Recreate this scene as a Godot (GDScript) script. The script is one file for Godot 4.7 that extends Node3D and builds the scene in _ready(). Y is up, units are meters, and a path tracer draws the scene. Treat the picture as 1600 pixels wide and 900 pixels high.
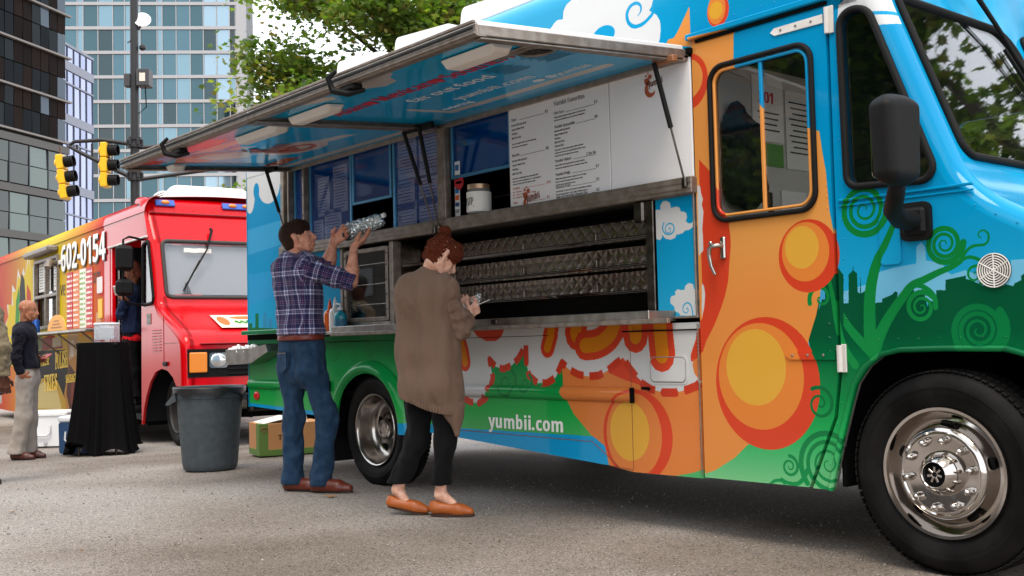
extends Node3D
# A row of food trucks on an overcast day. World: y up, metres. The blue truck's serving side lies in the plane z = 0, its nose points to +x.

const DBG := false
var M := {}
var used := {}
var noise := FastNoiseLite.new()

# ---------------------------------------------------------------- mesh builder
class MB:
	var v := PackedVector3Array()
	var n := PackedVector3Array()
	var u := PackedVector2Array()
	var ix := PackedInt32Array()
	var pr := Rect2()          # planar mapping: x0, top y, width, height (0 = none)
	func uvof(p: Vector3) -> Vector2:
		if pr.size.x == 0.0: return Vector2(p.x + p.z, -p.y)
		return Vector2((p.x - pr.position.x) / pr.size.x, (pr.position.y - p.y) / pr.size.y)
	func pt(p: Vector3, nn: Vector3):
		v.append(p); n.append(nn); u.append(uvof(p))
	func tri(a: Vector3, b: Vector3, c: Vector3):
		var nn := (b - a).cross(c - a).normalized()
		var k := v.size()
		pt(a, nn); pt(b, nn); pt(c, nn)
		ix.append_array([k, k + 2, k + 1])
	func quad(a: Vector3, b: Vector3, c: Vector3, d: Vector3):
		var nn := (c - a).cross(d - b).normalized()
		var k := v.size()
		pt(a, nn); pt(b, nn); pt(c, nn); pt(d, nn)
		ix.append_array([k, k + 2, k + 1, k, k + 3, k + 2])
	func fan(ring: Array, flip := false):
		for i in range(1, ring.size() - 1):
			if flip: tri(ring[0], ring[i + 1], ring[i])
			else: tri(ring[0], ring[i], ring[i + 1])
	func grid(rows: Array, flip := false):
		var R := rows.size()
		var Cn: int = rows[0].size()
		var k := v.size()
		var acc := PackedVector3Array()
		acc.resize(R * Cn)
		for i in R - 1:
			for j in Cn - 1:
				var a: Vector3 = rows[i][j]
				var b: Vector3 = rows[i][j + 1]
				var c: Vector3 = rows[i + 1][j + 1]
				var d: Vector3 = rows[i + 1][j]
				var f := (c - a).cross(d - b)
				if flip: f = -f
				acc[i * Cn + j] += f; acc[i * Cn + j + 1] += f; acc[(i + 1) * Cn + j] += f; acc[(i + 1) * Cn + j + 1] += f
		for i in R:
			if rows[i][0].distance_to(rows[i][Cn - 1]) < 1e-5:
				var s := acc[i * Cn] + acc[i * Cn + Cn - 1]
				acc[i * Cn] = s; acc[i * Cn + Cn - 1] = s
		for i in R:
			for j in Cn:
				pt(rows[i][j], acc[i * Cn + j].normalized())
		for i in R - 1:
			for j in Cn - 1:
				var a := k + i * Cn + j
				if flip: ix.append_array([a, a + 1, a + Cn + 1, a, a + Cn + 1, a + Cn])
				else: ix.append_array([a, a + Cn + 1, a + 1, a, a + Cn, a + Cn + 1])
	func box(c: Vector3, s: Vector3, bev := 0.0, B := Basis.IDENTITY):
		var h := s * 0.5
		var b: float = min(bev, min(h.x, min(h.y, h.z)) * 0.9)
		if b <= 0.0:
			var q := []
			for z in [-1, 1]:
				for y in [-1, 1]:
					for x in [-1, 1]: q.append(c + B * Vector3(x * h.x, y * h.y, z * h.z))
			quad(q[4], q[5], q[7], q[6]); quad(q[1], q[0], q[2], q[3]); quad(q[5], q[1], q[3], q[7])
			quad(q[0], q[4], q[6], q[2]); quad(q[6], q[7], q[3], q[2]); quad(q[0], q[1], q[5], q[4])
			return
		for ax in 3:
			for sg in [-1.0, 1.0]:
				var a1 := (ax + 1) % 3
				var a2 := (ax + 2) % 3
				var pts := []
				for k in [[-1, -1], [1, -1], [1, 1], [-1, 1]]:
					var p := Vector3.ZERO
					p[ax] = sg * h[ax]; p[a1] = k[0] * (h[a1] - b); p[a2] = k[1] * (h[a2] - b)
					pts.append(c + B * p)
				if sg < 0: pts.reverse()
				quad(pts[0], pts[1], pts[2], pts[3])
		for ax in 3:   # edges along ax
			var a1 := (ax + 1) % 3
			var a2 := (ax + 2) % 3
			for k in [[-1, -1], [1, -1], [1, 1], [-1, 1]]:
				var pts := []
				for e in [[-1, 0], [1, 0], [1, 1], [-1, 1]]:
					var p := Vector3.ZERO
					p[ax] = e[0] * (h[ax] - b)
					if e[1] == 0: p[a1] = k[0] * h[a1]; p[a2] = k[1] * (h[a2] - b)
					else: p[a1] = k[0] * (h[a1] - b); p[a2] = k[1] * h[a2]
					pts.append(c + B * p)
				var want := Vector3.ZERO
				want[a1] = k[0]; want[a2] = k[1]
				if (pts[1] - pts[0]).cross(pts[2] - pts[0]).dot(B * want) < 0: pts.reverse()
				quad(pts[0], pts[1], pts[2], pts[3])
		for x in [-1, 1]:
			for y in [-1, 1]:
				for z in [-1, 1]:
					var p0 := c + B * Vector3(x * h.x, y * (h.y - b), z * (h.z - b))
					var p1 := c + B * Vector3(x * (h.x - b), y * h.y, z * (h.z - b))
					var p2 := c + B * Vector3(x * (h.x - b), y * (h.y - b), z * h.z)
					if x * y * z > 0: tri(p0, p1, p2)
					else: tri(p0, p2, p1)
	func tube(pts: Array, rad, sides := 8, caps := true):
		var rows := []
		var N := Vector3.UP
		for i in pts.size():
			var T: Vector3 = (pts[min(i + 1, pts.size() - 1)] - pts[max(i - 1, 0)]).normalized()
			if i == 0: N = T.cross(Vector3(0.31, 0.2, 0.93) if abs(T.z) < 0.9 else Vector3.UP).normalized()
			N = (N - T * N.dot(T)).normalized()
			var Bn := T.cross(N)
			var r: float = rad[i] if rad is Array else rad
			var row := []
			for j in sides + 1:
				var a := TAU * (j % sides) / sides
				row.append(pts[i] + (N * cos(a) + Bn * sin(a)) * r)
			rows.append(row)
		grid(rows)
		if caps:
			fan(rows[0].slice(0, sides), true); fan(rows[-1].slice(0, sides))
	func lathe(prof: Array, sides := 32, xf := Transform3D.IDENTITY, crease := 35.0):
		var start := 0
		for i in range(1, prof.size()):
			var brk := i == prof.size() - 1
			if not brk:
				var d0: Vector2 = (prof[i] - prof[i - 1]).normalized()
				var d1: Vector2 = (prof[i + 1] - prof[i]).normalized()
				brk = rad_to_deg(abs(d0.angle_to(d1))) > crease
			if brk:
				var rows := []
				for k in range(start, i + 1):
					var row := []
					for j in sides + 1:
						var a := TAU * (j % sides) / sides
						row.append(xf * Vector3(prof[k].x * cos(a), prof[k].y, -prof[k].x * sin(a)))
					rows.append(row)
				grid(rows)
				start = i
	func plate(poly: PackedVector2Array, z0: float, z1: float, xf := Transform3D.IDENTITY, holes := [], back := true):
		var p := poly.duplicate()
		if Geometry2D.is_polygon_clockwise(p): p.reverse()
		var hs := []
		for h in holes:
			var q: PackedVector2Array = h.duplicate()
			if not Geometry2D.is_polygon_clockwise(q): q.reverse()
			hs.append(q)
		for ring in [p] + hs:
			for i in ring.size():
				var a: Vector2 = ring[i]
				var b: Vector2 = ring[(i + 1) % ring.size()]
				quad(xf * Vector3(a.x, a.y, z1), xf * Vector3(a.x, a.y, z0), xf * Vector3(b.x, b.y, z0), xf * Vector3(b.x, b.y, z1))
		var pieces := [p]
		for q in hs:
			var cx := 0.0
			for e in q: cx += e.x / q.size()
			var next := []
			for piece in pieces:
				for side in [-1.0, 1.0]:
					var half := PackedVector2Array([Vector2(cx, -1e3), Vector2(cx + side * 1e3, -1e3), Vector2(cx + side * 1e3, 1e3), Vector2(cx, 1e3)])
					for k in Geometry2D.intersect_polygons(piece, half):
						for w in Geometry2D.clip_polygons(k, q): next.append(w)
			pieces = next
		for m in pieces:
			var t := Geometry2D.triangulate_polygon(m)
			if t.is_empty():
				var c := PackedVector2Array()
				for i in m.size():
					if m[i].distance_to(m[i - 1]) > 1e-5: c.append(m[i])
				m = c
				t = Geometry2D.triangulate_polygon(m)
			if t.is_empty():
				for k in Geometry2D.decompose_polygon_in_convex(m):
					for i in range(1, k.size() - 1): _face(k[0], k[i], k[i + 1], z0, z1, xf, back)
				if Geometry2D.decompose_polygon_in_convex(m).is_empty(): print("no triangulation ", m)
			for k in range(0, t.size(), 3): _face(m[t[k]], m[t[k + 1]], m[t[k + 2]], z0, z1, xf, back)
	func _face(a: Vector2, b: Vector2, c: Vector2, z0: float, z1: float, xf: Transform3D, back: bool):
		if (b - a).cross(c - a) < 0:
			var s := b
			b = c; c = s
		tri(xf * Vector3(a.x, a.y, z1), xf * Vector3(b.x, b.y, z1), xf * Vector3(c.x, c.y, z1))
		if back: tri(xf * Vector3(a.x, a.y, z0), xf * Vector3(c.x, c.y, z0), xf * Vector3(b.x, b.y, z0))
	func ball(c: Vector3, r: Vector3, seg := 10, B := Basis.IDENTITY):
		var rows := []
		for i in seg / 2 + 1:
			var ph := PI * i / (seg / 2) - PI / 2
			var row := []
			for j in seg + 1:
				var a := TAU * (j % seg) / seg
				row.append(c + B * (Vector3(cos(ph) * cos(a), sin(ph), -cos(ph) * sin(a)) * r))
			rows.append(row)
		grid(rows)
	func add_mesh(m: Mesh, xf: Transform3D):
		var s = m.get_mesh_arrays() if m is PrimitiveMesh else m.surface_get_arrays(0)
		var k := v.size()
		var bn := xf.basis.inverse().transposed()
		var vs: PackedVector3Array = s[Mesh.ARRAY_VERTEX]
		var ns: PackedVector3Array = s[Mesh.ARRAY_NORMAL]
		for i in vs.size(): pt(xf * vs[i], (bn * ns[i]).normalized())
		var q: PackedInt32Array = s[Mesh.ARRAY_INDEX] if s[Mesh.ARRAY_INDEX] != null else PackedInt32Array(range(vs.size()))
		for i in q: ix.append(k + i)
	func mesh(off := Vector3.ZERO) -> ArrayMesh:
		var a := []
		a.resize(Mesh.ARRAY_MAX)
		var w := v
		if off != Vector3.ZERO:
			w = PackedVector3Array()
			w.resize(v.size())
			for i in v.size(): w[i] = v[i] - off
		a[Mesh.ARRAY_VERTEX] = w; a[Mesh.ARRAY_NORMAL] = n; a[Mesh.ARRAY_TEX_UV] = u; a[Mesh.ARRAY_INDEX] = ix
		var m := ArrayMesh.new()
		m.add_surface_from_arrays(Mesh.PRIMITIVE_TRIANGLES, a)
		return m

# ---------------------------------------------------------------- scene helpers
func numbered(c: String) -> String:
	if not used.has(c):
		used[c] = 0
		return c
	used[c] += 1
	return "%s_%03d" % [c, used[c]]

func add_part(called: String, m: Mesh, mt: Material, parent: Node) -> MeshInstance3D:
	var o := MeshInstance3D.new()
	o.mesh = m
	o.material_override = mt
	o.cast_shadow = GeometryInstance3D.SHADOW_CASTING_SETTING_ON
	if parent == self:
		o.name = numbered(called)
	else:
		var k := 0
		o.name = called
		while parent.has_node(NodePath(o.name)):
			k += 1
			o.name = "%s_%03d" % [called, k]
	parent.add_child(o, true)
	return o

# off: what the mesh's own coordinates are measured from (the parent's place when the mesh was laid out in world metres)
func obj(called: String, mb: MB, mt: Material, parent: Node = self, off := Vector3.ZERO) -> MeshInstance3D:
	return add_part(called, mb.mesh(off), mt, parent)

func tag(o: Node, label: String, category: String, group := "", kind := ""):
	if label: o.set_meta("label", label)
	if category: o.set_meta("category", category)
	if group: o.set_meta("group", group)
	if kind: o.set_meta("kind", kind)

func thing(called: String, label: String, category: String, at := Vector3.ZERO, turn := 0.0, group := "") -> Node3D:
	var o := Node3D.new()
	o.name = numbered(called)
	o.position = at
	o.rotation.y = turn
	add_child(o, true)
	tag(o, label, category, group)
	return o

func stuff(o: Node) -> Node:
	o.set_meta("kind", "stuff")
	return o

func hx(s: String) -> Color: return Color.html(s)

func mat(c, rough := 0.6, metal := 0.0, spec := 0.5) -> StandardMaterial3D:
	var m := StandardMaterial3D.new()
	m.albedo_color = hx(c) if c is String else c
	m.roughness = rough
	m.metallic = metal
	m.metallic_specular = spec
	return m

func ntex(freq: float, size := 512, ramp = null, nrm := 0.0, kind := FastNoiseLite.TYPE_SIMPLEX_SMOOTH, oct := 4, seed_ := 1) -> NoiseTexture2D:
	var t := NoiseTexture2D.new()
	var f := FastNoiseLite.new()
	f.noise_type = kind
	f.frequency = freq
	f.fractal_octaves = oct
	f.seed = seed_
	t.noise = f
	t.width = size; t.height = size
	t.seamless = true
	if nrm > 0.0:
		t.as_normal_map = true
		t.bump_strength = nrm
	if ramp:
		var g := Gradient.new()
		g.offsets = PackedFloat32Array(ramp[0])
		var cs := PackedColorArray()
		for c in ramp[1]: cs.append(hx(c) if c is String else c)
		g.colors = cs
		t.color_ramp = g
	return t

func tri_map(m: StandardMaterial3D, s: float, world := true):
	m.uv1_triplanar = true
	m.uv1_world_triplanar = world
	m.uv1_scale = Vector3(s, s, s)

func wear(m: StandardMaterial3D, tex: Texture2D, s: float):   # slow tone variation multiplied over the colour
	m.detail_enabled = true
	m.detail_blend_mode = BaseMaterial3D.BLEND_MODE_MUL
	m.detail_albedo = tex
	m.detail_uv_layer = BaseMaterial3D.DETAIL_UV_2
	m.uv2_triplanar = true
	m.uv2_world_triplanar = true
	m.uv2_scale = Vector3(s, s, s)

func lettering(s: String, h: float, depth: float, font := "Droid Sans", weight := 400) -> TextMesh:
	var t := TextMesh.new()
	var f := SystemFont.new()
	f.font_names = PackedStringArray([font])
	f.font_weight = weight
	t.font = f
	t.text = s
	t.font_size = 32
	t.pixel_size = 0.01
	t.curve_step = 2.0
	t.depth = depth / max(h, 0.001) * 0.32   # scaled back below
	t.horizontal_alignment = HORIZONTAL_ALIGNMENT_LEFT
	return t

# text whose baseline starts at xf's origin, running along its x, cap height h; width 0 keeps the font's own
func put_text(mb: MB, s: String, h: float, xf: Transform3D, width := 0.0, depth := 0.002, font := "Droid Sans", weight := 400, slant := 0.0):
	var t := lettering(s, h, depth, font, weight)
	var cap := lettering("H", h, depth, font, weight).get_aabb()
	var bb := t.get_aabb()
	var sy := h / cap.size.y
	var sx := sy if width == 0.0 else width / bb.size.x
	var b := Basis(Vector3(sx, 0, 0), Vector3(slant * sy, sy, 0), Vector3(0, 0, depth / bb.size.z))
	mb.add_mesh(t, xf * Transform3D(b, Vector3(-bb.position.x * sx, -cap.position.y * sy, depth * 0.5)))

func rrect(x0: float, y0: float, x1: float, y1: float, r: float, seg := 5) -> PackedVector2Array:
	return rpoly(PackedVector2Array([Vector2(x0, y0), Vector2(x1, y0), Vector2(x1, y1), Vector2(x0, y1)]), r, seg)

func rpoly(p: PackedVector2Array, r, seg := 5) -> PackedVector2Array:
	var o := PackedVector2Array()
	for i in p.size():
		var a := p[i]
		var da := (p[i - 1] - a).normalized()
		var db := (p[(i + 1) % p.size()] - a).normalized()
		var rr: float = r[i] if r is Array else r
		var half := acos(clamp(da.dot(db), -0.999, 0.999)) * 0.5
		var d: float = rr / tan(half)
		var c: Vector2 = a + (da + db).normalized() * (rr / sin(half))
		var s := a + da * d - c
		var e := a + db * d - c
		var tot := s.angle_to(e)
		for k in seg + 1: o.append(c + s.rotated(tot * k / seg))
	return o

func ring3(p: PackedVector2Array, xf: Transform3D, z := 0.0, closed := true) -> Array:
	var o := []
	for q in p: o.append(xf * Vector3(q.x, q.y, z))
	if closed: o.append(o[0])
	return o

func V2(a: Array) -> PackedVector2Array:
	var o := PackedVector2Array()
	for i in range(0, a.size(), 2): o.append(Vector2(a[i], a[i + 1]))
	return o

# ---------------------------------------------------------------- painting flat print (wraps and decals) into images
class Painter:
	var im: Image
	var x0: float
	var y1: float
	var s: float
	var cols := {}
	func _init(w: float, h: float, ax0: float, ay1: float, pxm: float):
		im = Image.create(int(w * pxm), int(h * pxm), false, Image.FORMAT_RGB8)
		x0 = ax0; y1 = ay1; s = pxm
	func px(p: Vector2) -> Vector2: return Vector2((p.x - x0) * s, (y1 - p.y) * s)
	func colour(c: String, y: float) -> Color:
		if c.begins_with("#"): return Color.html(c)
		var g: Array = cols[c]
		if y <= g[0][0]: return g[0][1]
		for i in range(1, g.size()):
			if y <= g[i][0]: return g[i - 1][1].lerp(g[i][1], (y - g[i - 1][0]) / (g[i][0] - g[i - 1][0]))
		return g[-1][1]
	func fill(c: String, pts: PackedVector2Array):
		var q := PackedVector2Array()
		var lo := 1e9
		var hi := -1e9
		for p in pts:
			var r := px(p)
			q.append(r); lo = min(lo, r.y); hi = max(hi, r.y)
		var solid := c.begins_with("#")
		var k := Color.html(c) if solid else Color.BLACK
		for y in range(max(0, int(lo)), min(im.get_height(), int(hi) + 2)):
			var yc := y + 0.5
			var xs := []
			for i in q.size():
				var a := q[i]
				var b := q[i - 1]
				if (a.y <= yc) != (b.y <= yc): xs.append(a.x + (yc - a.y) / (b.y - a.y) * (b.x - a.x))
			if xs.is_empty(): continue
			xs.sort()
			if not solid: k = colour(c, y1 - yc / s)
			for i in range(0, xs.size() - 1, 2):
				var xa := int(round(xs[i]))
				im.fill_rect(Rect2i(xa, y, int(round(xs[i + 1])) - xa, 1), k)
	func all(c: String):
		for y in im.get_height(): im.fill_rect(Rect2i(0, y, im.get_width(), 1), colour(c, y1 - (y + 0.5) / s))
	func ell(c: String, o: Vector2, r: Vector2):
		var p := PackedVector2Array()
		for i in 48: p.append(o + Vector2(cos(TAU * i / 48), sin(TAU * i / 48)) * r)
		fill(c, p)
	func stroke(c: String, raw: PackedVector2Array, raw_w: Array, bend := true):
		var pts := raw
		var w := raw_w
		if bend and raw.size() > 2 and raw.size() < 40:      # rounded through the given points
			pts = PackedVector2Array()
			w = []
			for i in raw.size() - 1:
				for k in 5:
					pts.append(raw[i].cubic_interpolate(raw[i + 1], raw[max(i - 1, 0)], raw[min(i + 2, raw.size() - 1)], k / 5.0))
					w.append(lerp(raw_w[i], raw_w[i + 1], k / 5.0))
			pts.append(raw[-1]); w.append(raw_w[-1])
		for i in pts.size():
			var r: float = w[i] * 0.5
			if c != "dash" or (i > 0 and i < pts.size() - 1): ellk(c, pts[i], r)
			if i:
				var d := (pts[i] - pts[i - 1]).normalized().orthogonal()
				var r0: float = w[i - 1] * 0.5
				fill(c, PackedVector2Array([pts[i - 1] + d * r0, pts[i] + d * r, pts[i] - d * r, pts[i - 1] - d * r0]))
	func ellk(c: String, o: Vector2, r: float):
		var p := PackedVector2Array()
		for i in 12: p.append(o + Vector2(cos(TAU * i / 12), sin(TAU * i / 12)) * r)
		fill(c, p)
	func spiral(c: String, o: Vector2, R: float, turns: float, ang: float, w0: float, w1: float, cw: float):
		var p := PackedVector2Array()
		var w := []
		var N := int(turns * 26)
		for i in N + 1:
			var t := float(i) / N
			var a := deg_to_rad(ang) - cw * TAU * turns * (1.0 - t)
			p.append(o + Vector2(cos(a), sin(a)) * R * (0.08 + 0.92 * pow(t, 0.9)))
			w.append(lerp(w0, w1, t))
		stroke(c, p, w)
	func run(rows: Array, which: String):
		for r in rows:
			if r[0] != which: continue
			var q := PackedVector2Array()
			for i in range(0, r[3].size() - 1, 2): q.append(Vector2(r[3][i], r[3][i + 1]) * 0.001)
			match r[1]:
				"p": fill(r[2], q)
				"e": ell(r[2], q[0], q[1])
				"s":
					var w := []
					for a in r[4]: w.append(a * 0.001)
					stroke(r[2], q, w, r[2] != "dash")
				"r": spiral(r[2], q[0], r[3][2] * 0.001, r[3][3], r[3][4], r[3][5] * 0.001, r[3][6] * 0.001, r[3][7])
	func tex() -> ImageTexture: return ImageTexture.create_from_image(im)

var J_man := {"head":Vector3(-6.413,1.669,0.538), "fwd":Vector3(-6.280,1.738,0.353), "neck":Vector3(-6.444,1.543,0.566), "chest":Vector3(-6.431,1.390,0.537), "waist":Vector3(-6.435,1.051,0.516), "hip":Vector3(-6.441,0.847,0.507), "shl":Vector3(-6.532,1.472,0.572), "shr":Vector3(-6.274,1.460,0.543), "ell":Vector3(-6.382,1.503,0.332), "elr":Vector3(-6.099,1.374,0.327), "wrl":Vector3(-6.317,1.652,0.328), "wrr":Vector3(-6.128,1.604,0.286), "hal":Vector3(-6.220,1.750,0.251), "har":Vector3(-6.090,1.690,0.185), "hpl":Vector3(-6.523,0.797,0.539), "hpr":Vector3(-6.350,0.796,0.487), "knl":Vector3(-6.540,0.490,0.520), "knr":Vector3(-6.295,0.500,0.399), "anl":Vector3(-6.575,0.063,0.512), "anr":Vector3(-6.351,0.073,0.432), "tol":Vector3(-6.493,0.013,0.457), "tor":Vector3(-6.209,0.011,0.320)}
var J_woman := {"head":Vector3(-4.891,1.437,0.481), "fwd":Vector3(-4.870,1.359,0.387), "neck":Vector3(-4.953,1.361,0.517), "chest":Vector3(-4.980,1.197,0.537), "waist":Vector3(-4.970,0.911,0.533), "hip":Vector3(-4.963,0.733,0.512), "shl":Vector3(-5.103,1.290,0.567), "shr":Vector3(-4.817,1.275,0.504), "ell":Vector3(-5.205,1.078,0.453), "elr":Vector3(-4.819,1.038,0.425), "wrl":Vector3(-5.050,1.147,0.304), "wrr":Vector3(-4.858,1.114,0.322), "hal":Vector3(-4.957,1.176,0.258), "har":Vector3(-4.857,1.165,0.262), "hpl":Vector3(-5.068,0.714,0.526), "hpr":Vector3(-4.880,0.715,0.489), "knl":Vector3(-5.088,0.409,0.541), "knr":Vector3(-4.905,0.414,0.479), "anl":Vector3(-5.186,0.139,0.606), "anr":Vector3(-4.942,0.119,0.485), "tol":Vector3(-5.118,0.013,0.547), "tor":Vector3(-4.849,0.034,0.398)}
var J_bald := {"head":Vector3(-12.085,1.408,0.626), "fwd":Vector3(-11.953,1.376,0.465), "neck":Vector3(-12.106,1.273,0.640), "chest":Vector3(-12.127,1.112,0.653), "waist":Vector3(-12.121,0.828,0.623), "hip":Vector3(-12.122,0.720,0.616), "shl":Vector3(-12.316,1.196,0.574), "shr":Vector3(-11.938,1.170,0.744), "ell":Vector3(-12.358,0.934,0.510), "elr":Vector3(-11.947,0.932,0.798), "wrl":Vector3(-12.203,0.884,0.476), "wrr":Vector3(-11.957,0.739,0.733), "hal":Vector3(-12.121,0.904,0.442), "har":Vector3(-11.976,0.696,0.658), "hpl":Vector3(-12.208,0.656,0.573), "hpr":Vector3(-12.052,0.662,0.668), "knl":Vector3(-12.242,0.295,0.570), "knr":Vector3(-12.081,0.294,0.673), "anl":Vector3(-12.270,-0.065,0.575), "anr":Vector3(-12.158,-0.073,0.722), "tol":Vector3(-12.173,-0.107,0.487), "tor":Vector3(-12.050,-0.128,0.619)}
var J_jacket := {"head":Vector3(-9.388,1.541,1.757), "fwd":Vector3(-9.225,1.507,1.404), "neck":Vector3(-9.389,1.387,1.747), "chest":Vector3(-9.392,1.208,1.737), "waist":Vector3(-9.416,0.825,1.735), "hip":Vector3(-9.418,0.671,1.725), "shl":Vector3(-9.596,1.292,1.706), "shr":Vector3(-9.165,1.267,1.719), "ell":Vector3(-9.656,1.031,1.632), "elr":Vector3(-9.067,0.999,1.674), "wrl":Vector3(-9.572,0.768,1.604), "wrr":Vector3(-9.072,0.774,1.663), "hal":Vector3(-9.566,0.636,1.586), "har":Vector3(-9.093,0.664,1.648), "hpl":Vector3(-9.554,0.619,1.758), "hpr":Vector3(-9.349,0.625,1.780), "knl":Vector3(-9.586,0.308,1.741), "knr":Vector3(-9.360,0.301,1.767), "anl":Vector3(-9.609,-0.012,1.744), "anr":Vector3(-9.408,-0.023,1.783), "tol":Vector3(-9.477,-0.045,1.614), "tor":Vector3(-9.285,-0.070,1.663)}
var J_clerk := {"head":Vector3(-14.072,2.003,-1.235), "fwd":Vector3(-14.172,1.921,-1.045), "neck":Vector3(-14.077,1.819,-1.244), "chest":Vector3(-14.093,1.619,-1.240), "waist":Vector3(-14.112,1.268,-1.245), "hip":Vector3(-14.115,1.117,-1.254), "shl":Vector3(-13.941,1.710,-1.150), "shr":Vector3(-14.224,1.727,-1.341), "ell":Vector3(-13.985,1.431,-1.041), "elr":Vector3(-14.276,1.415,-1.351), "wrl":Vector3(-13.918,1.626,-1.059), "wrr":Vector3(-14.191,1.623,-1.201), "hal":Vector3(-13.996,1.704,-1.038), "har":Vector3(-14.191,1.689,-1.117), "hpl":Vector3(-14.050,1.050,-1.196), "hpr":Vector3(-14.186,1.050,-1.314), "knl":Vector3(-14.059,0.701,-1.214), "knr":Vector3(-14.194,0.713,-1.332), "anl":Vector3(-14.062,0.352,-1.238), "anr":Vector3(-14.202,0.359,-1.350), "tol":Vector3(-14.087,0.305,-1.163), "tor":Vector3(-14.219,0.313,-1.271)}

# ---------------------------------------------------------------- soft bodies: tapered capsules joined by a smooth minimum, meshed as surface nets
class Field:
	var lo: Vector3
	var c: float
	var k: float
	var nx: int
	var ny: int
	var nz: int
	var s := PackedFloat32Array()
	var far: float
	func _init(a: Vector3, b: Vector3, cell: float, smooth := 0.02):
		lo = a; c = cell; k = smooth
		nx = int((b.x - a.x) / c) + 2; ny = int((b.y - a.y) / c) + 2; nz = int((b.z - a.z) / c) + 2
		s.resize(nx * ny * nz)
		far = 3.0 * k + 2.0 * c
	func bone(a: Vector3, b: Vector3, ra: float, rb: float, flat := Vector3.ZERO, f := 1.0):
		var R: float = max(ra, rb) + far
		var mn := (a.min(b) - Vector3(R, R, R) - lo) / c
		var mx := (a.max(b) + Vector3(R, R, R) - lo) / c
		var ab := b - a
		var l2: float = max(ab.length_squared(), 1e-9)
		var ik := 1.0 / k
		var g := 1.0 / f - 1.0
		var flatten := f != 1.0
		for z in range(max(0, int(mn.z)), min(nz, int(mx.z) + 2)):
			for y in range(max(0, int(mn.y)), min(ny, int(mx.y) + 2)):
				var row := (z * ny + y) * nx
				for x in range(max(0, int(mn.x)), min(nx, int(mx.x) + 2)):
					var p := lo + Vector3(x, y, z) * c - a
					var t := clampf(p.dot(ab) / l2, 0.0, 1.0)
					var q := p - ab * t
					if flatten: q += flat * (q.dot(flat) * g)
					var d := q.length() - (ra + (rb - ra) * t)
					if d < far: s[row + x] += exp(-d * ik)
	func mesh_into(mb: MB, cuts := [], amp := 0.0, nz_: FastNoiseLite = null, sc := Vector3.ONE):
		var f := PackedFloat32Array()
		f.resize(s.size())
		var near := far
		for z in nz:
			for y in ny:
				var row := (z * ny + y) * nx
				for x in nx:
					var e := s[row + x]
					if e <= 0.0:
						f[row + x] = near
						continue
					var d := -k * log(e)
					if d < near and d > -near * 1.5 and (amp > 0.0 or not cuts.is_empty()):
						var p := lo + Vector3(x, y, z) * c
						if amp > 0.0: d += amp * nz_.get_noise_3dv(p * sc)
						for q in cuts: d = maxf(d, q[0].dot(p) - q[1])
					elif not cuts.is_empty():
						var p := lo + Vector3(x, y, z) * c
						for q in cuts: d = maxf(d, q[0].dot(p) - q[1])
					f[row + x] = d
		var ids := {}
		var st := [1, nx, nx * ny]
		var dim := [nx, ny, nz]
		for z in range(1, nz - 1):
			for y in range(1, ny - 1):
				for x in range(1, nx - 1):
					var i := (z * ny + y) * nx + x
					if f[i] >= 0.0: continue
					for ax in 3:
						for sg in [1, -1]:
							if f[i + st[ax] * sg] < 0.0: continue
							var a1 := (ax + 1) % 3
							var a2 := (ax + 2) % 3
							var b: int = i if sg > 0 else i - st[ax]
							var cs := [b - st[a1] - st[a2], b - st[a2], b, b - st[a1]]
							var w := []
							for q in cs:
								if not ids.has(q):
									ids[q] = mb.v.size()
									_vert(mb, f, q)
								w.append(ids[q])
							if sg > 0: mb.ix.append_array([w[0], w[2], w[1], w[0], w[3], w[2]])
							else: mb.ix.append_array([w[0], w[1], w[2], w[0], w[2], w[3]])
	func _vert(mb: MB, f: PackedFloat32Array, q: int):
		var x := q % nx
		var y := (q / nx) % ny
		var z := q / (nx * ny)
		var v := []
		for j in 8: v.append(f[q + (j & 1) + ((j >> 1) & 1) * nx + ((j >> 2) & 1) * nx * ny])
		var acc := Vector3.ZERO
		var cnt := 0
		for j in 8:
			for b in [1, 2, 4]:
				if j & b: continue
				var e: int = j | b
				if (v[j] < 0.0) == (v[e] < 0.0): continue
				var t: float = v[j] / (v[j] - v[e])
				var p := Vector3(j & 1, (j >> 1) & 1, (j >> 2) & 1)
				p += (Vector3(e & 1, (e >> 1) & 1, (e >> 2) & 1) - p) * t
				acc += p; cnt += 1
		var g := Vector3(v[1] + v[3] + v[5] + v[7] - v[0] - v[2] - v[4] - v[6], v[2] + v[3] + v[6] + v[7] - v[0] - v[1] - v[4] - v[5], v[4] + v[5] + v[6] + v[7] - v[0] - v[1] - v[2] - v[3])
		mb.pt(lo + (Vector3(x, y, z) + acc / max(cnt, 1)) * c, g.normalized())

func box_of(pts: Array, r: float) -> Array:
	var a: Vector3 = pts[0]
	var b: Vector3 = pts[0]
	for p in pts:
		a = a.min(p); b = b.max(p)
	return [a - Vector3(r, r, r), b + Vector3(r, r, r)]

func bones_into(mb: MB, bones: Array, cell: float, smooth := 0.02, cuts := [], amp := 0.0, nz: FastNoiseLite = null, sc := Vector3.ONE):
	var pts := []
	var R := 0.0
	for b in bones:
		pts.append(b[0]); pts.append(b[1]); R = max(R, max(b[2], b[3]))
	var bb := box_of(pts, R + 4 * smooth + 3 * cell)
	var f := Field.new(bb[0], bb[1], cell, smooth)
	for b in bones:
		if b.size() > 4: f.bone(b[0], b[1], b[2], b[3], b[4], b[5])
		else: f.bone(b[0], b[1], b[2], b[3])
	f.mesh_into(mb, cuts, amp, nz, sc)

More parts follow.
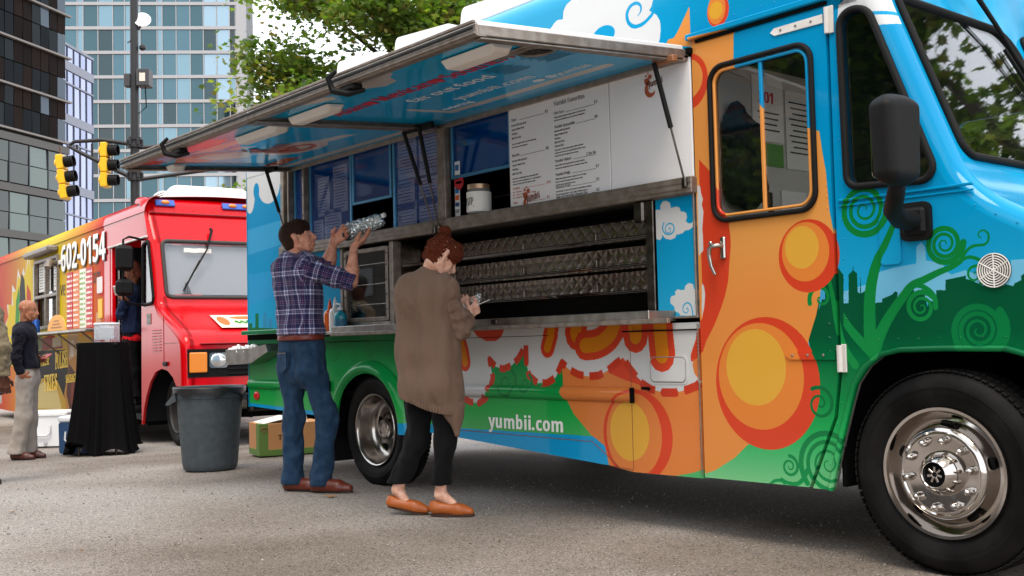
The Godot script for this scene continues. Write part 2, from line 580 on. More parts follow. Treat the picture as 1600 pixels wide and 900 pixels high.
func head_frame(J: Dictionary) -> Transform3D:
	var F: Vector3 = (J.fwd - J.head).normalized()
	var R := F.cross(Vector3.UP).normalized()
	var U := R.cross(F)
	return Transform3D(Basis(R, U, -F), J.head)   # local: x right, y up, -z forward

func add_head(mb: MB, J: Dictionary, k := 1.0):
	var T := head_frame(J)
	var b := []
	var L := func(x, y, z): return T * (Vector3(x, y, -z) * k)
	b.append([L.call(0, .04, -.03), L.call(0, .045, .012), .078 * k, .074 * k])
	b.append([L.call(0, -.01, .0), L.call(0, -.02, .032), .066 * k, .056 * k])
	b.append([L.call(0, -.045, .02), L.call(0, -.085, .062), .050 * k, .022 * k])
	for s in [-1, 1]:
		b.append([L.call(.034 * s, -.02, .05), L.call(.03 * s, -.045, .055), .028 * k, .024 * k])
		b.append([L.call(.05 * s, -.05, .0), L.call(.03 * s, -.085, .045), .022 * k, .018 * k])
		b.append([L.call(.016 * s, .028, .078), L.call(.042 * s, .026, .062), .010 * k, .010 * k])
		b.append([L.call(.081 * s, .022, -.016), L.call(.076 * s, -.030, -.004), .0135 * k, .009 * k])
		b.append([L.call(.0, -.024, .100), L.call(.013 * s, -.027, .088), .010 * k, .008 * k])
	b.append([L.call(0, .026, .084), L.call(0, -.018, .113), .0085 * k, .0115 * k])
	b.append([L.call(-.018, -.052, .088), L.call(.018, -.052, .088), .0075 * k, .0075 * k])
	b.append([L.call(-.014, -.064, .086), L.call(.014, -.064, .086), .0085 * k, .0085 * k])
	b.append([L.call(0, -.05, -.02), J.neck, .054 * k, .054 * k])
	bones_into(mb, b, 0.0042, 0.0062)

func add_hand(mb: MB, wrist: Vector3, F: Vector3, N: Vector3, side: float, curl: float, k := 1.0, elbow = null):
	F = F.normalized()
	N = (N - F * N.dot(F)).normalized()
	var S := F.cross(N) * side
	var b := []
	var L := func(f, s, n): return wrist + (F * f + S * s + N * n) * k
	if elbow != null: b.append([wrist, wrist.lerp(elbow, 0.2), .026 * k, .029 * k])
	for i in 4:
		var off := -.030 + .020 * i      # little finger .. index
		b.append([L.call(.005, off * .55, 0), L.call(.080 + [-.012, -.003, .002, 0][i], off, -.004), .014 * k, .0115 * k])
		var p: Vector3 = L.call(.080 + [-.012, -.003, .002, 0][i], off, -.004)
		var a = curl * [1.15, 1.05, .95, .8][i]
		var lens: Array = [[.030, .020, .018], [.038, .025, .020], [.042, .027, .021], [.038, .024, .020]][i]
		for j in 3:
			var d: Vector3 = F * cos(a) + N * sin(a) + S * (.06 * (i - 1.5))
			var q: Vector3 = p + d.normalized() * lens[j] * k
			b.append([p, q, (.0098 - .001 * j) * k, (.009 - .001 * j) * k])
			p = q
			a += curl * .7
	var t0: Vector3 = L.call(.022, .026, .004)
	var t1: Vector3 = L.call(.050, .052, .016 + .02 * curl)
	var t2: Vector3 = L.call(.082, .058, .026 + .03 * curl)
	b.append([L.call(.01, .012, 0), t0, .016 * k, .014 * k])
	b.append([t0, t1, .014 * k, .0115 * k]); b.append([t1, t2, .0115 * k, .0085 * k])
	bones_into(mb, b, 0.0036, 0.0045)

# skin: one continuous figure; w scales breadth
func skin_body(J: Dictionary, mb: MB, w := 1.0):
	var R: Vector3 = (J.shr - J.shl).normalized()
	var b := []
	b.append([J.neck, J.chest, .047 * w, .07 * w])
	for s in [-1, 1]:
		b.append([J.chest + R * .07 * w * s, J.waist + R * .06 * w * s, .075 * w, .07 * w])
		b.append([J.waist + R * .06 * w * s, J.hip + R * .07 * w * s, .07 * w, .07 * w])
	for e in ["l", "r"]:
		b.append([J.neck - Vector3(0, .06, 0), J["sh" + e], .03 * w, .045 * w])
		b.append([J["sh" + e], J["el" + e], .046 * w, .038 * w])
		var mid: Vector3 = J["el" + e].lerp(J["wr" + e], 0.3)
		b.append([J["el" + e], mid, .038 * w, .040 * w]); b.append([mid, J["wr" + e], .040 * w, .026 * w])
		b.append([J["hp" + e], J["kn" + e], .055 * w, .042 * w])
		var cf: Vector3 = J["kn" + e].lerp(J["an" + e], 0.35)
		b.append([J["kn" + e], cf, .042 * w, .043 * w]); b.append([cf, J["an" + e], .043 * w, .031 * w])
		b.append([J["an" + e], J["an" + e].lerp(J["to" + e], .55), .030 * w, .026 * w])
	bones_into(mb, b, 0.012, 0.012)

func trousers(J: Dictionary, mb: MB, w: float, rk: float, ra: float, top: float, hem: Array, amp: float, rt := .088):
	var R: Vector3 = (J.hpr - J.hpl).normalized()
	var b := []
	b.append([J.hpl, J.hpr, .092 * w, .092 * w])
	for s in [-1, 1]: b.append([J.waist + R * .065 * w * s, J.hip + R * .075 * w * s, .10 * w, .098 * w])
	for e in ["l", "r"]:
		b.append([J["hp" + e], J["kn" + e], rt * w, rk * w])
		b.append([J["kn" + e], J["an" + e], rk * w, ra * w])
		b.append([J["an" + e], J["an" + e] + Vector3(0, -.08, 0), ra * w, ra * 1.06 * w])
	var cuts := [[Vector3.UP, top], [Vector3.DOWN, -min(hem[0], hem[1])]]
	bones_into(mb, b, 0.0125, 0.014, cuts, amp, noise, Vector3(9, 5, 9))

func shoes(J: Dictionary, root: Node3D, base: Vector3, mt: Material, sole: Material, k: float, ground: Callable, low := false):
	for e in ["l", "r"]:
		var mb := MB.new()
		var an: Vector3 = J["an" + e]
		var to: Vector3 = J["to" + e]
		var fl := Vector3(to.x - an.x, 0, to.z - an.z).normalized()
		var flo: float = ground.call(an)
		var lift: float = max(0.0, an.y - flo - .10)
		var heel := Vector3(an.x, flo + .035 + lift * .85, an.z) - fl * .035 * k
		var ball := Vector3(an.x, flo + .032 + lift * .25, an.z) + fl * .115 * k
		var tip := Vector3(an.x, flo + .026, an.z) + fl * .185 * k
		var b := []
		b.append([heel, ball, .036 * k, .043 * k]); b.append([ball, tip, .043 * k, .028 * k])
		if not low:
			b.append([an.lerp(heel, .5), ball + Vector3(0, .015, 0), .040 * k, .034 * k])
			b.append([Vector3(an.x, an.y + .02, an.z), an.lerp(heel, .5), .040 * k, .040 * k])
		else:
			b.append([heel + Vector3(0, .025, 0), heel, .030 * k, .036 * k])
		var S := fl.cross(Vector3.UP)
		var n := (ball - heel).cross(S).normalized()
		if n.y < 0: n = -n
		var cuts := [[Vector3.DOWN, -(flo + .012)]]
		if lift > .02: cuts = [[Vector3.DOWN, -(flo + .010)], [-n, -(n.dot(heel) - .022)]]
		if low: cuts.append([n, n.dot(heel) + .040 * k])
		bones_into(mb, b, 0.007, 0.008, cuts)
		var sh := obj("shoe", mb, mt, root, base)
		var sb := MB.new()
		var ring := PackedVector2Array()
		for i in 24:
			var a := TAU * i / 24
			var t := cos(a)
			var wd := .040 * k * (0.82 + 0.18 * t)
			ring.append(Vector2(.075 * k + t * .140 * k, sin(a) * wd))
		var X := fl
		var up := Vector3.UP
		var o3 := Vector3(an.x, flo + .002, an.z) - fl * 0.0
		if lift > .02:
			X = (tip - heel).normalized(); up = X.cross(S).normalized()
			if up.y < 0: up = -up
			o3 = heel - up * .033 + X * .035
		sb.plate(ring, 0.0, .014, Transform3D(Basis(X, up.cross(X), up), o3))
		obj("sole", sb, sole, sh, base)

# ---------------------------------------------------------------- camera, sky, light
func _ready():
	noise.noise_type = FastNoiseLite.TYPE_SIMPLEX_SMOOTH
	noise.frequency = 1.0
	noise.fractal_octaves = 2
	noise.seed = 7
	var cam := Camera3D.new()
	cam.name = "camera"
	var a := deg_to_rad(39.87)
	var pitch := atan(86.0 / 1700.0)
	var roll := deg_to_rad(1.35)
	var fh := Vector3(-cos(a), 0, -sin(a))
	var r0 := Vector3(sin(a), 0, -cos(a))
	var fw := fh * cos(pitch) + Vector3.UP * sin(pitch)
	var u1 := r0.cross(fw)
	cam.transform = Transform3D(Basis(r0 * cos(roll) - u1 * sin(roll), u1 * cos(roll) + r0 * sin(roll), -fw), Vector3(0, 0.95, 4.06))
	cam.fov = rad_to_deg(2.0 * atan(450.0 / 1700.0))
	cam.near = 0.05
	cam.far = 2000.0
	add_child(cam)
	cam.current = true
	var we := WorldEnvironment.new()
	we.name = "world_environment"
	var env := Environment.new()
	env.background_mode = Environment.BG_SKY
	var sm := ProceduralSkyMaterial.new()
	sm.sky_top_color = Color(0.84, 0.87, 0.91)
	sm.sky_horizon_color = Color(0.97, 0.975, 0.98)
	sm.sky_curve = 0.2
	sm.ground_horizon_color = Color(0.55, 0.54, 0.52)
	sm.ground_bottom_color = Color(0.4, 0.39, 0.38)
	sm.sun_angle_max = 1.0
	var sky := Sky.new()
	sky.sky_material = sm
	env.sky = sky
	env.background_energy_multiplier = 1.0
	env.tonemap_mode = Environment.TONE_MAPPER_LINEAR
	env.tonemap_exposure = 2.85
	env.sdfgi_enabled = true
	env.ssao_enabled = true
	env.ssil_enabled = true
	we.environment = env
	add_child(we)
	var sun := DirectionalLight3D.new()
	sun.name = "sun"
	sun.light_energy = 0.35
	sun.light_color = Color(1.0, 0.97, 0.92)
	sun.light_angular_distance = 28.0
	sun.shadow_enabled = true
	add_child(sun)
	sun.look_at_from_position(Vector3.ZERO, -Vector3(0.35, 1.0, 0.35))
	make_materials()
	setting()
	buildings()
	trees()
	street_pole()
	blue_truck()
	red_truck()
	street_things()
	people()
	behind_camera()

func make_materials():
	M.black = mat(Color(0.006, 0.006, 0.006).linear_to_srgb(), 0.8, 0.0, 0.1)
	M.rubber = mat(Color(0.010, 0.0095, 0.0095).linear_to_srgb(), 0.6, 0.0, 0.25)
	M.tyre = mat(Color(0.013, 0.0115, 0.011).linear_to_srgb(), 0.62, 0.0, 0.22)
	M.tyre.normal_enabled = true
	M.tyre.normal_texture = ntex(0.08, 256, null, 2.0)
	tri_map(M.tyre, 8.0, false)
	wear(M.tyre, ntex(0.01, 256, [[0.2, 0.8], ["#8c8c8c", "#ffffff"]]), 1.3)
	M.plastic = mat(Color(0.009, 0.0085, 0.0085).linear_to_srgb(), 0.5, 0.0, 0.25)
	M.plastic.normal_enabled = true
	M.plastic.normal_texture = ntex(0.2, 256, null, 1.2)
	tri_map(M.plastic, 6.0, false)
	M.chrome = mat("#c2bcb7", 0.10, 1.0)
	M.chrome2 = mat("#aaa39d", 0.2, 1.0)
	M.steel = mat("#a9a5a0", 0.34, 1.0)
	M.steel.roughness_texture = ntex(0.03, 256, [[0.0, 1.0], ["#8a8a8a", "#ffffff"]])
	M.steel.roughness = 0.5
	tri_map(M.steel, 1.5)
	wear(M.steel, ntex(0.012, 256, [[0.25, 0.75], ["#dcd8d4", "#ffffff"]]), 1.7)
	M.dark_steel = mat("#5d5853", 0.3, 1.0)
	wear(M.dark_steel, ntex(0.02, 256, [[0.25, 0.75], ["#c9c2bb", "#ffffff"]]), 2.6)
	M.alu = mat("#8f857c", 0.45, 0.55)
	wear(M.alu, ntex(0.02, 256, [[0.25, 0.75], ["#d9d2cb", "#ffffff"]]), 2.2)
	M.inside = mat(Color(0.020, 0.021, 0.023).linear_to_srgb(), 0.7, 0.0, 0.2)
	M.glass = mat(Color(0.02, 0.05, 0.06, 0.16), 0.02)
	M.glass.transparency = BaseMaterial3D.TRANSPARENCY_ALPHA
	M.glass_dark = mat(Color(0.008, 0.03, 0.028, 0.55), 0.015)
	M.glass_dark.transparency = BaseMaterial3D.TRANSPARENCY_ALPHA
	M.glass_blue = mat(Color(0.0, 0.29, 0.62, 0.32), 0.03)
	M.glass_blue.transparency = BaseMaterial3D.TRANSPARENCY_ALPHA
	M.rim_dull = mat("#3a3634", 0.55, 0.3)
	M.white = mat("#e6e3df", 0.45)
	wear(M.white, ntex(0.01, 256, [[0.3, 0.7], ["#d8d4cf", "#ffffff"]]), 0.6)
	M.print_black = mat("#161413", 0.6)
	M.print_white = mat("#efede9", 0.5)
	M.print_red = mat("#d8281f", 0.5)
	M.paper = mat("#e9e6e0", 0.8)
	M.amber = mat("#f2891a", 0.25)
	M.amber.clearcoat_enabled = true
	M.amber.emission_enabled = false
	M.lens_red = mat("#c9141c", 0.2)
	var blotch := ntex(0.006, 512, [[0.2, 0.5, 0.8], ["#d2d4d6", "#f4f4f4", "#ffffff"]], 0.0, FastNoiseLite.TYPE_SIMPLEX_SMOOTH, 5, 9)
	M.blotch = blotch
	M.rough_paint = ntex(0.01, 256, [[0.2, 0.8], ["#6a6a6a", "#c8c8c8"]], 0.0, FastNoiseLite.TYPE_SIMPLEX_SMOOTH, 5, 4)

func paint(tex_or_col, rough := 0.3) -> StandardMaterial3D:
	var m := mat("#ffffff", rough)
	if tex_or_col is Texture2D: m.albedo_texture = tex_or_col
	else: m.albedo_color = hx(tex_or_col)
	m.clearcoat_enabled = true
	m.clearcoat = 0.42
	m.clearcoat_roughness = 0.07
	m.metallic_specular = 0.12
	m.texture_repeat = false
	wear(m, M.blotch, 0.45)
	return m

# ---------------------------------------------------------------- setting
func ground_y(x: float) -> float:
	if x > -7.0: return 0.0
	if x > -12.0:
		var t := (-7.0 - x) / 5.0
		return -0.15 * t
	if x > -16.0: return -0.15 - 0.05 * (-12.0 - x) / 4.0
	return -0.20

func gy(p: Vector3) -> float: return ground_y(p.x)

func setting():
	var mb := MB.new()
	var xs := [-900.0, -300.0, -120.0, -60.0, -40.0, -30.0, -24.0, -20.0, -18.0]
	for i in 120: xs.append(-17.0 + i * 0.2)
	xs.append_array([8.0, 12.0, 20.0, 40.0, 90.0, 300.0, 900.0])
	var zs := [-900.0, -300.0, -120.0, -60.0, -30.0, -15.0, -8.0, -5.0]
	for i in 46: zs.append(-4.0 + i * 0.2)
	zs.append_array([6.0, 8.0, 12.0, 20.0, 40.0, 90.0, 300.0, 900.0])
	var rows := []
	for z in zs:
		var row := []
		for x in xs:
			var h: float = ground_y(x)
			if absf(x) < 25.0 and absf(z) < 15.0: h -= 0.002
			row.append(Vector3(x, h, z))
		rows.append(row)
	mb.grid(rows, true)
	var g := mat("#ffffff", 0.92, 0.0, 0.3)
	var stones := ntex(0.055, 2048, [[0.0, 0.10, 0.22, 0.45, 0.62, 0.80, 0.93, 1.0], ["#524c48", "#78716c", "#918a85", "#99928d", "#9f9893", "#a69f99", "#b4aca6", "#d6cec7"]], 0.0, FastNoiseLite.TYPE_CELLULAR, 1, 3)
	var cell: FastNoiseLite = stones.noise
	cell.cellular_return_type = FastNoiseLite.RETURN_CELL_VALUE
	cell.cellular_jitter = 1.0
	cell.fractal_type = FastNoiseLite.FRACTAL_NONE
	g.albedo_texture = stones
	g.heightmap_enabled = true
	g.heightmap_texture = ntex(0.07, 1024, null, 0.0, FastNoiseLite.TYPE_SIMPLEX, 4, 5)
	g.heightmap_scale = 0.4
	tri_map(g, 1.45)
	wear(g, ntex(0.004, 512, [[0.15, 0.42, 0.6, 0.85], ["#bdb4ab", "#dfd9d4", "#f1eeeb", "#ffffff"]], 0.0, FastNoiseLite.TYPE_SIMPLEX_SMOOTH, 6, 21), 0.13)
	tag(obj("ground", mb, g), "worn light grey asphalt parking lot", "ground", "", "structure")
	# loose grit scattered on the asphalt near the trucks
	var gm := MB.new()
	gm.ball(Vector3.ZERO, Vector3(0.5, 0.35, 0.5), 6)
	var mm := MultiMesh.new()
	mm.transform_format = MultiMesh.TRANSFORM_3D
	mm.use_colors = true
	mm.mesh = gm.mesh()
	mm.instance_count = 5200
	var rng := RandomNumberGenerator.new()
	rng.seed = 5
	for i in mm.instance_count:
		var x := rng.randf_range(-12.0, -1.5)
		var z := rng.randf_range(-1.0, 2.6)
		var s := 0.004 + 0.009 * pow(rng.randf(), 3.0)
		mm.set_instance_transform(i, Transform3D(Basis(Vector3.UP, rng.randf() * TAU).scaled(Vector3(s, s, s * rng.randf_range(0.6, 1.2))), Vector3(x, ground_y(x) + 0.001, z)))
		var t := rng.randf_range(0.10, 0.42)
		mm.set_instance_color(i, Color(t * 1.03, t, t * 0.95))
	var gi := MultiMeshInstance3D.new()
	gi.name = "gravel"
	gi.multimesh = mm
	var gmat := mat("#ffffff", 0.9)
	gmat.vertex_color_use_as_albedo = true
	gi.material_override = gmat
	add_child(gi)
	tag(gi, "fine loose grit strewn over the asphalt", "gravel", "", "stuff")
	var sm := MultiMesh.new()
	sm.transform_format = MultiMesh.TRANSFORM_3D
	sm.use_colors = true
	sm.mesh = leaf_mesh()
	sm.instance_count = 90
	for i in sm.instance_count:
		var x := rng.randf_range(-12.0, -2.5)
		var z := rng.randf_range(.5, 2.8)
		var s := rng.randf_range(0.008, 0.024)
		sm.set_instance_transform(i, Transform3D(Basis(Vector3.UP, rng.randf() * TAU) * Basis(Vector3.RIGHT, rng.randfn() * .3) * Basis.from_scale(Vector3(s * rng.randf_range(.4, 1.0), s * 3.0, s)), Vector3(x, ground_y(x) + 0.003, z)))
		sm.set_instance_color(i, Color(.16, .085, .035) * rng.randf_range(.4, 1.5))
	var si := MultiMeshInstance3D.new()
	si.name = "leaf_litter"
	si.multimesh = sm
	si.material_override = gmat
	add_child(si)
	tag(si, "tiny scraps of dry leaf scattered over the asphalt", "leaves", "", "stuff")

# ---------------------------------------------------------------- buildings far behind
func facade_node(called: String, label: String, px: Vector3, dirx: Vector3) -> Node3D:
	# local x runs along the facade, local z points out of it
	var o := thing(called, label, "building", px)
	o.rotation.y = atan2(-dirx.z, dirx.x)
	return o

func cam_ground(X: float, Z: float) -> Vector3:   # metres to the right of and ahead of the photographer's spot
	var a := deg_to_rad(39.87)
	return Vector3(sin(a) * X - cos(a) * Z, 0, 4.06 - cos(a) * X - sin(a) * Z)

func cam_dir(X: float, Z: float) -> Vector3:
	return (cam_ground(X, Z) - cam_ground(0, 0)).normalized()

func slab(parent: Node, called: String, c: Vector3, s: Vector3, mt: Material, bev := 0.0) -> MeshInstance3D:
	var mb := MB.new()
	mb.box(Vector3.ZERO, s, bev)
	var o := obj(called, mb, mt, parent)
	o.position = c
	return o

func shared(parent: Node, called: String, m: Mesh, mt: Material, at: Vector3, tilt := Vector3.ZERO) -> MeshInstance3D:
	var o := add_part(called, m, mt, parent)
	o.position = at
	o.rotation = tilt
	return o

func pane_mat(c: String, metal := 0.55) -> StandardMaterial3D:
	var m := mat(c, 0.04, metal, 0.8)
	return m

func buildings():
	var rng := RandomNumberGenerator.new()
	rng.seed = 11
	var white := mat("#a3a2a4", 0.6, 0.0, 0.2)
	var dark := mat("#2a2c30", 0.5)
	# --- teal glass office tower, square to the view
	var Z := 150.0
	var P0 := cam_ground(-66.0, Z - 2.2)
	var T := facade_node("office_tower", "teal glass office tower with white floor bands and mullions", P0, cam_dir(1.0, 0.077))
	var ln := 28.3          # to the right-hand corner
	slab(T, "tower_core", Vector3(ln * 0.5, 30, -8.2), Vector3(ln - 0.2, 120, 16), dark)
	var fl := 3.43
	var base_y := 45.8 - 13 * fl
	# mullion places along the facade (m), read from the tower: wide and narrow bays alternate
	var xs := [0.0, 2.4, 5.0, 6.8, 7.6, 9.6, 11.6, 13.2, 15.3, 17.6, 18.3, 20.2, 22.1, 23.9, 25.7, 27.5, 28.3]
	var pm := [pane_mat("#3d5f6a"), pane_mat("#1c353b", 0.5), pane_mat("#6a8793", 0.6), pane_mat("#2b4d56"), pane_mat("#869daa", 0.6), pane_mat("#14282c", 0.4)]
	var meshes := {}
	for i in xs.size() - 1:
		var w: float = xs[i + 1] - xs[i]
		var mb := MB.new()
		mb.box(Vector3.ZERO, Vector3(w - 0.16, fl - 0.55, 0.06))
		meshes[i] = mb.mesh()
	var tone := [0, 1, 0, 2, 3, 1, 0, 2, 3, 2, 0, 0, 3, 4, 4, 5, 5]
	for f in range(6, 16):
		var y := base_y + f * fl
		slab(T, "floor_band", Vector3(ln * 0.5, y, 0.06), Vector3(ln + 0.4, 0.44, 0.34), white)
		for i in xs.size() - 1:
			var k: int = tone[i]
			if rng.randf() < 0.3: k = [0, 1, 3, 2][rng.randi() % 4]
			if f < 10 and i < 8 and rng.randf() < 0.6: k = [1, 3, 5][rng.randi() % 3]
			shared(T, "pane", meshes[i], pm[k], Vector3((xs[i] + xs[i + 1]) * 0.5, y + fl * 0.5, -0.02), Vector3(rng.randf_range(-0.02, 0.02), rng.randf_range(-0.03, 0.03), 0))
	var low := MB.new()
	low.box(Vector3(ln * 0.5, (base_y + 6 * fl) * 0.5 - 0.3, -0.1), Vector3(ln - 0.1, base_y + 6 * fl, 0.1))
	obj("lower_wall", low, pm[3], T)
	for x in xs:
		slab(T, "mullion", Vector3(x, 36, 0.05), Vector3(0.11, 72, 0.16), white)
	slab(T, "corner_pillar", Vector3(ln + 0.75, 36, -0.2), Vector3(1.3, 100, 0.9), white)
	# --- pale lilac glass block between the two
	var d2 := cam_dir(100, 1700)
	var P2 := cam_ground(-37.43, 80.0)
	var B := facade_node("glass_block", "pale lilac glass building between brown tower and teal tower", P2, d2)
	var L2 := 14.85
	var top := 26.9
	slab(B, "block_core", Vector3(L2 * 0.5, top * 0.5 - 0.2, -6.1), Vector3(L2, top, 12), dark)
	var pl := [pane_mat("#868eac", 0.65), pane_mat("#7f87a5", 0.65), pane_mat("#8f96b1", 0.65)]
	var pb := mat("#8e919d", 0.6, 0.0, 0.2)
	var bands := [[26.9, 0.22], [25.4, 0.75], [23.6, 0.12], [20.9, 0.75], [18.6, 0.12], [15.1, 0.75], [12.6, 0.12], [9.6, 0.75], [6.0, 0.12]]
	for r in bands.size():
		slab(B, "floor_band", Vector3(L2 * 0.5, bands[r][0] - bands[r][1] * 0.5, 0.05), Vector3(L2 + 0.05, bands[r][1], 0.16), pb)
		if r == bands.size() - 1: continue
		var hh: float = bands[r][0] - bands[r + 1][0] - bands[r][1]
		var pmesh := MB.new()
		pmesh.box(Vector3.ZERO, Vector3(1.15, hh, 0.05))
		var pms := pmesh.mesh()
		for i in 12:
			shared(B, "pane", pms, pl[(r + i) % 3], Vector3(i * 1.19 + 1.1, bands[r][0] - bands[r][1] - hh * 0.5, 0.0), Vector3(rng.randf_range(-0.008, 0.008), rng.randf_range(-0.01, 0.01), 0))
	for i in 13: slab(B, "mullion", Vector3(i * 1.19 + 0.5, top * 0.5, 0.05), Vector3(0.07, top, 0.1), mat("#5d6170", 0.6, 0.0, 0.2))
	# --- dark brown tower at the left with jutting floor edges
	var d1 := cam_dir(450, 1700)
	var P1 := cam_ground(-32.85 - 0.2558 * 12.0, 80.0 - 0.9667 * 12.0)
	var K := facade_node("brown_tower", "dark brown tower with jutting floor edges and greenish glass base", P1, d1)
	var L1 := 12.0
	slab(K, "tower_core", Vector3(L1 * 0.5, 20, -6.2), Vector3(L1, 60, 12), mat("#1d1715", 0.6))
	var brown := [mat("#1a1310", 0.6, 0.0, 0.15), mat("#1f1613", 0.6, 0.0, 0.15), mat("#150f0d", 0.6, 0.0, 0.15)]
	var wins := [mat("#12171b", 0.08, 0.0, 0.14), mat("#181e22", 0.08, 0.0, 0.18), mat("#0f0d0d", 0.1, 0.0, 0.12), mat("#4a545e", 0.1, 0.2, 0.3)]
	var edge := mat("#77706b", 0.5)
	var fy := [16.5, 19.6, 22.9, 26.1, 29.3]
	var wm := MB.new()
	wm.box(Vector3.ZERO, Vector3(0.86, 1.55, 0.08))
	var wmesh := wm.mesh()
	for f in 5:
		slab(K, "floor_edge", Vector3(L1 * 0.5 + 0.15, fy[f], 0.12), Vector3(L1 + 0.5, 0.13, 0.34), edge)
		for i in 13:
			for h in 2:
				var q := rng.randf()
				var isw: bool = ([1, 2, 5, 6, 9, 10].has(i) if h == 0 else [0, 1, 4, 5, 6, 9].has(i)) != (q < 0.16)
				var mt: Material = brown[rng.randi() % 3] if not isw else wins[[0, 2, 0, 1][rng.randi() % 4]]
				if (i == 12 and h == 0) or (i == 10 and h == 1 and f % 2 == 0): mt = wins[3]
				shared(K, "window" if mt in wins else "wall_panel", wmesh, mt, Vector3(i * 0.92 + 0.48, fy[f] + 0.9 + h * 1.62, 0.0), Vector3(rng.randf_range(-0.03, 0.03), rng.randf_range(-0.03, 0.03), 0))
	# lower floors: greenish glass with pale columns behind it
	var gpan := [pane_mat("#36413e", 0.35), pane_mat("#2b3531", 0.35), pane_mat("#4f5c57", 0.4), pane_mat("#1f2624", 0.3)]
	var gm := MB.new()
	gm.box(Vector3.ZERO, Vector3(1.9, 1.36, 0.06))
	var gmesh := gm.mesh()
	var ly := [16.3, 12.8, 9.6, 6.3]
	for f in 4:
		slab(K, "floor_band", Vector3(L1 * 0.5 + 0.1, ly[f] - 0.35, 0.06), Vector3(L1 + 0.2, 0.52, 0.3), mat("#5f5d5b", 0.6, 0.0, 0.2))
		for i in 6:
			for h in 2:
				shared(K, "pane", gmesh, gpan[[0, 2, 1, 3, 2, 0][(i + f) % 6]], Vector3(i * 2.0 + 1.0, ly[f] - 1.36 - h * 1.42, 0.0), Vector3(rng.randf_range(-0.02, 0.02), rng.randf_range(-0.03, 0.03), 0))
			slab(K, "mullion", Vector3(i * 2.0, ly[f] - 2.1, 0.04), Vector3(0.09, 3.1, 0.1), dark)

# ---------------------------------------------------------------- trees
func leaf_mesh() -> ArrayMesh:
	var mb := MB.new()
	var p := []
	# five-lobed maple leaf, unit size, bent a little along its midrib
	var out := [[0.0, -0.45], [0.10, -0.22], [0.42, -0.30], [0.30, -0.05], [0.55, 0.12], [0.24, 0.14], [0.22, 0.34], [0.10, 0.28], [0.0, 0.62]]
	for q in out: p.append(Vector3(q[0], 0.10 * absf(q[0]), q[1]))
	for i in range(out.size() - 2, 0, -1): p.append(Vector3(-out[i][0], 0.10 * absf(out[i][0]), out[i][1]))
	var c := Vector3(0, -0.02, 0)
	for i in p.size(): mb.tri(c, p[(i + 1) % p.size()], p[i])
	return mb.mesh()

func tree(called: String, label: String, at: Vector3, height: float, spread: float, crown_lo: float, leaves: int, leaf: float, seed_: int, hues: Array, parts: Array) -> Node3D:
	var rng := RandomNumberGenerator.new()
	rng.seed = seed_
	var t := thing(called, label, "tree", at)
	var mb := MB.new()
	var top := height * 0.8
	var pts := []
	var rad := []
	for i in 9:
		var f := i / 8.0
		pts.append(Vector3(sin(f * 3.0 + seed_) * 0.15, f * top, cos(f * 2.3 + seed_) * 0.15))
		rad.append(lerp(height * 0.019, 0.025, f))
	mb.tube(pts, rad, 10)
	obj("trunk", mb, parts[0], t)
	var lb := MB.new()
	var ends := []
	for k in 26:
		var f := rng.randf_range(crown_lo / height * 0.9, 0.78)
		var s: Vector3 = pts[int(f / 0.8 * 8)].lerp(pts[min(8, int(f / 0.8 * 8) + 1)], 0.5)
		var ang := k * 2.399 + rng.randf() * 0.5
		var reach := spread * rng.randf_range(0.55, 1.0) * sqrt(clamp(1.15 - f, 0.1, 1.0))
		var e := s + Vector3(cos(ang) * reach, reach * rng.randf_range(0.15, 0.6), sin(ang) * reach)
		var mid := s.lerp(e, 0.5) + Vector3(0, reach * 0.08, 0)
		lb.tube([s, mid, e], [0.045, 0.028, 0.010], 6, false)
		ends.append([s, mid, e, reach])
		for q in 4:
			var b := mid.lerp(e, rng.randf_range(0.0, 0.9))
			var tw := b + Vector3(rng.randf_range(-1, 1), rng.randf_range(-0.4, 0.8), rng.randf_range(-1, 1)) * reach * 0.4
			lb.tube([b, tw], [0.025, 0.006], 4, false)
			ends.append([b, b.lerp(tw, 0.5), tw, reach * 0.45])
	obj("limbs", lb, parts[0], t)
	var mm := MultiMesh.new()
	mm.transform_format = MultiMesh.TRANSFORM_3D
	mm.use_colors = true
	mm.mesh = parts[1]
	mm.instance_count = leaves
	# sprays: leaves cluster round twig points so that gaps stay open
	var sprays := []
	for i in leaves / 14:
		var e: Array = ends[rng.randi() % ends.size()]
		var f := rng.randf_range(0.15, 1.08)
		var c: Vector3 = e[0].lerp(e[1], f * 2) if f < 0.5 else e[1].lerp(e[2], f * 2 - 1)
		c += Vector3(rng.randfn(), rng.randfn() * 0.7, rng.randfn()) * 0.16 * e[3]
		sprays.append([c, rng.randf()])
	for i in leaves:
		var sp: Array = sprays[rng.randi() % sprays.size()]
		var p: Vector3 = sp[0] + Vector3(rng.randfn(), rng.randfn() * 0.6, rng.randfn()) * leaf * 1.25
		var b := Basis(Vector3.UP, rng.randf() * TAU) * Basis(Vector3.RIGHT, rng.randfn() * 0.55) * Basis(Vector3.BACK, rng.randfn() * 0.5)
		mm.set_instance_transform(i, Transform3D(b.scaled(Vector3.ONE * leaf * rng.randf_range(0.6, 1.15)), p))
		var h: Color = hues[int(sp[1] * hues.size()) % hues.size()] if rng.randf() < 0.75 else hues[rng.randi() % hues.size()]
		mm.set_instance_color(i, h * rng.randf_range(0.75, 1.25))
	var mi := MultiMeshInstance3D.new()
	mi.name = "crown"
	mi.multimesh = mm
	mi.material_override = parts[2]
	t.add_child(mi, true)
	stuff(mi)
	return t

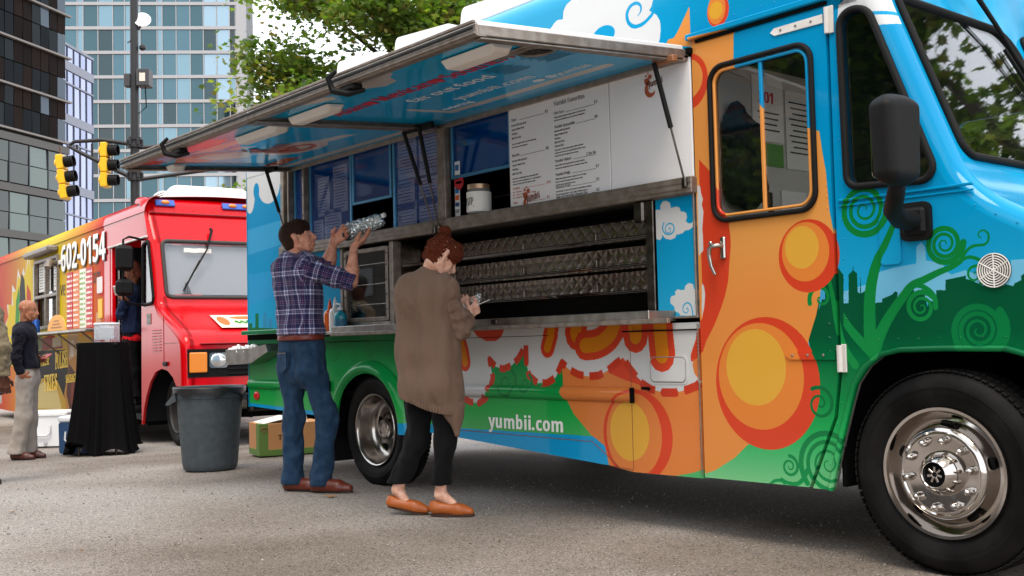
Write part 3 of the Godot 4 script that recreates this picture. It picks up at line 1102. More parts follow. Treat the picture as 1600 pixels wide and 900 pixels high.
func trees():
	var bark := mat("#4a4038", 0.9)
	bark.normal_enabled = true
	bark.normal_texture = ntex(0.03, 256, null, 6.0)
	tri_map(bark, 1.5)
	var lm := mat("#ffffff", 0.5)
	lm.vertex_color_use_as_albedo = true
	lm.backlight_enabled = true
	lm.backlight = Color(0.85, 1.0, 0.5)
	M.tree_parts = [bark, leaf_mesh(), lm]
	var hues := [Color(0.19, 0.27, 0.05), Color(0.26, 0.33, 0.07), Color(0.13, 0.20, 0.045), Color(0.33, 0.36, 0.08), Color(0.15, 0.22, 0.045), Color(0.28, 0.22, 0.06), Color(0.10, 0.16, 0.04)]
	M.hues = hues
	tree("maple_tree", "broad green maple tree rising behind the blue truck's awning", cam_ground(-2.0, 19.5), 11.0, 3.7, 2.6, 46000, 0.14, 3, hues, M.tree_parts)
	tree("young_tree", "small green tree seen between red truck and blue truck", cam_ground(-8.4, 35.0), 7.2, 1.9, 3.0, 5200, 0.17, 8, hues, M.tree_parts)

func behind_camera():
	# what the trucks' windows mirror: street trees and houses on the other sides of the lot
	var k := 0
	for q in [[Vector3(.4, 0, -11.5), 12.5, 4.6, 3.2, "dark maple beyond the blue truck's nose, mirrored in its windscreen"], [Vector3(-6.6, 0, -11.5), 6.5, 2.6, 1.6, "small maple seen through the blue truck's windscreen and far cab window"], [Vector3(4.6, 0, -13.5), 11.0, 4.2, 3.0, "second maple beyond the nose, right of the one in the windscreen"], [Vector3(-8.2, 0, 12.5), 9.5, 4.0, 2.4, "maple across the lot, mirrored in the blue truck's door window"], [Vector3(-14.5, 0, 15.0), 10.5, 4.2, 2.6, "maple across the lot, farthest along from the blue truck's nose"]]:
		tree("maple_tree", q[4], q[0], q[1], q[2], q[3], 13000, 0.24, 20 + k, M.hues, M.tree_parts)
		k += 1
	for q in [[Vector3(-4, 0, -30), Vector3(30, 9, 8), "#b5a48c", "low beige building beyond the blue truck's nose, mirrored in its windscreen"], [Vector3(-50, 0, 36), Vector3(126, 16, 8), "#4f4842", "wide dark building across the lot behind the photographer"]]:
		var t := thing("low_building", q[3], "building", q[0])
		slab(t, "wall", Vector3(0, q[1].y * .5, 0), q[1], mat(q[2], 0.8))
		slab(t, "parapet", Vector3(0, q[1].y + .2, 0), Vector3(q[1].x + .4, .4, q[1].z + .4), mat("#c7c0b5", 0.7))
		var s: float = 1.0 if q[0].z < 0 else -1.0
		var wm := MB.new()
		wm.box(Vector3.ZERO, Vector3(1.6, 1.7, .1))
		var wme := wm.mesh()
		for i in (9 if q[1].x < 60 else 26):
			for j in (2 if q[1].y < 10 else 4): shared(t, "window", wme, pane_mat("#1c2227", 0.2), Vector3((i - (4.0 if q[1].x < 60 else 12.5)) * q[1].x / (9.5 if q[1].x < 60 else 26.5), 1.8 + j * 3.1, s * (q[1].z * .5 + .02)))

# ---------------------------------------------------------------- the blue truck
const ART := [
	["A","p","#7fd0f2",[-2668,1087,-2666,1134,-2527,1164,-2526,1200,-2423,1221,-2315,1232,-2312,1298,-2290,1317,-2274,1295,-2272,1242,-2202,1223,-2194,1197,-2168,1178,-2113,1191,-2061,1171,-1941,1172,-1930,1217,-1881,1217,-1889,1053]],
	["A","p","sky2",[-2668,1087,-2713,1051,-2751,190,-1868,282,-1839,880,-1826,1160,-1884,1164,-1896,1156,-1896,1140,-1922,1129,-1926,1119,-1959,1129,-1960,1123,-2045,1127,-2088,1151,-2110,1157,-2109,1170,-2155,1164,-2194,1158,-2196,1118,-2235,1120,-2237,1077,-2265,1078,-2275,1056,-2283,1096,-2287,1121,-2299,1127,-2311,1107,-2331,1094,-2329,1125,-2349,1131,-2359,1114,-2404,1102,-2403,1120,-2413,1125,-2428,1112,-2474,1096,-2475,1083,-2505,1081,-2509,1075,-2546,1091,-2544,1137,-2571,1124,-2570,1212,-2577,1124,-2586,1130,-2586,1209,-2602,1222,-2603,1247,-2608,1222,-2627,1207,-2633,1085]],
	["A","s","vine",[-2389,1436,-2411,1384,-2449,1314,-2481,1271,-2510,1199,-2529,1117,-2536,1016,-2535,888],[20,26,32,40,48,52,56,60]],
	["A","s","vine",[-2119,1243,-2129,1227,-2166,1208,-2222,1190,-2289,1163,-2338,1144,-2379,1101,-2431,1040,-2474,978,-2506,915,-2520,869],[16,18,22,26,30,34,38,42,48,52,56]],
	["A","s","vine",[-2749,1253,-2709,1145,-2670,1040,-2620,963,-2555,897],[16,24,30,38,44]],
	["A","r","vine",[-2541,1475,112,3,0,5,30,1]],
	["A","r","vine",[-2192,1301,78,3,0,4,26,1]],
	["A","r","vine",[-2302,1055,64,2.2,40,4,22,-1]],
	["A","r","vine2",[-2069,957,113,3.7,40,6,30,1]],
	["A","r","vine",[-2073,1172,42,1.6,-60,3,14,-1]],
	["A","s","vine",[-2124,1235,-2100,1268,-2073,1283,-2034,1284,-2015,1299,-2014,1324,-2031,1340,-2050,1333,-2052,1317,-2041,1312],[10,12,12,10,9,8,7,6,5,4]],
	["A","s","vine",[-2129,1231,-2093,1241,-2058,1230,-2037,1212,-2033,1195],[12,14,14,12,10]],
	["A","s","vine",[-2358,1136,-2319,1143,-2281,1132,-2245,1095,-2240,1051],[14,18,20,22,20]],
	["A","p","orange",[-3450,2416,-3188,2401,-3195,2235,-3012,1960,-2742,1841,-2730,1741,-2717,1663,-2706,1489,-2673,1290,-2722,1183,-2762,1154,-2793,1041,-2837,933,-2853,740,-2936,512,-3189,456,-3265,392,-3386,324,-3498,288,-3622,253]],
	["A","p","sky2",[-2719,1185,-2762,1154,-2793,1041,-2837,933,-2821,852,-2700,688,-2677,634,-2652,1206,-2678,1241]],
	["A","p","#49b4e4",[-2766,1152,-2743,1156,-2745,1106,-2761,1107,-2779,1060]],
	["A","r","vine",[-2767,1113,60,1.2,200,5,22,1]],
	["A","p","sky2",[-2853,740,-2883,571,-3189,456,-3265,392,-3386,324,-3498,288,-3622,253,-3627,135,-2658,230,-2628,905,-2786,908]],
	["A","s","vine",[-2722,1194,-2704,1099,-2692,1016,-2665,906,-2613,824],[16,22,26,30,36]],
	["A","p","red",[-3423,1817,-3362,1753,-3298,1635,-3253,1489,-3255,1486,-3247,1426,-3247,1382,-3256,1324,-3269,1221,-3291,1149,-3322,1083,-3363,1010,-3414,937,-3437,885,-3495,870,-3496,961,-3448,1035,-3430,1050]],
	["A","p","#eeeae6",[-3439,1694,-3421,1685,-3416,1650,-3406,1621,-3414,1594,-3405,1559,-3415,1484,-3413,1374,-3442,1349]],
	["A","p","#eeeae6",[-3430,1217,-3417,1203,-3411,1161,-3421,1093,-3437,1053]],
	["A","e","red",[-3471,2205,120,137]],
	["A","e","orange",[-3503,2218,120,106]],
	["A","e","red",[-3280,2511,66,80]],
	["A","e","#ff9440",[-3288,2520,54,73]],
	["A","e","#fcb83a",[-3292,2516,40,42]],
	["A","e","red",[-2823,1302,156,161]],
	["A","e","#ff9440",[-2838,1321,123,131]],
	["A","e","#fdbb46",[-2855,1342,88,94]],
	["A","e","red",[-3074,741,288,301]],
	["A","e","#ff9440",[-3106,772,238,243]],
	["A","e","#fdbb46",[-3129,813,168,175]],
	["A","r","dvine",[-2792,655,74,1.7,120,6,18,1]],
	["A","r","dvine",[-2761,399,143,3.3,-140,5,26,1]],
	["A","r","dvine",[-2960,373,47,1.8,90,4,16,1]],
	["A","s","dvine",[-3007,314,-2974,300,-2924,300,-2891,324,-2869,363],[14,16,18,20,22]],
	["A","s","dvine",[-3068,288,-3041,304,-3007,307,-2991,295],[12,14,14,12]],
	["A","p","#f2f1ef",[-2634,2310,-2625,2369,-2561,2408,-2296,2359,-2254,2295,-2273,2242,-2359,2242,-2394,2235,-2459,2240,-2469,2280,-2498,2298,-2518,2336,-2579,2341,-2608,2331]],
	["A","p","skyp",[-2474,2303,-2385,2292,-2392,2277,-2462,2287]],
	["B","p","#f6f4f2",[-4454,2721,-4438,2733,-4409,2744,-4366,2737,-4360,2779,-4336,2811,-4296,2827,-4260,2850,-4139,2849,-3938,2811,-3735,2741,-3697,2701,-3693,2670,-3702,2643,-3720,2623,-3691,2603,-3669,2585,-3650,2553,-3646,2511,-3654,2464,-3669,2428,-3951,2482,-4514,2653,-4487,2696]],
	["B","s","skyp",[-3801,2615,-3783,2629,-3776,2647,-3782,2666,-3801,2681,-3825,2685,-3853,2676,-3874,2651,-3876,2621,-3863,2591,-3833,2568,-3796,2562,-3755,2569,-3721,2586,-3697,2604,-3694,2641],[4,8,12,15,17,18,20,21,21,21,21,21,20,19,18,14]],
	["B","e","skyp",[-4051,2573,83,51]],
	["B","p","orange",[-3597,2446,-3559,2446,-3526,2482,-3486,2535,-3460,2571,-3447,2577,-3410,2610,-3301,2624,-3254,2370,-3313,2338,-3617,2421]],
	["B","p","orange2",[-4445,836,-4442,671,-4361,557,-4216,438,-4101,299,-4079,245,-3421,246,-3388,1038,-3511,948]],
	["B","p","skyp2",[-5794,446,-5450,434,-4215,443,-4128,397,-4101,299,-4087,244,-5801,234]],
	["B","e","red",[-3893,465,243,234]],
	["B","e","orange2",[-3917,466,195,214]],
	["B","e","#fdbb46",[-3945,483,139,152]],
	["B","p","#5cc878",[-3762,267,-3635,279,-3538,299,-3454,324,-3440,254,-3764,238]],
	["B","p","#eae7e4",[-5771,1126,-5787,652,-5694,606,-5579,589,-5466,618,-5367,627,-5282,597,-5198,592,-5134,620,-5092,665,-5058,748,-5073,805,-5085,855,-5026,811,-4957,799,-4877,821,-4818,861,-4749,940,-4749,836,-4727,763,-4655,721,-4573,722,-4501,753,-4445,836,-4394,800,-4319,772,-4244,761,-4162,767,-4097,790,-4032,829,-3977,857,-3926,802,-3861,737,-3788,700,-3702,686,-3625,687,-3548,702,-3487,721,-3459,742,-3498,783,-3509,824,-3494,865,-3477,948,-3442,1009,-3424,1039,-3423,1070,-3423,1080]],
	["B","p","red",[-4097,790,-4032,829,-3977,861,-3940,824,-3904,780,-3831,727,-3861,721,-3951,741,-4043,768]],
	["B","p","red",[-3423,1070,-3434,1039,-3476,979,-3481,948,-3502,907,-3517,871,-3516,836,-3481,855,-3446,891,-3430,906]],
	["B","s","dash",[-5787,652,-5694,606,-5693,606],[42,42,42]],
	["B","s","dash",[-5648,599,-5579,589,-5545,598],[42,42,42]],
	["B","s","dash",[-5502,609,-5466,618,-5398,624],[42,42,42]],
	["B","s","dash",[-5354,622,-5282,597,-5253,595],[42,42,42]],
	["B","s","dash",[-5208,593,-5198,592,-5134,620,-5117,638],[42,42,42,42]],
	["B","s","dash",[-5089,673,-5058,748,-5064,771],[42,42,42]],
	["B","s","dash",[-5075,814,-5085,855,-5034,817],[42,42,42]],
	["B","s","dash",[-4992,805,-4957,799,-4890,817],[42,42,42]],
	["B","s","dash",[-4851,839,-4818,861,-4775,910],[42,42,42]],
	["B","s","dash",[-4749,935,-4749,836,-4747,830],[42,42,42]],
	["B","s","dash",[-4734,787,-4727,763,-4658,723],[42,42,42]],
	["B","s","dash",[-4613,722,-4573,722,-4513,748],[42,42,42]],
	["B","s","dash",[-4483,779,-4445,836,-4415,815],[42,42,42]],
	["B","s","dash",[-4376,793,-4319,772,-4276,766],[42,42,42]],
	["B","s","dash",[-4231,762,-4162,767,-4128,779],[42,42,42]],
	["B","s","dash",[-4087,796,-4032,829,-3995,848],[42,42,42]],
	["B","s","dash",[-3960,839,-3926,802,-3888,764],[42,42,42]],
	["B","s","dash",[-3854,734,-3788,700,-3758,695],[42,42,42]],
	["B","s","dash",[-3713,688,-3702,686,-3625,687,-3609,690],[42,42,42,42]],
	["B","s","dash",[-3565,699,-3548,702,-3487,721,-3468,735],[42,42,42,42]],
	["B","p","red",[-5234,1033,-5194,997,-5112,964,-5020,965,-4959,993,-4932,1036,-5234,1044]],
	["B","s","red",[-4504,1073,-4527,1002,-4564,919],[115,115,115]],
	["B","s","#f7941d",[-4504,1073,-4527,1002,-4564,919],[57,57,57]],
	["B","s","red",[-4311,1067,-4327,986],[170,170]],
	["B","s","#f7941d",[-4311,1067,-4327,986],[85,85]],
	["B","s","red",[-4262,927,-4164,935,-4082,970,-4033,1019,-4012,1057],[160,160,160,160,160]],
	["B","s","#f7941d",[-4262,927,-4164,935,-4082,970,-4033,1019,-4012,1057],[80,80,80,80,80]],
	["B","s","red",[-3881,1053,-3884,971],[175,175]],
	["B","s","#f7941d",[-3881,1053,-3884,971],[87,87]],
	["B","s","red",[-3715,1080,-3712,984,-3701,872],[170,170,170]],
	["B","s","#f7941d",[-3715,1080,-3712,984,-3701,872],[85,85,85]],
	["B","s","red",[-5387,995,-5346,915,-5327,837],[110,110,110]],
	["B","s","#f7941d",[-5387,995,-5346,915,-5327,837],[55,55,55]],
	["B","r","#0b8a44",[-4930,712,93,1.3,60,6,22,1]],
	["B","r","#0b8a44",[-4757,714,62,1.2,60,6,18,1]],
	["B","r","dgv",[-6894,926,78,3,0,4,14,1]],
	["B","r","dgv",[-6622,888,45,1.4,0,4,12,1]],
	["B","r","dgv",[-6408,911,39,1.4,0,4,12,1]],
	["B","p","#f2f1ef",[-8261,2489,-8267,2250,-7584,2236,-7580,2392]],
	["B","e","#f2f1ef",[-8193,2203,86,142]],
	["B","e","#f2f1ef",[-7858,2235,179,127]],
	["B","e","#f2f1ef",[-7599,2263,77,95]],
	["B","e","base",[-8077,2232,50,67]],
	["B","p","#3fb2e6",[-8280,1720,-8275,1931,-7591,1957,-7597,1767]],
	["B","p","#2aa9e2",[-8290,1297,-8284,1561,-7602,1568,-7607,1394]],
	["B","p","#0b7a45",[-8295,1112,-8224,1163,-8178,1162,-8179,1125,-8122,1124,-8120,1238,-8063,1236,-8066,1122,-7615,1101,-7621,873,-8301,875]],
	["B","p","#3a9fd0",[-7988,1120,-7986,1213,-7952,1263,-7920,1210,-7922,1118]],
	["B","p","#3a9fd0",[-7901,1118,-7899,1189,-7834,1187,-7836,1116]],
	["B","p","base",[-3716,1045,-3440,1045,-3440,1660,-3716,1660]],
	["B","p","#eceae8",[-3722,1457,-3716,1598,-3702,1603,-3682,1597,-3678,1624,-3661,1639,-3638,1640,-3616,1627,-3609,1601,-3594,1602,-3577,1604,-3555,1598,-3545,1574,-3529,1575,-3510,1563,-3508,1542,-3517,1526,-3499,1512,-3480,1512,-3471,1522,-3445,1515,-3445,1505,-3463,1502,-3478,1489,-3500,1480,-3522,1481,-3539,1467,-3561,1466,-3578,1465,-3589,1449,-3618,1443,-3651,1450,-3664,1464,-3676,1470,-3674,1457,-3691,1447]],
	["B","s","skyp",[-3631,1495,-3622,1503,-3616,1490,-3627,1478,-3648,1486,-3651,1506,-3631,1523,-3603,1518,-3593,1496,-3605,1476,-3633,1470,-3661,1484,-3669,1508,-3659,1532],[3,3,4,4,5,5,6,6,7,7,7,7,7,6]],
	["B","p","#eceae8",[-3572,1065,-3577,1078,-3604,1087,-3609,1112,-3631,1126,-3634,1147,-3624,1164,-3598,1167,-3600,1184,-3583,1195,-3561,1190,-3539,1189,-3533,1209,-3511,1222,-3484,1215,-3476,1190,-3458,1185,-3445,1167,-3437,1159,-3437,1060]],
	["B","s","skyp",[-3532,1093,-3523,1101,-3520,1084,-3535,1076,-3552,1089,-3547,1114,-3522,1126,-3501,1112,-3492,1083,-3490,1062],[3,4,4,5,5,6,6,7,7,8]],
	["B","s","skyp",[-3461,1123,-3453,1131,-3447,1114,-3461,1109,-3471,1123,-3463,1139,-3444,1144],[3,4,4,5,5,6,6]],
]
const BO := Vector3(-5.0, 0.0, -1.17)      # the truck's place: the middle of its base

func art_colours() -> Dictionary:
	var f := func(rows):
		var o := []
		for r in rows: o.append([r[0], hx(r[1])])
		return o
	return {
		"skyp": f.call([[0.0, "#12aee6"], [3.0, "#12aee6"]]), "skyp2": f.call([[0.0, "#18b2ee"], [3.0, "#18b2ee"]]),
		"base": f.call([[1.0, "#38bbe6"], [1.25, "#1bafe2"], [1.5, "#05a5dc"], [2.0, "#009dd6"], [2.6, "#00a8de"], [3.0, "#1cbbe9"]]),
		"sky2": f.call([[0.28, "#8fe09a"], [0.36, "#6fd388"], [0.52, "#27c062"], [0.68, "#0f9a4e"], [0.85, "#027a43"], [0.95, "#015f39"], [1.15, "#015a37"]]),
		"low": f.call([[0.30, "#74d287"], [0.44, "#55c86a"], [0.56, "#2abf55"], [0.68, "#17a84e"], [0.80, "#10a24f"], [0.95, "#0a8c46"], [1.03, "#088242"]]),
		"vine": f.call([[0.5, "#2fae5e"], [0.80, "#1f9f4f"], [1.0, "#16974a"], [1.15, "#0f8f40"], [1.6, "#10893a"]]),
		"vine2": f.call([[0.8, "#0d8a48"], [1.1, "#0a7d42"]]), "dvine": f.call([[0.28, "#22a65a"], [0.6, "#0a7f42"], [0.9, "#08703c"]]),
		"dgv": f.call([[0.7, "#0f9a4a"], [1.0, "#117a40"]]),
		"orange": f.call([[0.28, "#ffa04e"], [1.1, "#ff9e4c"], [1.4, "#ffad58"], [1.8, "#ffa752"], [3.0, "#ffa554"]]),
		"orange2": f.call([[0.28, "#fb9149"], [1.1, "#f88d46"]]),
		"red": f.call([[0.28, "#f4512f"], [1.6, "#ee4a2c"], [3.0, "#f4512f"]]), "dash": f.call([[0.0, "#e2452b"], [1.0, "#e2452b"]]),
	}

func rivet_row(mb: MB, a: Vector3, b: Vector3, step: float, r := 0.0045, nrm := Vector3.BACK):
	var d := (b - a)
	var N := int(d.length() / step)
	var t1 := nrm.cross(Vector3(0.3, 0.9, 0.2)).normalized()
	var t2 := nrm.cross(t1)
	for i in N + 1:
		var c = a + d * (float(i) / max(N, 1))
		var ring := []
		for k in 6: ring.append(c + (t1 * cos(TAU * k / 6) + t2 * sin(TAU * k / 6)) * r)
		var tip = c + nrm * r * 0.7
		for k in 6: mb.tri(tip, ring[k], ring[(k + 1) % 6])

func spiral_wheel(parent: Node3D, at: Vector3, R: float, front: bool, off: Vector3, depth := 0.24, dull := false):
	# tyre, rim, hub: the wheel's axis is z, its outer face at at.z
	var w := Node3D.new()
	w.name = "wheel" if not parent.has_node("wheel") else "wheel_%03d" % parent.get_child_count()
	parent.add_child(w, true)
	w.position = at - off
	var xf := Transform3D(Basis(Vector3.RIGHT, PI / 2), Vector3.ZERO)     # lathe axis y -> z
	var mb := MB.new()
	var rr := R * 0.635
	mb.lathe([Vector2(rr, -depth), Vector2(R * 0.80, -depth), Vector2(R * 0.95, -depth + .015), Vector2(R * 0.99, -depth + .045), Vector2(R, -depth + .06), Vector2(R, -.06), Vector2(R * .985, -.04), Vector2(R * .95, -.018),
		Vector2(R * .90, -.004), Vector2(R * .84, .004), Vector2(R * .83, .0005), Vector2(R * .80, .0015), Vector2(R * .76, -.002), Vector2(R * .70, -.012), Vector2(R * .66, -.022), Vector2(rr, -.026)], 56, xf, 60.0)
	# tread blocks round the shoulder
	for i in 84:
		var a := TAU * i / 84
		var B := Basis(Vector3.BACK, a)
		mb.box(B * Vector3(R * .995, 0, -.045), Vector3(.007, R * TAU / 84 * .80, .040), .002, B)
		mb.box(B * Vector3(R * 1.0, R * TAU / 168.0, -.125), Vector3(.010, R * TAU / 84 * .86, .05), .002, B)
		mb.box(B * Vector3(R * .995, 0, -depth + .045), Vector3(.014, R * TAU / 84 * .72, .036), .003, B)
	obj("tyre", mb, M.tyre, w)
	var rim := MB.new()
	if front:
		rim.lathe([Vector2(rr + .006, -.03), Vector2(rr + .008, -.016), Vector2(rr + .002, -.006), Vector2(rr - .010, -.008), Vector2(rr - .016, -.02), Vector2(rr - .024, -.05), Vector2(rr - .040, -.07), Vector2(rr - .052, -.066), Vector2(rr - .060, -.045),
			Vector2(rr - .070, -.012), Vector2(rr - .078, .004), Vector2(rr - .090, .010), Vector2(rr - .096, .004), Vector2(rr - .104, .006), Vector2(rr - .115, .002), Vector2(.085, -.004)], 64, xf, 50.0)
	else:
		rim.lathe([Vector2(rr + .006, -.03), Vector2(rr + .008, -.014), Vector2(rr, -.004), Vector2(rr - .012, -.008), Vector2(rr - .018, -.03), Vector2(rr - .022, -.10), Vector2(rr - .04, -.14), Vector2(rr - .075, -.150), Vector2(.125, -.155), Vector2(.085, -.145), Vector2(.07, -.12)], 64, xf, 60.0)
	obj("rim", rim, M.rim_dull if dull else (M.chrome if front else M.chrome2), w)
	var hub := MB.new()
	if front:
		hub.lathe([Vector2(.088, -.006), Vector2(.086, .012), Vector2(.078, .030), Vector2(.066, .046), Vector2(.058, .060), Vector2(.050, .066), Vector2(.046, .062), Vector2(.044, .052)], 48, xf, 50.0)
		obj("hub_cap", hub, M.chrome, w)
		var em := MB.new()
		em.lathe([Vector2(.045, .050), Vector2(.001, .052)], 24, xf)
		var emb := obj("hub_emblem", em, M.black, w)
		var sp := MB.new()
		for i in 7:
			var B := Basis(Vector3.BACK, TAU * i / 7)
			sp.box(B * Vector3(0, .020, .055), Vector3(.009, .022, .004), .001, B)
		obj("emblem_petals", sp, M.chrome2, w)
		for i in 10:
			var a := TAU * i / 10 + .16
			var nut := MB.new()
			nut.lathe([Vector2(.0165, -.002), Vector2(.0165, .018), Vector2(.0145, .030), Vector2(.011, .040), Vector2(.004, .045), Vector2(.0005, .046)], 14, Transform3D(xf.basis, Vector3(cos(a) * .132, sin(a) * .132, 0)), 45.0)
			obj("lug_nut", nut, M.chrome, w)
		for i in 5:
			var a := TAU * i / 5 + .25
			var hole := MB.new()
			var o := PackedVector2Array()
			for k in 16: o.append(Vector2(cos(TAU * k / 16) * .011, sin(TAU * k / 16) * .024))
			hole.plate(o, -.012, .003, Transform3D(Basis(Vector3.BACK, a), Vector3(cos(a) * (rr - .063), sin(a) * (rr - .063), -.030)) * Transform3D(Basis(Vector3.UP, -.9), Vector3.ZERO))
			obj("hand_hole", hole, M.black, w)
	else:
		hub.lathe([Vector2(.072, -.145), Vector2(.070, -.09), Vector2(.060, -.075), Vector2(.045, -.072), Vector2(.043, -.080), Vector2(.001, -.080)], 40, xf, 40.0)
		obj("hub_cap", hub, M.rim_dull if dull else M.chrome2, w)
		for i in 5:
			var a := TAU * i / 5 + .35
			var hole := MB.new()
			var o := PackedVector2Array()
			for k in 20: o.append(Vector2(cos(TAU * k / 20) * .026, sin(TAU * k / 20) * .036))
			hole.plate(o, -.02, .004, Transform3D(Basis(Vector3.BACK, a), Vector3(cos(a) * .165, sin(a) * .165, -.152)))
			obj("hand_hole", hole, M.black, w)
	return w

# a rounded body corner and front skin: the side-view outline prof (x, y) swept from z0 inwards to z1, with a corner radius r at each side
func offset_profile(prof: Array, d: float) -> Array:
	var o := []
	for i in prof.size():
		var t: Vector2 = (prof[min(i + 1, prof.size() - 1)] - prof[max(i - 1, 0)]).normalized()
		o.append(prof[i] - Vector2(-t.y, t.x) * d)     # outline runs from the roof down the nose: outside is to its left ... (-t.y, t.x)
	return o

func corner_rows(prof: Array, r: float, zs: float, dirz: float, seg := 6) -> Array:
	var rows := []
	var inner := offset_profile(prof, r)
	for k in seg + 1:
		var ph := PI / 2 * k / seg
		var row := []
		for i in prof.size():
			var nrm: Vector2 = (prof[i] - inner[i]) / r
			var p: Vector2 = prof[i] - nrm * r * (1.0 - sin(ph))
			row.append(Vector3(p.x, p.y, zs + dirz * r * (1.0 - cos(ph))))
		rows.append(row)
	return rows

func dense(prof: Array, step: float) -> Array:
	var o := []
	for i in prof.size() - 1:
		var N := int(max(1, prof[i].distance_to(prof[i + 1]) / step))
		for k in N: o.append(prof[i].lerp(prof[i + 1], float(k) / N))
	o.append(prof[-1])
	return o

func smooth_prof(p: Array) -> Array:
	var q := p
	for it in 2:
		var o := [q[0]]
		for i in q.size() - 1:
			o.append(q[i].lerp(q[i + 1], 0.25)); o.append(q[i].lerp(q[i + 1], 0.75))
		o.append(q[-1])
		q = o
	return q

func blue_truck():
	var T := thing("food_truck", "blue food truck with orange circles, green vines and open awning", "food truck", BO)
	var cols := art_colours()
	# print of the wrap: cab (A), body (B)
	var PA := Painter.new(2.36, 2.85, -3.46, 3.05, 560.0)
	PA.cols = cols
	PA.all("base")
	PA.run(ART, "A")
	var artA := paint(PA.tex())
	artA.albedo_texture = PA.tex()
	var PB := Painter.new(4.86, 2.85, -8.30, 3.05, 400.0)
	PB.cols = cols
	PB.all("base")
	PB.fill("low", V2([-8.3, 1.045, -3.44, 1.045, -3.44, .2, -8.3, .2]))
	PB.fill("skyp2", V2([-8.3, .515, -5.9, .44, -5.9, .2, -8.3, .2]))
	PB.run(ART, "B")
	var artB := paint(PB.tex())
	var ra := Rect2(-3.46, 3.05, 2.36, 2.85)
	var rb := Rect2(-8.30, 3.05, 4.86, 2.85)
	var plain := paint("#0aa4d8")
	M.blue_paint = plain
	var roofm := mat("#e9e7e4", 0.5)
	var ZW := -2.34
	var mb: MB

	# ---- lower side panel with the rear wheel cut out
	mb = MB.new(); mb.pr = rb
	var low := PackedVector2Array([Vector2(-8.25, 1.03), Vector2(-8.25, .488), Vector2(-7.1, .447), Vector2(-6.885, .438)])
	for i in 17:
		var a := PI - PI * i / 16.0
		low.append(Vector2(-6.42 + cos(a) * .465, .40 + sin(a) * .455))
	low.append_array(PackedVector2Array([Vector2(-5.945, .405), Vector2(-5.43, .377), Vector2(-4.10, .297), Vector2(-3.92, .276), Vector2(-3.462, .280), Vector2(-3.462, 1.03)]))
	mb.plate(low, -.03, 0.0)
	obj("lower_side_panel", mb, artB, T, BO)
	# flare round the rear wheel
	mb = MB.new(); mb.pr = rb
	var rows := []
	for k in 8:
		var f := k / 7.0
		var row := []
		for i in 29:
			var a := PI + .04 - (PI + .08) * i / 28.0
			var rx: float = lerp(.395, .50, f)
			row.append(Vector3(-6.42 + cos(a) * rx, .385 + sin(a) * (rx * (.96 - .02 * f)) , .006 + .052 * sin(PI * (0.16 + 0.84 * f)) ))
		rows.append(row)
	mb.grid(rows)
	obj("wheel_flare", mb, artB, T, BO)
	# long moulding along the side (front part ends in a square cut)
	for seg in [[-5.93, -3.91], [-8.22, -6.95]]:
		mb = MB.new(); mb.pr = rb
		var mrows := []
		for k in 9:
			var a := PI * k / 8.0
			mrows.append([Vector3(seg[0], .668 + .038 * cos(a), .002 + .028 * sin(a)), Vector3(seg[1], .668 + .038 * cos(a), .002 + .028 * sin(a))])
		mb.grid(mrows)
		obj("side_moulding", mb, artB, T, BO)
		mb = MB.new()
		mb.box(Vector3(seg[1] + .004, .668, .014), Vector3(.010, .078, .032), .003)
		obj("moulding_end", mb, M.black, T, BO)
	# seam strip and dark gap under the counter
	mb = MB.new(); mb.pr = rb
	mb.box(Vector3(-5.15, 1.010, .0035), Vector3(2.5, .042, .005))
	obj("seam_strip", mb, artB, T, BO)
	mb = MB.new()
	mb.box(Vector3(-3.72, .995, .006), Vector3(.5, .007, .006))
	mb.box(Vector3(-6.4, .988, .001), Vector3(3.7, .005, .004))
	obj("seam_gap", mb, M.black, T, BO)
	# rear strip, blue panel behind the man, small cloud panel
	for pn in [[-8.25, 1.085, -7.60, 2.36], [-7.60, 1.06, -6.76, 1.655]]:
		mb = MB.new(); mb.pr = rb
		mb.plate(V2([pn[0], pn[1], pn[2], pn[1], pn[2], pn[3], pn[0], pn[3]]), -.03, 0.0)
		obj("side_panel", mb, artB, T, BO)
	mb = MB.new(); mb.pr = rb
	mb.plate(rrect(-3.713, 1.062, -3.468, 1.650, .006, 2), -.03, .006)
	obj("cloud_panel", mb, artB, T, BO)
	mb = MB.new()
	mb.box(Vector3(-3.462, 1.36, .006), Vector3(.010, .62, .014), .002); mb.box(Vector3(-3.59, 1.056, .004), Vector3(.27, .010, .02), .002); mb.box(Vector3(-3.59, 1.655, .003), Vector3(.27, .008, .014), .002)
	obj("panel_trim", mb, M.alu, T, BO)
	mb = MB.new()
	mb.box(Vector3(-3.922, .65, .0008), Vector3(.0022, .72, .002))
	mb.plate(V2([-4.135, .30, -4.13, .30, -3.925, .285, -3.925, .289]), .0005, .002); mb.tube([Vector3(-4.22, .415, .001), Vector3(-4.02, .292, .001)], .002, 4); mb.tube([Vector3(-5.9, .425, .001), Vector3(-4.22, .415, .001)], .002, 4)
	obj("panel_seams", mb, mat("#8a4a34", 0.6), T, BO)
	# rear ledge and dark step under it
	mb = MB.new(); mb.pr = rb
	mb.box(Vector3(-7.9, 1.083, .03), Vector3(.70, .035, .07), .006)
	obj("rear_ledge", mb, artB, T, BO)
	mb = MB.new()
	mb.box(Vector3(-7.95, 1.045, .004), Vector3(.6, .045, .008))
	obj("ledge_gap", mb, M.black, T, BO)
	# steel tray folded out at the rear corner
	mb = MB.new()
	var tz := .13
	mb.plate(V2([-8.40, .825, -7.95, .838, -7.66, .93, -7.70, .985, -7.97, .955, -8.40, .95]), .004, tz)
	obj("side_tray", mb, M.steel, T, BO)

	# ---- upper side and roof: one section swept along the truck, clad in the wrap up to the curve
	var sec := []
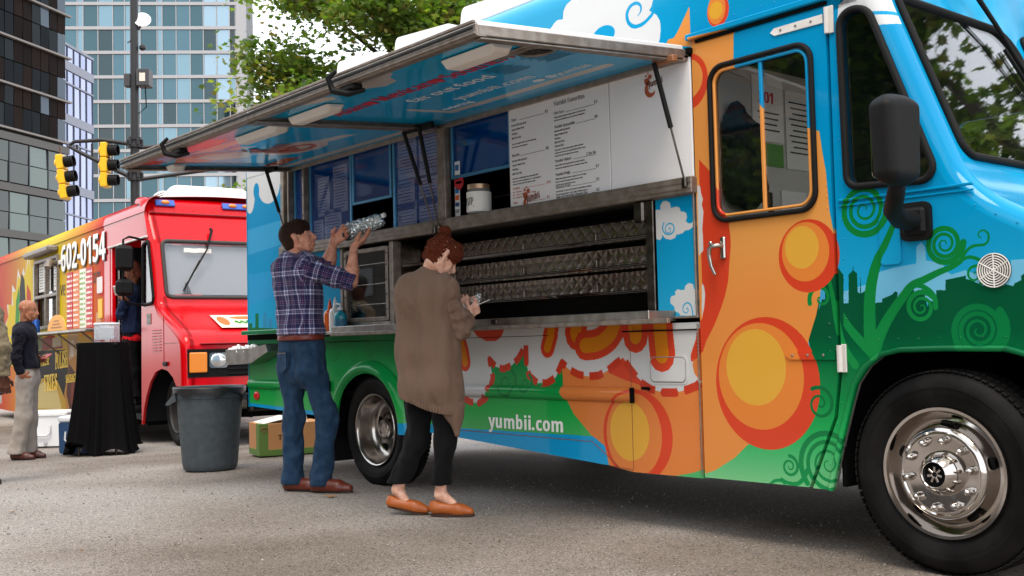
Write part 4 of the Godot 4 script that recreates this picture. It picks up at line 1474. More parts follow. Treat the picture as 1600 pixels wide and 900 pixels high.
	sec.append(Vector2(0, 2.355)); sec.append(Vector2(0, 2.60)); sec.append(Vector2(0, 2.80))
	for k in range(1, 9):
		var a := PI / 2 * k / 8.0
		sec.append(Vector2(-.17 * (1 - cos(a)), 2.80 + .17 * sin(a)))
	for part in [[-8.25, -3.455, artB, rb, "upper_side"], [-3.455, -2.52, artA, ra, "upper_cab_side"]]:
		mb = MB.new(); mb.pr = part[3]
		rows = []
		for s in sec: rows.append([Vector3(part[0], s.y, s.x), Vector3(part[1], s.y, s.x)])
		mb.grid(rows, true)
		obj(part[4], mb, part[2], T, BO)
	mb = MB.new()
	rows = []
	for s in sec: rows.append([Vector3(-8.25, s.y, ZW - s.x), Vector3(-2.52, s.y, ZW - s.x)])
	mb.grid(rows)
	mb.quad(Vector3(-3.455, .3, ZW), Vector3(-8.25, .48, ZW), Vector3(-8.25, 2.36, ZW), Vector3(-3.455, 2.36, ZW))
	obj("far_side", mb, plain, T, BO)
	mb = MB.new()
	rows = []
	for k in 13:
		var t := k / 12.0
		var z: float = lerp(-.168, ZW + .168, t)
		rows.append([Vector3(-8.25, 2.972 + .05 * sin(PI * t), z), Vector3(-2.70, 2.972 + .05 * sin(PI * t), z)])
	mb.grid(rows, true)
	obj("roof", mb, roofm, T, BO)
	mb = MB.new()
	mb.tube([Vector3(-8.25, 2.962, -.11), Vector3(-4.55, 2.962, -.11)], .020, 8)
	obj("roof_rail", mb, roofm, T, BO)
	# back wall
	mb = MB.new()
	var bw := PackedVector2Array([Vector2(0, .48), Vector2(2.34, .48), Vector2(2.34, 2.8), Vector2(2.17, 2.97), Vector2(.17, 2.97), Vector2(0, 2.8)])
	mb.plate(bw, 0, .02, Transform3D(Basis(Vector3(0, 0, -1), Vector3.UP, Vector3(1, 0, 0)), Vector3(-8.26, 0, 0)))
	obj("rear_wall", mb, plain, T, BO)
	# three white covers standing on the roof edge
	for s in [[-7.42, -6.72, .0], [-6.60, -5.86, .0], [-5.80, -4.70, .02]]:
		mb = MB.new()
		var q := rpoly(PackedVector2Array([Vector2(s[0], 2.985), Vector2(s[1], 2.985), Vector2(s[1] - .03, 3.15 + s[2]), Vector2(s[0] + .05, 3.20 + s[2])]), [.012, .012, .03, .045], 5)
		mb.plate(q, -1.5, -.36)
		mb.box(Vector3((s[0] + s[1]) * .5, 2.995, -.355), Vector3(s[1] - s[0] - .04, .03, .03), .006)
		obj("roof_cover", mb, roofm, T, BO)

	# ---- gutter over the door, rivets
	mb = MB.new(); mb.pr = ra
	mb.box(Vector3(-3.07, 2.418, .014), Vector3(.80, .030, .030), .005)
	obj("drip_rail", mb, artA, T, BO)
	mb = MB.new()
	mb.box(Vector3(-3.05, 2.392, .006), Vector3(.74, .014, .012))
	obj("door_top_gap", mb, M.black, T, BO)

	# ---- door
	var door := Node3D.new(); door.name = "door"; T.add_child(door)
	var hole := rrect(-3.330, 1.512, -2.775, 2.235, .075, 6)
	mb = MB.new(); mb.pr = ra
	var dp := V2([-3.448, .287, -2.862, .290, -2.722, .60, -2.693, .78, -2.690, 2.375, -3.448, 2.378])
	mb.plate(dp, -.035, .004, Transform3D.IDENTITY, [hole])
	obj("door_panel", mb, artA, door, BO)
	mb = MB.new()
	mb.tube(ring3(rrect(-3.338, 1.504, -2.768, 2.243, .080, 7), Transform3D(Basis.IDENTITY, Vector3(0, 0, .010))), .0125, 8, false)
	obj("window_gasket", mb, M.rubber, door, BO)
	mb = MB.new(); mb.pr = ra
	mb.tube(ring3(rrect(-3.314, 1.528, -2.792, 2.219, .062, 7), Transform3D(Basis.IDENTITY, Vector3(0, 0, .006))), .008, 6, false)
	mb.box(Vector3(-3.045, 1.874, .000), Vector3(.017, .68, .016), .003)
	obj("window_frame", mb, artA, door, BO)
	for q in [[-3.322, -3.055], [-3.035, -2.782]]:
		mb = MB.new()
		mb.box(Vector3((q[0] + q[1]) * .5, 1.873, -.008), Vector3(q[1] - q[0], .70, .005))
		obj("window_pane", mb, M.glass, door, BO)
	# handle
	var hd := Node3D.new(); hd.name = "door_handle"; door.add_child(hd)
	mb = MB.new()
	mb.box(Vector3(-3.288, 1.375, .012), Vector3(.030, .105, .016), .006)
	obj("handle_plate", mb, M.chrome2, hd, BO)
	mb = MB.new()
	mb.tube([Vector3(-3.288, 1.385, .012), Vector3(-3.292, 1.385, .045), Vector3(-3.318, 1.384, .056), Vector3(-3.332, 1.370, .058), Vector3(-3.336, 1.34, .056), Vector3(-3.328, 1.29, .052), Vector3(-3.312, 1.255, .050), Vector3(-3.304, 1.248, .049)], [.012, .012, .012, .011, .010, .009, .008, .005], 10)
	mb.ball(Vector3(-3.325, 1.398, .055), Vector3(.012, .012, .012), 8)
	obj("handle_lever", mb, M.chrome2, hd, BO)
	# strap hinges
	for h in [[2.335, "#f0eeeb", -2.955, 2.312], [.872, "", -2.935, .848]]:
		mb = MB.new(); mb.pr = ra
		mb.plate(V2([h[2], h[0] - .024, -2.70, h[0] - .026, -2.70, h[0] + .012, h[2], h[0] + .010, h[2] - .022, h[0] - .007]), .004, .011)
		obj("hinge_strap", mb, M.white if h[1] else artA, door, BO)
		mb = MB.new()
		mb.tube([Vector3(-2.678, h[0] - .078, .012), Vector3(-2.678, h[0] + .036, .012)], .0125, 10)
		mb.box(Vector3(-2.660, h[0] - .02, .006), Vector3(.022, .12, .010), .002)
		obj("hinge_barrel", mb, M.white, door, BO)
	mb = MB.new()
	for x in [-2.92, -2.84, -2.76]:
		for y in [2.329, .866]: mb.ball(Vector3(x, y, .012), Vector3(.007, .007, .004), 6)
	obj("hinge_bolts", mb, M.alu, door, BO)

	# ---- cab: front outline, side skin, corner, windscreen, hood
	var prof := [Vector2(-2.86, 2.985), Vector2(-2.68, 2.955), Vector2(-2.56, 2.83), Vector2(-2.50, 2.62), Vector2(-2.432, 2.385), Vector2(-2.360, 2.195), Vector2(-2.155, 1.665), Vector2(-2.110, 1.575), Vector2(-2.02, 1.485), Vector2(-1.90, 1.415), Vector2(-1.62, 1.275),
		Vector2(-1.38, 1.165), Vector2(-1.25, 1.07), Vector2(-1.215, .95), Vector2(-1.21, .62)]
	var pd := dense(smooth_prof(prof), .05)
	var RC := .075
	var inn := offset_profile(pd, RC)
	var arch := []
	for q in [[-1.235, .55], [-1.66, .50], [-1.745, .70], [-1.80, .80], [-1.88, .862], [-1.96, .885], [-2.20, .889], [-2.40, .886], [-2.485, .868], [-2.56, .815], [-2.615, .745], [-2.645, .66], [-2.695, .50], [-2.752, .287]]: arch.append(Vector2(q[0], q[1]))
	var cab := PackedVector2Array()
	for p in inn:
		if p.x > -2.64: cab.append(p)
	cab.append_array(PackedVector2Array(arch))
	cab.append_array(V2([-2.845, .287, -2.706, .60, -2.678, .78, -2.676, 2.79]))
	var qw := rpoly(V2([-2.605, 1.585, -2.205, 1.565, -2.495, 2.335, -2.615, 2.315]), [.05, .05, .085, .06], 7)
	mb = MB.new(); mb.pr = ra
	mb.plate(cab, -.03, 0.0, Transform3D.IDENTITY, [qw])
	obj("cab_side", mb, artA, T, BO)
	mb = MB.new(); mb.pr = ra
	var ap := []
	for q in rpoly(PackedVector2Array(arch), 0.001, 1): pass
	for q in arch: ap.append(Vector3(q.x, q.y, .006))
	mb.tube(ap, .013, 8)
	obj("arch_lip", mb, artA, T, BO)
	mb = MB.new()
	mb.tube(ring3(rpoly(V2([-2.612, 1.578, -2.197, 1.558, -2.492, 2.343, -2.622, 2.322]), [.055, .055, .09, .065], 7), Transform3D(Basis.IDENTITY, Vector3(0, 0, .008))), .0155, 8, false)
	obj("quarter_gasket", mb, M.rubber, T, BO)
	mb = MB.new()
	mb.plate(qw, -.012, -.006)
	obj("quarter_window", mb, M.glass_dark, T, BO)
	for side in [0, 1]:
		mb = MB.new(); mb.pr = ra
		var cr := corner_rows(pd, RC, 0.0 if side == 0 else ZW, -1.0 if side == 0 else 1.0)
		mb.grid(cr, side == 0)
		obj("cab_corner", mb, artA if side == 0 else plain, T, BO)
	# the far side of the cab: door and quarter with their windows, and a dark lining inside both sides
	var far_xf := Transform3D(Basis.IDENTITY, Vector3(0, 0, ZW))
	mb = MB.new()
	mb.plate(cab, 0.0, .03, far_xf, [qw]); mb.plate(dp, 0.0, .03, far_xf, [hole])
	obj("far_cab_side", mb, plain, T, BO)
	mb = MB.new()
	mb.plate(dp, -.046, -.040, Transform3D.IDENTITY, [hole]); mb.plate(cab, -.046, -.036, Transform3D.IDENTITY, [qw])
	mb.plate(dp, .036, .042, far_xf, [hole]); mb.plate(cab, .036, .042, far_xf, [qw])
	mb.box(Vector3(-3.0, 2.90, ZW * .5), Vector3(.95, .02, 2.25)); mb.box(Vector3(-3.0, 2.62, ZW + .06), Vector3(.95, .56, .02)); mb.box(Vector3(-3.0, 2.62, -.05), Vector3(.95, .56, .02)); mb.box(Vector3(-2.545, 2.64, ZW * .5), Vector3(.01, .46, 2.2), 0.0, Basis(Vector3.BACK, .16))
	obj("cab_lining", mb, mat("#6d6a64", 0.8, 0.0, 0.2), T, BO)
	# front skin between the corners, left open where the two windscreen panes sit
	mb = MB.new()
	var zc := ZW * .5
	var skin := []
	for p in pd: skin.append(p)
	var i0 := 0
	var i1 := 0
	for i in skin.size():
		if skin[i].y > 2.375: i0 = i
		if skin[i].y > 1.645: i1 = i
	var zl := [-RC, -.118, -.118, zc + .065, zc + .065, zc - .065, zc - .065, ZW + .118, ZW + .118, ZW + RC]
	for k in [0, 4, 8]:
		var r2 := [[], []]
		for p in skin:
			r2[0].append(Vector3(p.x, p.y, zl[k])); r2[1].append(Vector3(p.x, p.y, zl[k + 1]))
		mb.grid(r2, true)
	for rng_ in [[0, i0 + 1], [i1, skin.size() - 1]]:
		for k in [1, 5]:
			var r2 := [[], []]
			for i in range(rng_[0], rng_[1] + 1):
				r2[0].append(Vector3(skin[i].x, skin[i].y, zl[k])); r2[1].append(Vector3(skin[i].x, skin[i].y, zl[k + 2]))
			mb.grid(r2, true)
	obj("front_skin", mb, plain, T, BO)
	# windscreen panes with rubber round them
	var wa := Vector3(-2.428, 2.372, 0)
	var wb := Vector3(-2.152, 1.655, 0)
	var wy := (wa - wb).normalized()
	var wn := Vector3(0, 0, -1).cross(wy).normalized()
	if wn.x < 0: wn = -wn
	var wh := wa.distance_to(wb)
	for s in [[-.112, zc + .07], [zc - .07, ZW + .112]]:
		var wid: float = s[0] - s[1]
		var xf := Transform3D(Basis(Vector3(0, 0, -1), wy, Vector3(0, 0, -1).cross(wy)), Vector3(wb.x, wb.y, s[0]) + wn * .004)
		var out := rpoly(V2([0, 0, wid, 0, wid, wh, 0, wh]), [.07, .10, .16, .035], 7)
		mb = MB.new()
		mb.plate(out, -.004, .002, xf)
		obj("windscreen", mb, M.glass, T, BO)
		mb = MB.new()
		mb.tube(ring3(out, Transform3D(xf.basis, xf.origin + wn * .006)), .017, 8, false)
		obj("windscreen_gasket", mb, M.rubber, T, BO)
	# wipers
	for s in [-.60, -1.72]:
		mb = MB.new()
		var p0 := Vector3(-2.48, 2.60, s - .08)
		var q0 := p0 + Vector3(.05, .01, 0)
		var q1 := wa + wn * .055 + Vector3(0, 0, s - .30) - wy * .06
		var q2 := wa + wn * .035 + Vector3(0, 0, s - .48) - wy * .44
		mb.tube([p0, q0, q1, q2], [.012, .014, .010, .008], 6)
		mb.tube([q2 + wy * .32 + Vector3(0, 0, .13) - wn * .016, q2 - wy * .22 - Vector3(0, 0, .10) - wn * .016], .009, 6)
		obj("wiper", mb, M.rubber, T, BO)
	# marker lights
	for z in [-.28, -.95, -1.12, -1.29, -2.06]:
		mb = MB.new()
		mb.ball(Vector3(-2.505, 2.66, z), Vector3(.028, .030, .042), 12)
		var ml := obj("marker_light", mb, M.amber, T, BO)
		mb = MB.new()
		mb.box(Vector3(-2.522, 2.66, z), Vector3(.03, .075, .11), .012)
		obj("light_base", mb, M.rubber, ml, BO)
	# grille, headlights, bumper at the nose
	mb = MB.new()
	mb.box(Vector3(-1.205, .86, zc), Vector3(.03, .26, 1.1), .01)
	obj("grille_backing", mb, M.black, T, BO)
	for i in 6:
		mb = MB.new()
		mb.box(Vector3(-1.188, .76 + i * .04, zc), Vector3(.02, .012, 1.08), .003)
		obj("grille_bar", mb, M.chrome2, T, BO)
	for s in [-.38, ZW + .38]:
		mb = MB.new()
		mb.lathe([Vector2(.10, 0), Vector2(.10, .02), Vector2(.085, .03), Vector2(.001, .038)], 24, Transform3D(Basis(Vector3.BACK, -PI / 2), Vector3(-1.21, .86, s)), 50)
		obj("headlight", mb, M.chrome, T, BO)
	mb = MB.new()
	mb.box(Vector3(-1.10, .50, zc), Vector3(.12, .20, 2.3), .03)
	obj("bumper", mb, M.chrome2, T, BO)
	# vents, access panel
	var vent := MB.new()
	vent.lathe([Vector2(.066, 0), Vector2(.066, .004), Vector2(.001, .004)], 40, Transform3D(Basis(Vector3.RIGHT, PI / 2), Vector3(-1.995, 1.183, .0)))
	var vo := obj("round_vent", vent, M.black, T, BO)
	vent = MB.new()
	for k in 7:
		var rr: float = .008 + k * .0093
		var pts := []
		for i in 33: pts.append(Vector3(-1.995 + cos(TAU * i / 32) * rr, 1.183 + sin(TAU * i / 32) * rr, .007))
		vent.tube(pts, .0030, 5, false)
	for k in 6:
		var a := TAU * k / 6 + PI / 2
		vent.tube([Vector3(-1.995, 1.183, .008), Vector3(-1.995 + cos(a) * .066, 1.183 + sin(a) * .066, .008)], .0030, 5)
	obj("vent_grille", vent, M.white, vo, BO)
	mb = MB.new(); mb.pr = ra
	mb.plate(rrect(-2.47, 1.235, -2.375, 1.475, .02, 4), 0.0, .009)
	mb.box(Vector3(-2.36, 1.525, .005), Vector3(.60, .012, .012), .003); mb.box(Vector3(-2.36, 1.502, .003), Vector3(.60, .008, .008), .002)
	obj("raised_panel", mb, artA, T, BO)
	# fuel flap
	mb = MB.new(); mb.pr = rb
	mb.plate(rrect(-3.795, .728, -3.538, .872, .03, 5), 0.0, .003)
	obj("hatch_rim", mb, artB, T, BO)
	mb = MB.new()
	mb.tube(ring3(rrect(-3.782, .738, -3.550, .862, .025, 5), Transform3D(Basis.IDENTITY, Vector3(0, 0, .002))), .0032, 5, false)
	obj("hatch_gap", mb, mat("#8d8782", 0.6), T, BO)
	mb = MB.new(); mb.pr = rb
	mb.plate(rrect(-3.778, .742, -3.554, .858, .022, 5), 0.0, .0065)
	obj("access_hatch", mb, artB, T, BO)
	mb = MB.new()
	mb.box(Vector3(-3.82, .705, .006), Vector3(.055, .014, .012), .004); mb.ball(Vector3(-3.79, .703, .012), Vector3(.009, .009, .007), 8)
	obj("latch", mb, M.black, T, BO)
	mb = MB.new()
	mb.ball(Vector3(-8.103, .575, .004), Vector3(.045, .036, .018), 14)
	obj("side_marker", mb, M.lens_red, T, BO)
	mb = MB.new()
	put_text(mb, "yumbii.com", .078, Transform3D(Basis.IDENTITY, Vector3(-5.105, .452, .0015)), .655, .002, "Droid Sans", 700)
	obj("web_lettering", mb, M.print_white, T, BO)
	# piano hinge beside the door
	mb = MB.new()
	for i in 44: mb.tube([Vector3(-3.463, .30 + i * .0165, .006), Vector3(-3.463, .313 + i * .0165, .006)], .0045, 5)
	stuff(obj("piano_hinge", mb, M.alu, T, BO))
	# rivets
	var rv := MB.new(); rv.pr = ra
	rivet_row(rv, Vector3(-3.42, 2.468, .0), Vector3(-2.72, 2.468, .0), .075); rivet_row(rv, Vector3(-3.42, 2.54, .0), Vector3(-2.72, 2.54, 0), .15)
	rivet_row(rv, Vector3(-2.648, 1.02, 0), Vector3(-2.648, 2.3, 0), .085); rivet_row(rv, Vector3(-2.585, .93, 0), Vector3(-1.7, .93, 0), .085)
	rivet_row(rv, Vector3(-2.665, .75, 0), Vector3(-2.775, .31, 0), .085); rivet_row(rv, Vector3(-2.468, 2.24, .0), Vector3(-2.235, 1.66, .0), .085, .006)
	rivet_row(rv, Vector3(-2.06, 1.44, 0), Vector3(-1.5, 1.15, 0), .085); rivet_row(rv, Vector3(-2.3, 1.42, 0), Vector3(-2.2, 1.30, 0), .1)
	rivet_row(rv, Vector3(-2.73, .88, .004), Vector3(-2.73, 1.0, .004), .05, .008); rivet_row(rv, Vector3(-2.715, 1.6, .004), Vector3(-2.715, 1.5, .004), .05)
	stuff(obj("rivets_cab", rv, artA, T, BO))
	rv = MB.new(); rv.pr = rb
	rivet_row(rv, Vector3(-3.50, .33, 0), Vector3(-3.50, .95, 0), .1); rivet_row(rv, Vector3(-8.2, .96, 0), Vector3(-3.6, .96, 0), .1, .0035)
	rivet_row(rv, Vector3(-8.2, 2.43, 0), Vector3(-3.5, 2.43, 0), .1); rivet_row(rv, Vector3(-3.90, .62, 0), Vector3(-3.90, .3, 0), .12)
	rivet_row(rv, Vector3(-3.478, 2.44, 0), Vector3(-3.478, 2.8, 0), .05)
	stuff(obj("rivets_body", rv, artB, T, BO))
	# ---- door mirror on its arm
	var mr := Node3D.new(); mr.name = "wing_mirror"; T.add_child(mr)
	mb = MB.new()
	mb.plate(rrect(-2.368, 1.322, -2.236, 1.478, .03, 5), 0.0, .022)
	mb.box(Vector3(-2.30, 1.40, .03), Vector3(.10, .11, .03), .014)
	mb.tube([Vector3(-2.30, 1.40, .03), Vector3(-2.31, 1.405, .12), Vector3(-2.285, 1.43, .21), Vector3(-2.215, 1.48, .30), Vector3(-2.195, 1.50, .325), Vector3(-2.19, 1.56, .335)], [.042, .040, .036, .034, .032, .030], 12)
	obj("mirror_arm", mb, M.plastic, mr, BO)
	mb = MB.new()
	var fb := []
	var MC := Vector3(-2.165, 1.668, .372)
	var mB := Basis(Vector3.UP, -.12)
	for sx in [-1, 1]:
		for sz in [-1, 1]:
			fb.append([MC + mB * Vector3(sx * .014, -.115, sz * .055), MC + mB * Vector3(sx * .016, .120, sz * .066), .036, .036])
	for sz in [-.6, -.2, .2, .6]: fb.append([MC + mB * Vector3(0, -.115, sz * .055), MC + mB * Vector3(0, .120, sz * .066), .050, .052])
	bones_into(mb, fb, .009, .006)
	obj("mirror_housing", mb, M.plastic, mr, BO)
	mb = MB.new()
	mb.plate(rrect(-.075, -.135, .075, .135, .02, 4), 0, .003, Transform3D(mB * Basis(Vector3.UP, -PI / 2), MC + mB * Vector3(-.0505, 0, 0)))
	obj("mirror_glass", mb, M.chrome, mr, BO)
	truck_inside(T, ZW)
	serving_hatch(T, artB, rb)
	awning(T)
	# wheels, running gear
	spiral_wheel(T, Vector3(-2.232, .400, .022), .402, true, BO)
	spiral_wheel(T, Vector3(-6.392, .378, -.012), .385, false, BO)
	for x in [-2.232, -6.392]:
		var w = spiral_wheel(T, Vector3(x, .39, ZW + .0), .39, false, BO)
		w.rotation.y = PI
	chassis(T, ZW)

func truck_inside(T: Node3D, ZW: float):
	var mb := MB.new()
	var xf := Vector3.ZERO
	mb.box(Vector3(-5.85, .62, ZW * .5), Vector3(4.75, .04, 2.25)); mb.box(Vector3(-2.55, .58, ZW * .5), Vector3(1.8, .04, 1.6))
	obj("floor_pan", mb, M.black, T, BO)
	mb = MB.new()
	mb.box(Vector3(-5.9, 1.75, ZW + .06), Vector3(4.6, 2.2, .03)); mb.box(Vector3(-3.52, 1.8, ZW * .5 - .3), Vector3(.03, 2.2, 1.6))
	mb.box(Vector3(-8.2, 1.7, ZW * .5), Vector3(.03, 2.3, 2.2)); mb.box(Vector3(-5.9, 2.90, ZW * .5), Vector3(4.7, .03, 2.0)); mb.box(Vector3(-5.6, 1.05, -.62), Vector3(4.2, .9, .03))
	obj("galley_lining", mb, M.inside, T, BO)
	mb = MB.new()
	mb.box(Vector3(-6.0, 2.1, ZW + .35), Vector3(2.6, .35, .5), .02); mb.box(Vector3(-5.7, 1.98, -.9), Vector3(3.6, .02, .3), .004); mb.box(Vector3(-5.2, 2.25, -1.2), Vector3(.04, .8, .4), .01)
	obj("galley_shelves", mb, M.dark_steel, T, BO)
	# cab: seat, and the notices pinned to the partition behind it
	mb = MB.new()
	mb.box(Vector3(-3.02, 1.10, -.62), Vector3(.42, .14, .46), .04); mb.box(Vector3(-3.24, 1.32, -.62), Vector3(.13, .46, .44), .05, Basis(Vector3.BACK, .12))
	obj("driver_seat", mb, M.plastic, T, BO)
	mb = MB.new()
	bones_into(mb, [[Vector3(-3.43, 2.12, -.30), Vector3(-3.42, 1.98, -.30), .025, .075], [Vector3(-3.42, 1.98, -.26), Vector3(-3.40, 1.70, -.27), .075, .085], [Vector3(-3.42, 1.98, -.36), Vector3(-3.40, 1.68, -.36), .070, .080]], .012, .02, [], .02, noise, Vector3(12, 6, 12))
	obj("hanging_jacket", mb, mat("#15171c", 0.9, 0.0, 0.15), T, BO)
	var pb := Basis(Vector3(0, 0, -1), Vector3.UP, Vector3(1, 0, 0))     # sheet axes: x towards the far side, y up, facing the nose
	mb = MB.new()
	mb.box(Vector3(-3.468, 1.85, -.66), Vector3(.012, 1.0, 1.1))
	obj("notice_wall", mb, mat("#b9b4ab", 0.8), T, BO)
	for q in [[-.60, 2.14, .26, .34, "#e6e2da"], [-.60, 1.90, .24, .12, "#4f8a3c"], [-.90, 2.05, .30, .42, "#dfdbd2"], [-1.12, 1.95, .14, .30, "#e6e2da"], [-.80, 1.62, .22, .20, "#d9d5cc"]]:
		mb = MB.new()
		mb.box(Vector3(-3.458, q[1], q[0]), Vector3(.004, q[3], q[2]))
		obj("notice_sheet", mb, mat(q[4], 0.8), T, BO)
	mb = MB.new()
	put_text(mb, "201", .06, Transform3D(pb, Vector3(-3.454, 2.17, -.52)), 0, .002, "Droid Sans", 700)
	obj("notice_number", mb, M.print_red, T, BO)
	mb = MB.new()
	for i in 10: mb.box(Vector3(-3.454, 2.20 - i * .03, -.90), Vector3(.002, .008, .24 - .03 * (i % 3)))
	for i in 4: mb.box(Vector3(-3.454, 2.12 - i * .03, -.60), Vector3(.002, .008, .18 - .02 * (i % 3)))
	obj("notice_print", mb, M.print_black, T, BO)
	mb = MB.new()
	mb.tube([Vector3(-3.42, 2.1, -.33), Vector3(-3.34, 1.7, -.36), Vector3(-3.25, 1.48, -.38)], .014, 6); mb.box(Vector3(-3.30, 1.63, -.36), Vector3(.05, .07, .03), .006)
	obj("seat_belt", mb, M.rubber, T, BO)
	# steering wheel, dashboard, rear bulkhead with the far window opening
	mb = MB.new()
	mb.box(Vector3(-2.20, 1.48, ZW * .5), Vector3(.25, .12, 2.1), .04)
	var st := []
	for i in 25: st.append(Vector3(-2.42, 1.62, -.62) + Basis(Vector3.BACK, .6) * Vector3(0, sin(TAU * i / 24) * .2, cos(TAU * i / 24) * .2))
	mb.tube(st, .014, 6, false)
	obj("dashboard", mb, M.plastic, T, BO)
	mb = MB.new()
	mb.plate(PackedVector2Array([Vector2(.05, .6), Vector2(2.28, .6), Vector2(2.28, 2.9), Vector2(.05, 2.9)]), 0, .02, Transform3D(Basis(Vector3(0, 0, -1), Vector3.UP, Vector3(1, 0, 0)), Vector3(-3.50, 0, 0)), [PackedVector2Array([Vector2(1.4, .7), Vector2(2.0, .7), Vector2(2.0, 2.5), Vector2(1.4, 2.5)])])
	obj("bulkhead", mb, M.inside, T, BO)

func chassis(T: Node3D, ZW: float):
	var mb := MB.new()
	mb.box(Vector3(-4.9, .44, -.62), Vector3(6.4, .16, .08), .01); mb.box(Vector3(-4.9, .44, ZW + .62), Vector3(6.4, .16, .08), .01)
	for x in [-7.6, -5.3, -4.2, -3.3]: mb.box(Vector3(x, .44, ZW * .5), Vector3(.08, .12, 1.2), .01)
	mb.tube([Vector3(-6.392, .38, -.2), Vector3(-6.392, .38, ZW + .2)], .06, 10); mb.ball(Vector3(-6.392, .36, ZW * .5), Vector3(.18, .17, .2), 12)
	mb.tube([Vector3(-2.232, .36, -.2), Vector3(-2.232, .36, ZW + .2)], .05, 8)
	mb.box(Vector3(-4.75, .36, -.95), Vector3(.9, .26, .42), .04)
	obj("chassis", mb, M.black, T, BO)
	# wheel wells
	for w in [[-2.70, -1.70, .93], [-6.92, -5.92, .90]]:
		mb = MB.new()
		mb.box(Vector3((w[0] + w[1]) * .5, w[2], -.30), Vector3(w[1] - w[0], .02, .52)); mb.box(Vector3(w[0] - .012, .62, -.30), Vector3(.02, .64, .52)); mb.box(Vector3(w[1] + .012, .68, -.30), Vector3(.02, .52, .52))
		mb.box(Vector3((w[0] + w[1]) * .5, .66, -.56), Vector3(w[1] - w[0], .56, .02))
		obj("wheel_well", mb, M.black, T, BO)
	mb = MB.new()
	mb.box(Vector3(-6.98, .30, -.16), Vector3(.015, .36, .30), .004)
	obj("mud_flap", mb, M.rubber, T, BO)
	mb = MB.new()
	mb.box(Vector3(-8.30, .52, ZW * .5), Vector3(.10, .16, 2.3), .02)
	obj("rear_bumper", mb, M.dark_steel, T, BO)

func quilt() -> StandardMaterial3D:   # diamond-pressed stainless sheet
	var im := Image.create(128, 128, false, Image.FORMAT_L8)
	for y in 128:
		for x in 128:
			var u := fposmod((x + y) / 64.0, 1.0)
			var v := fposmod((x - y) / 64.0, 1.0)
			var h: float = pow(sin(PI * u), 0.7) * pow(sin(PI * v), 0.7)
			im.set_pixel(x, y, Color(h, h, h))
	im.bump_map_to_normal_map(2.2)
	var m := mat("#8b837b", 0.22, 0.95)
	m.normal_enabled = true
	m.normal_texture = ImageTexture.create_from_image(im)
	m.normal_scale = 1.0
	tri_map(m, 6.0, false)
	return m

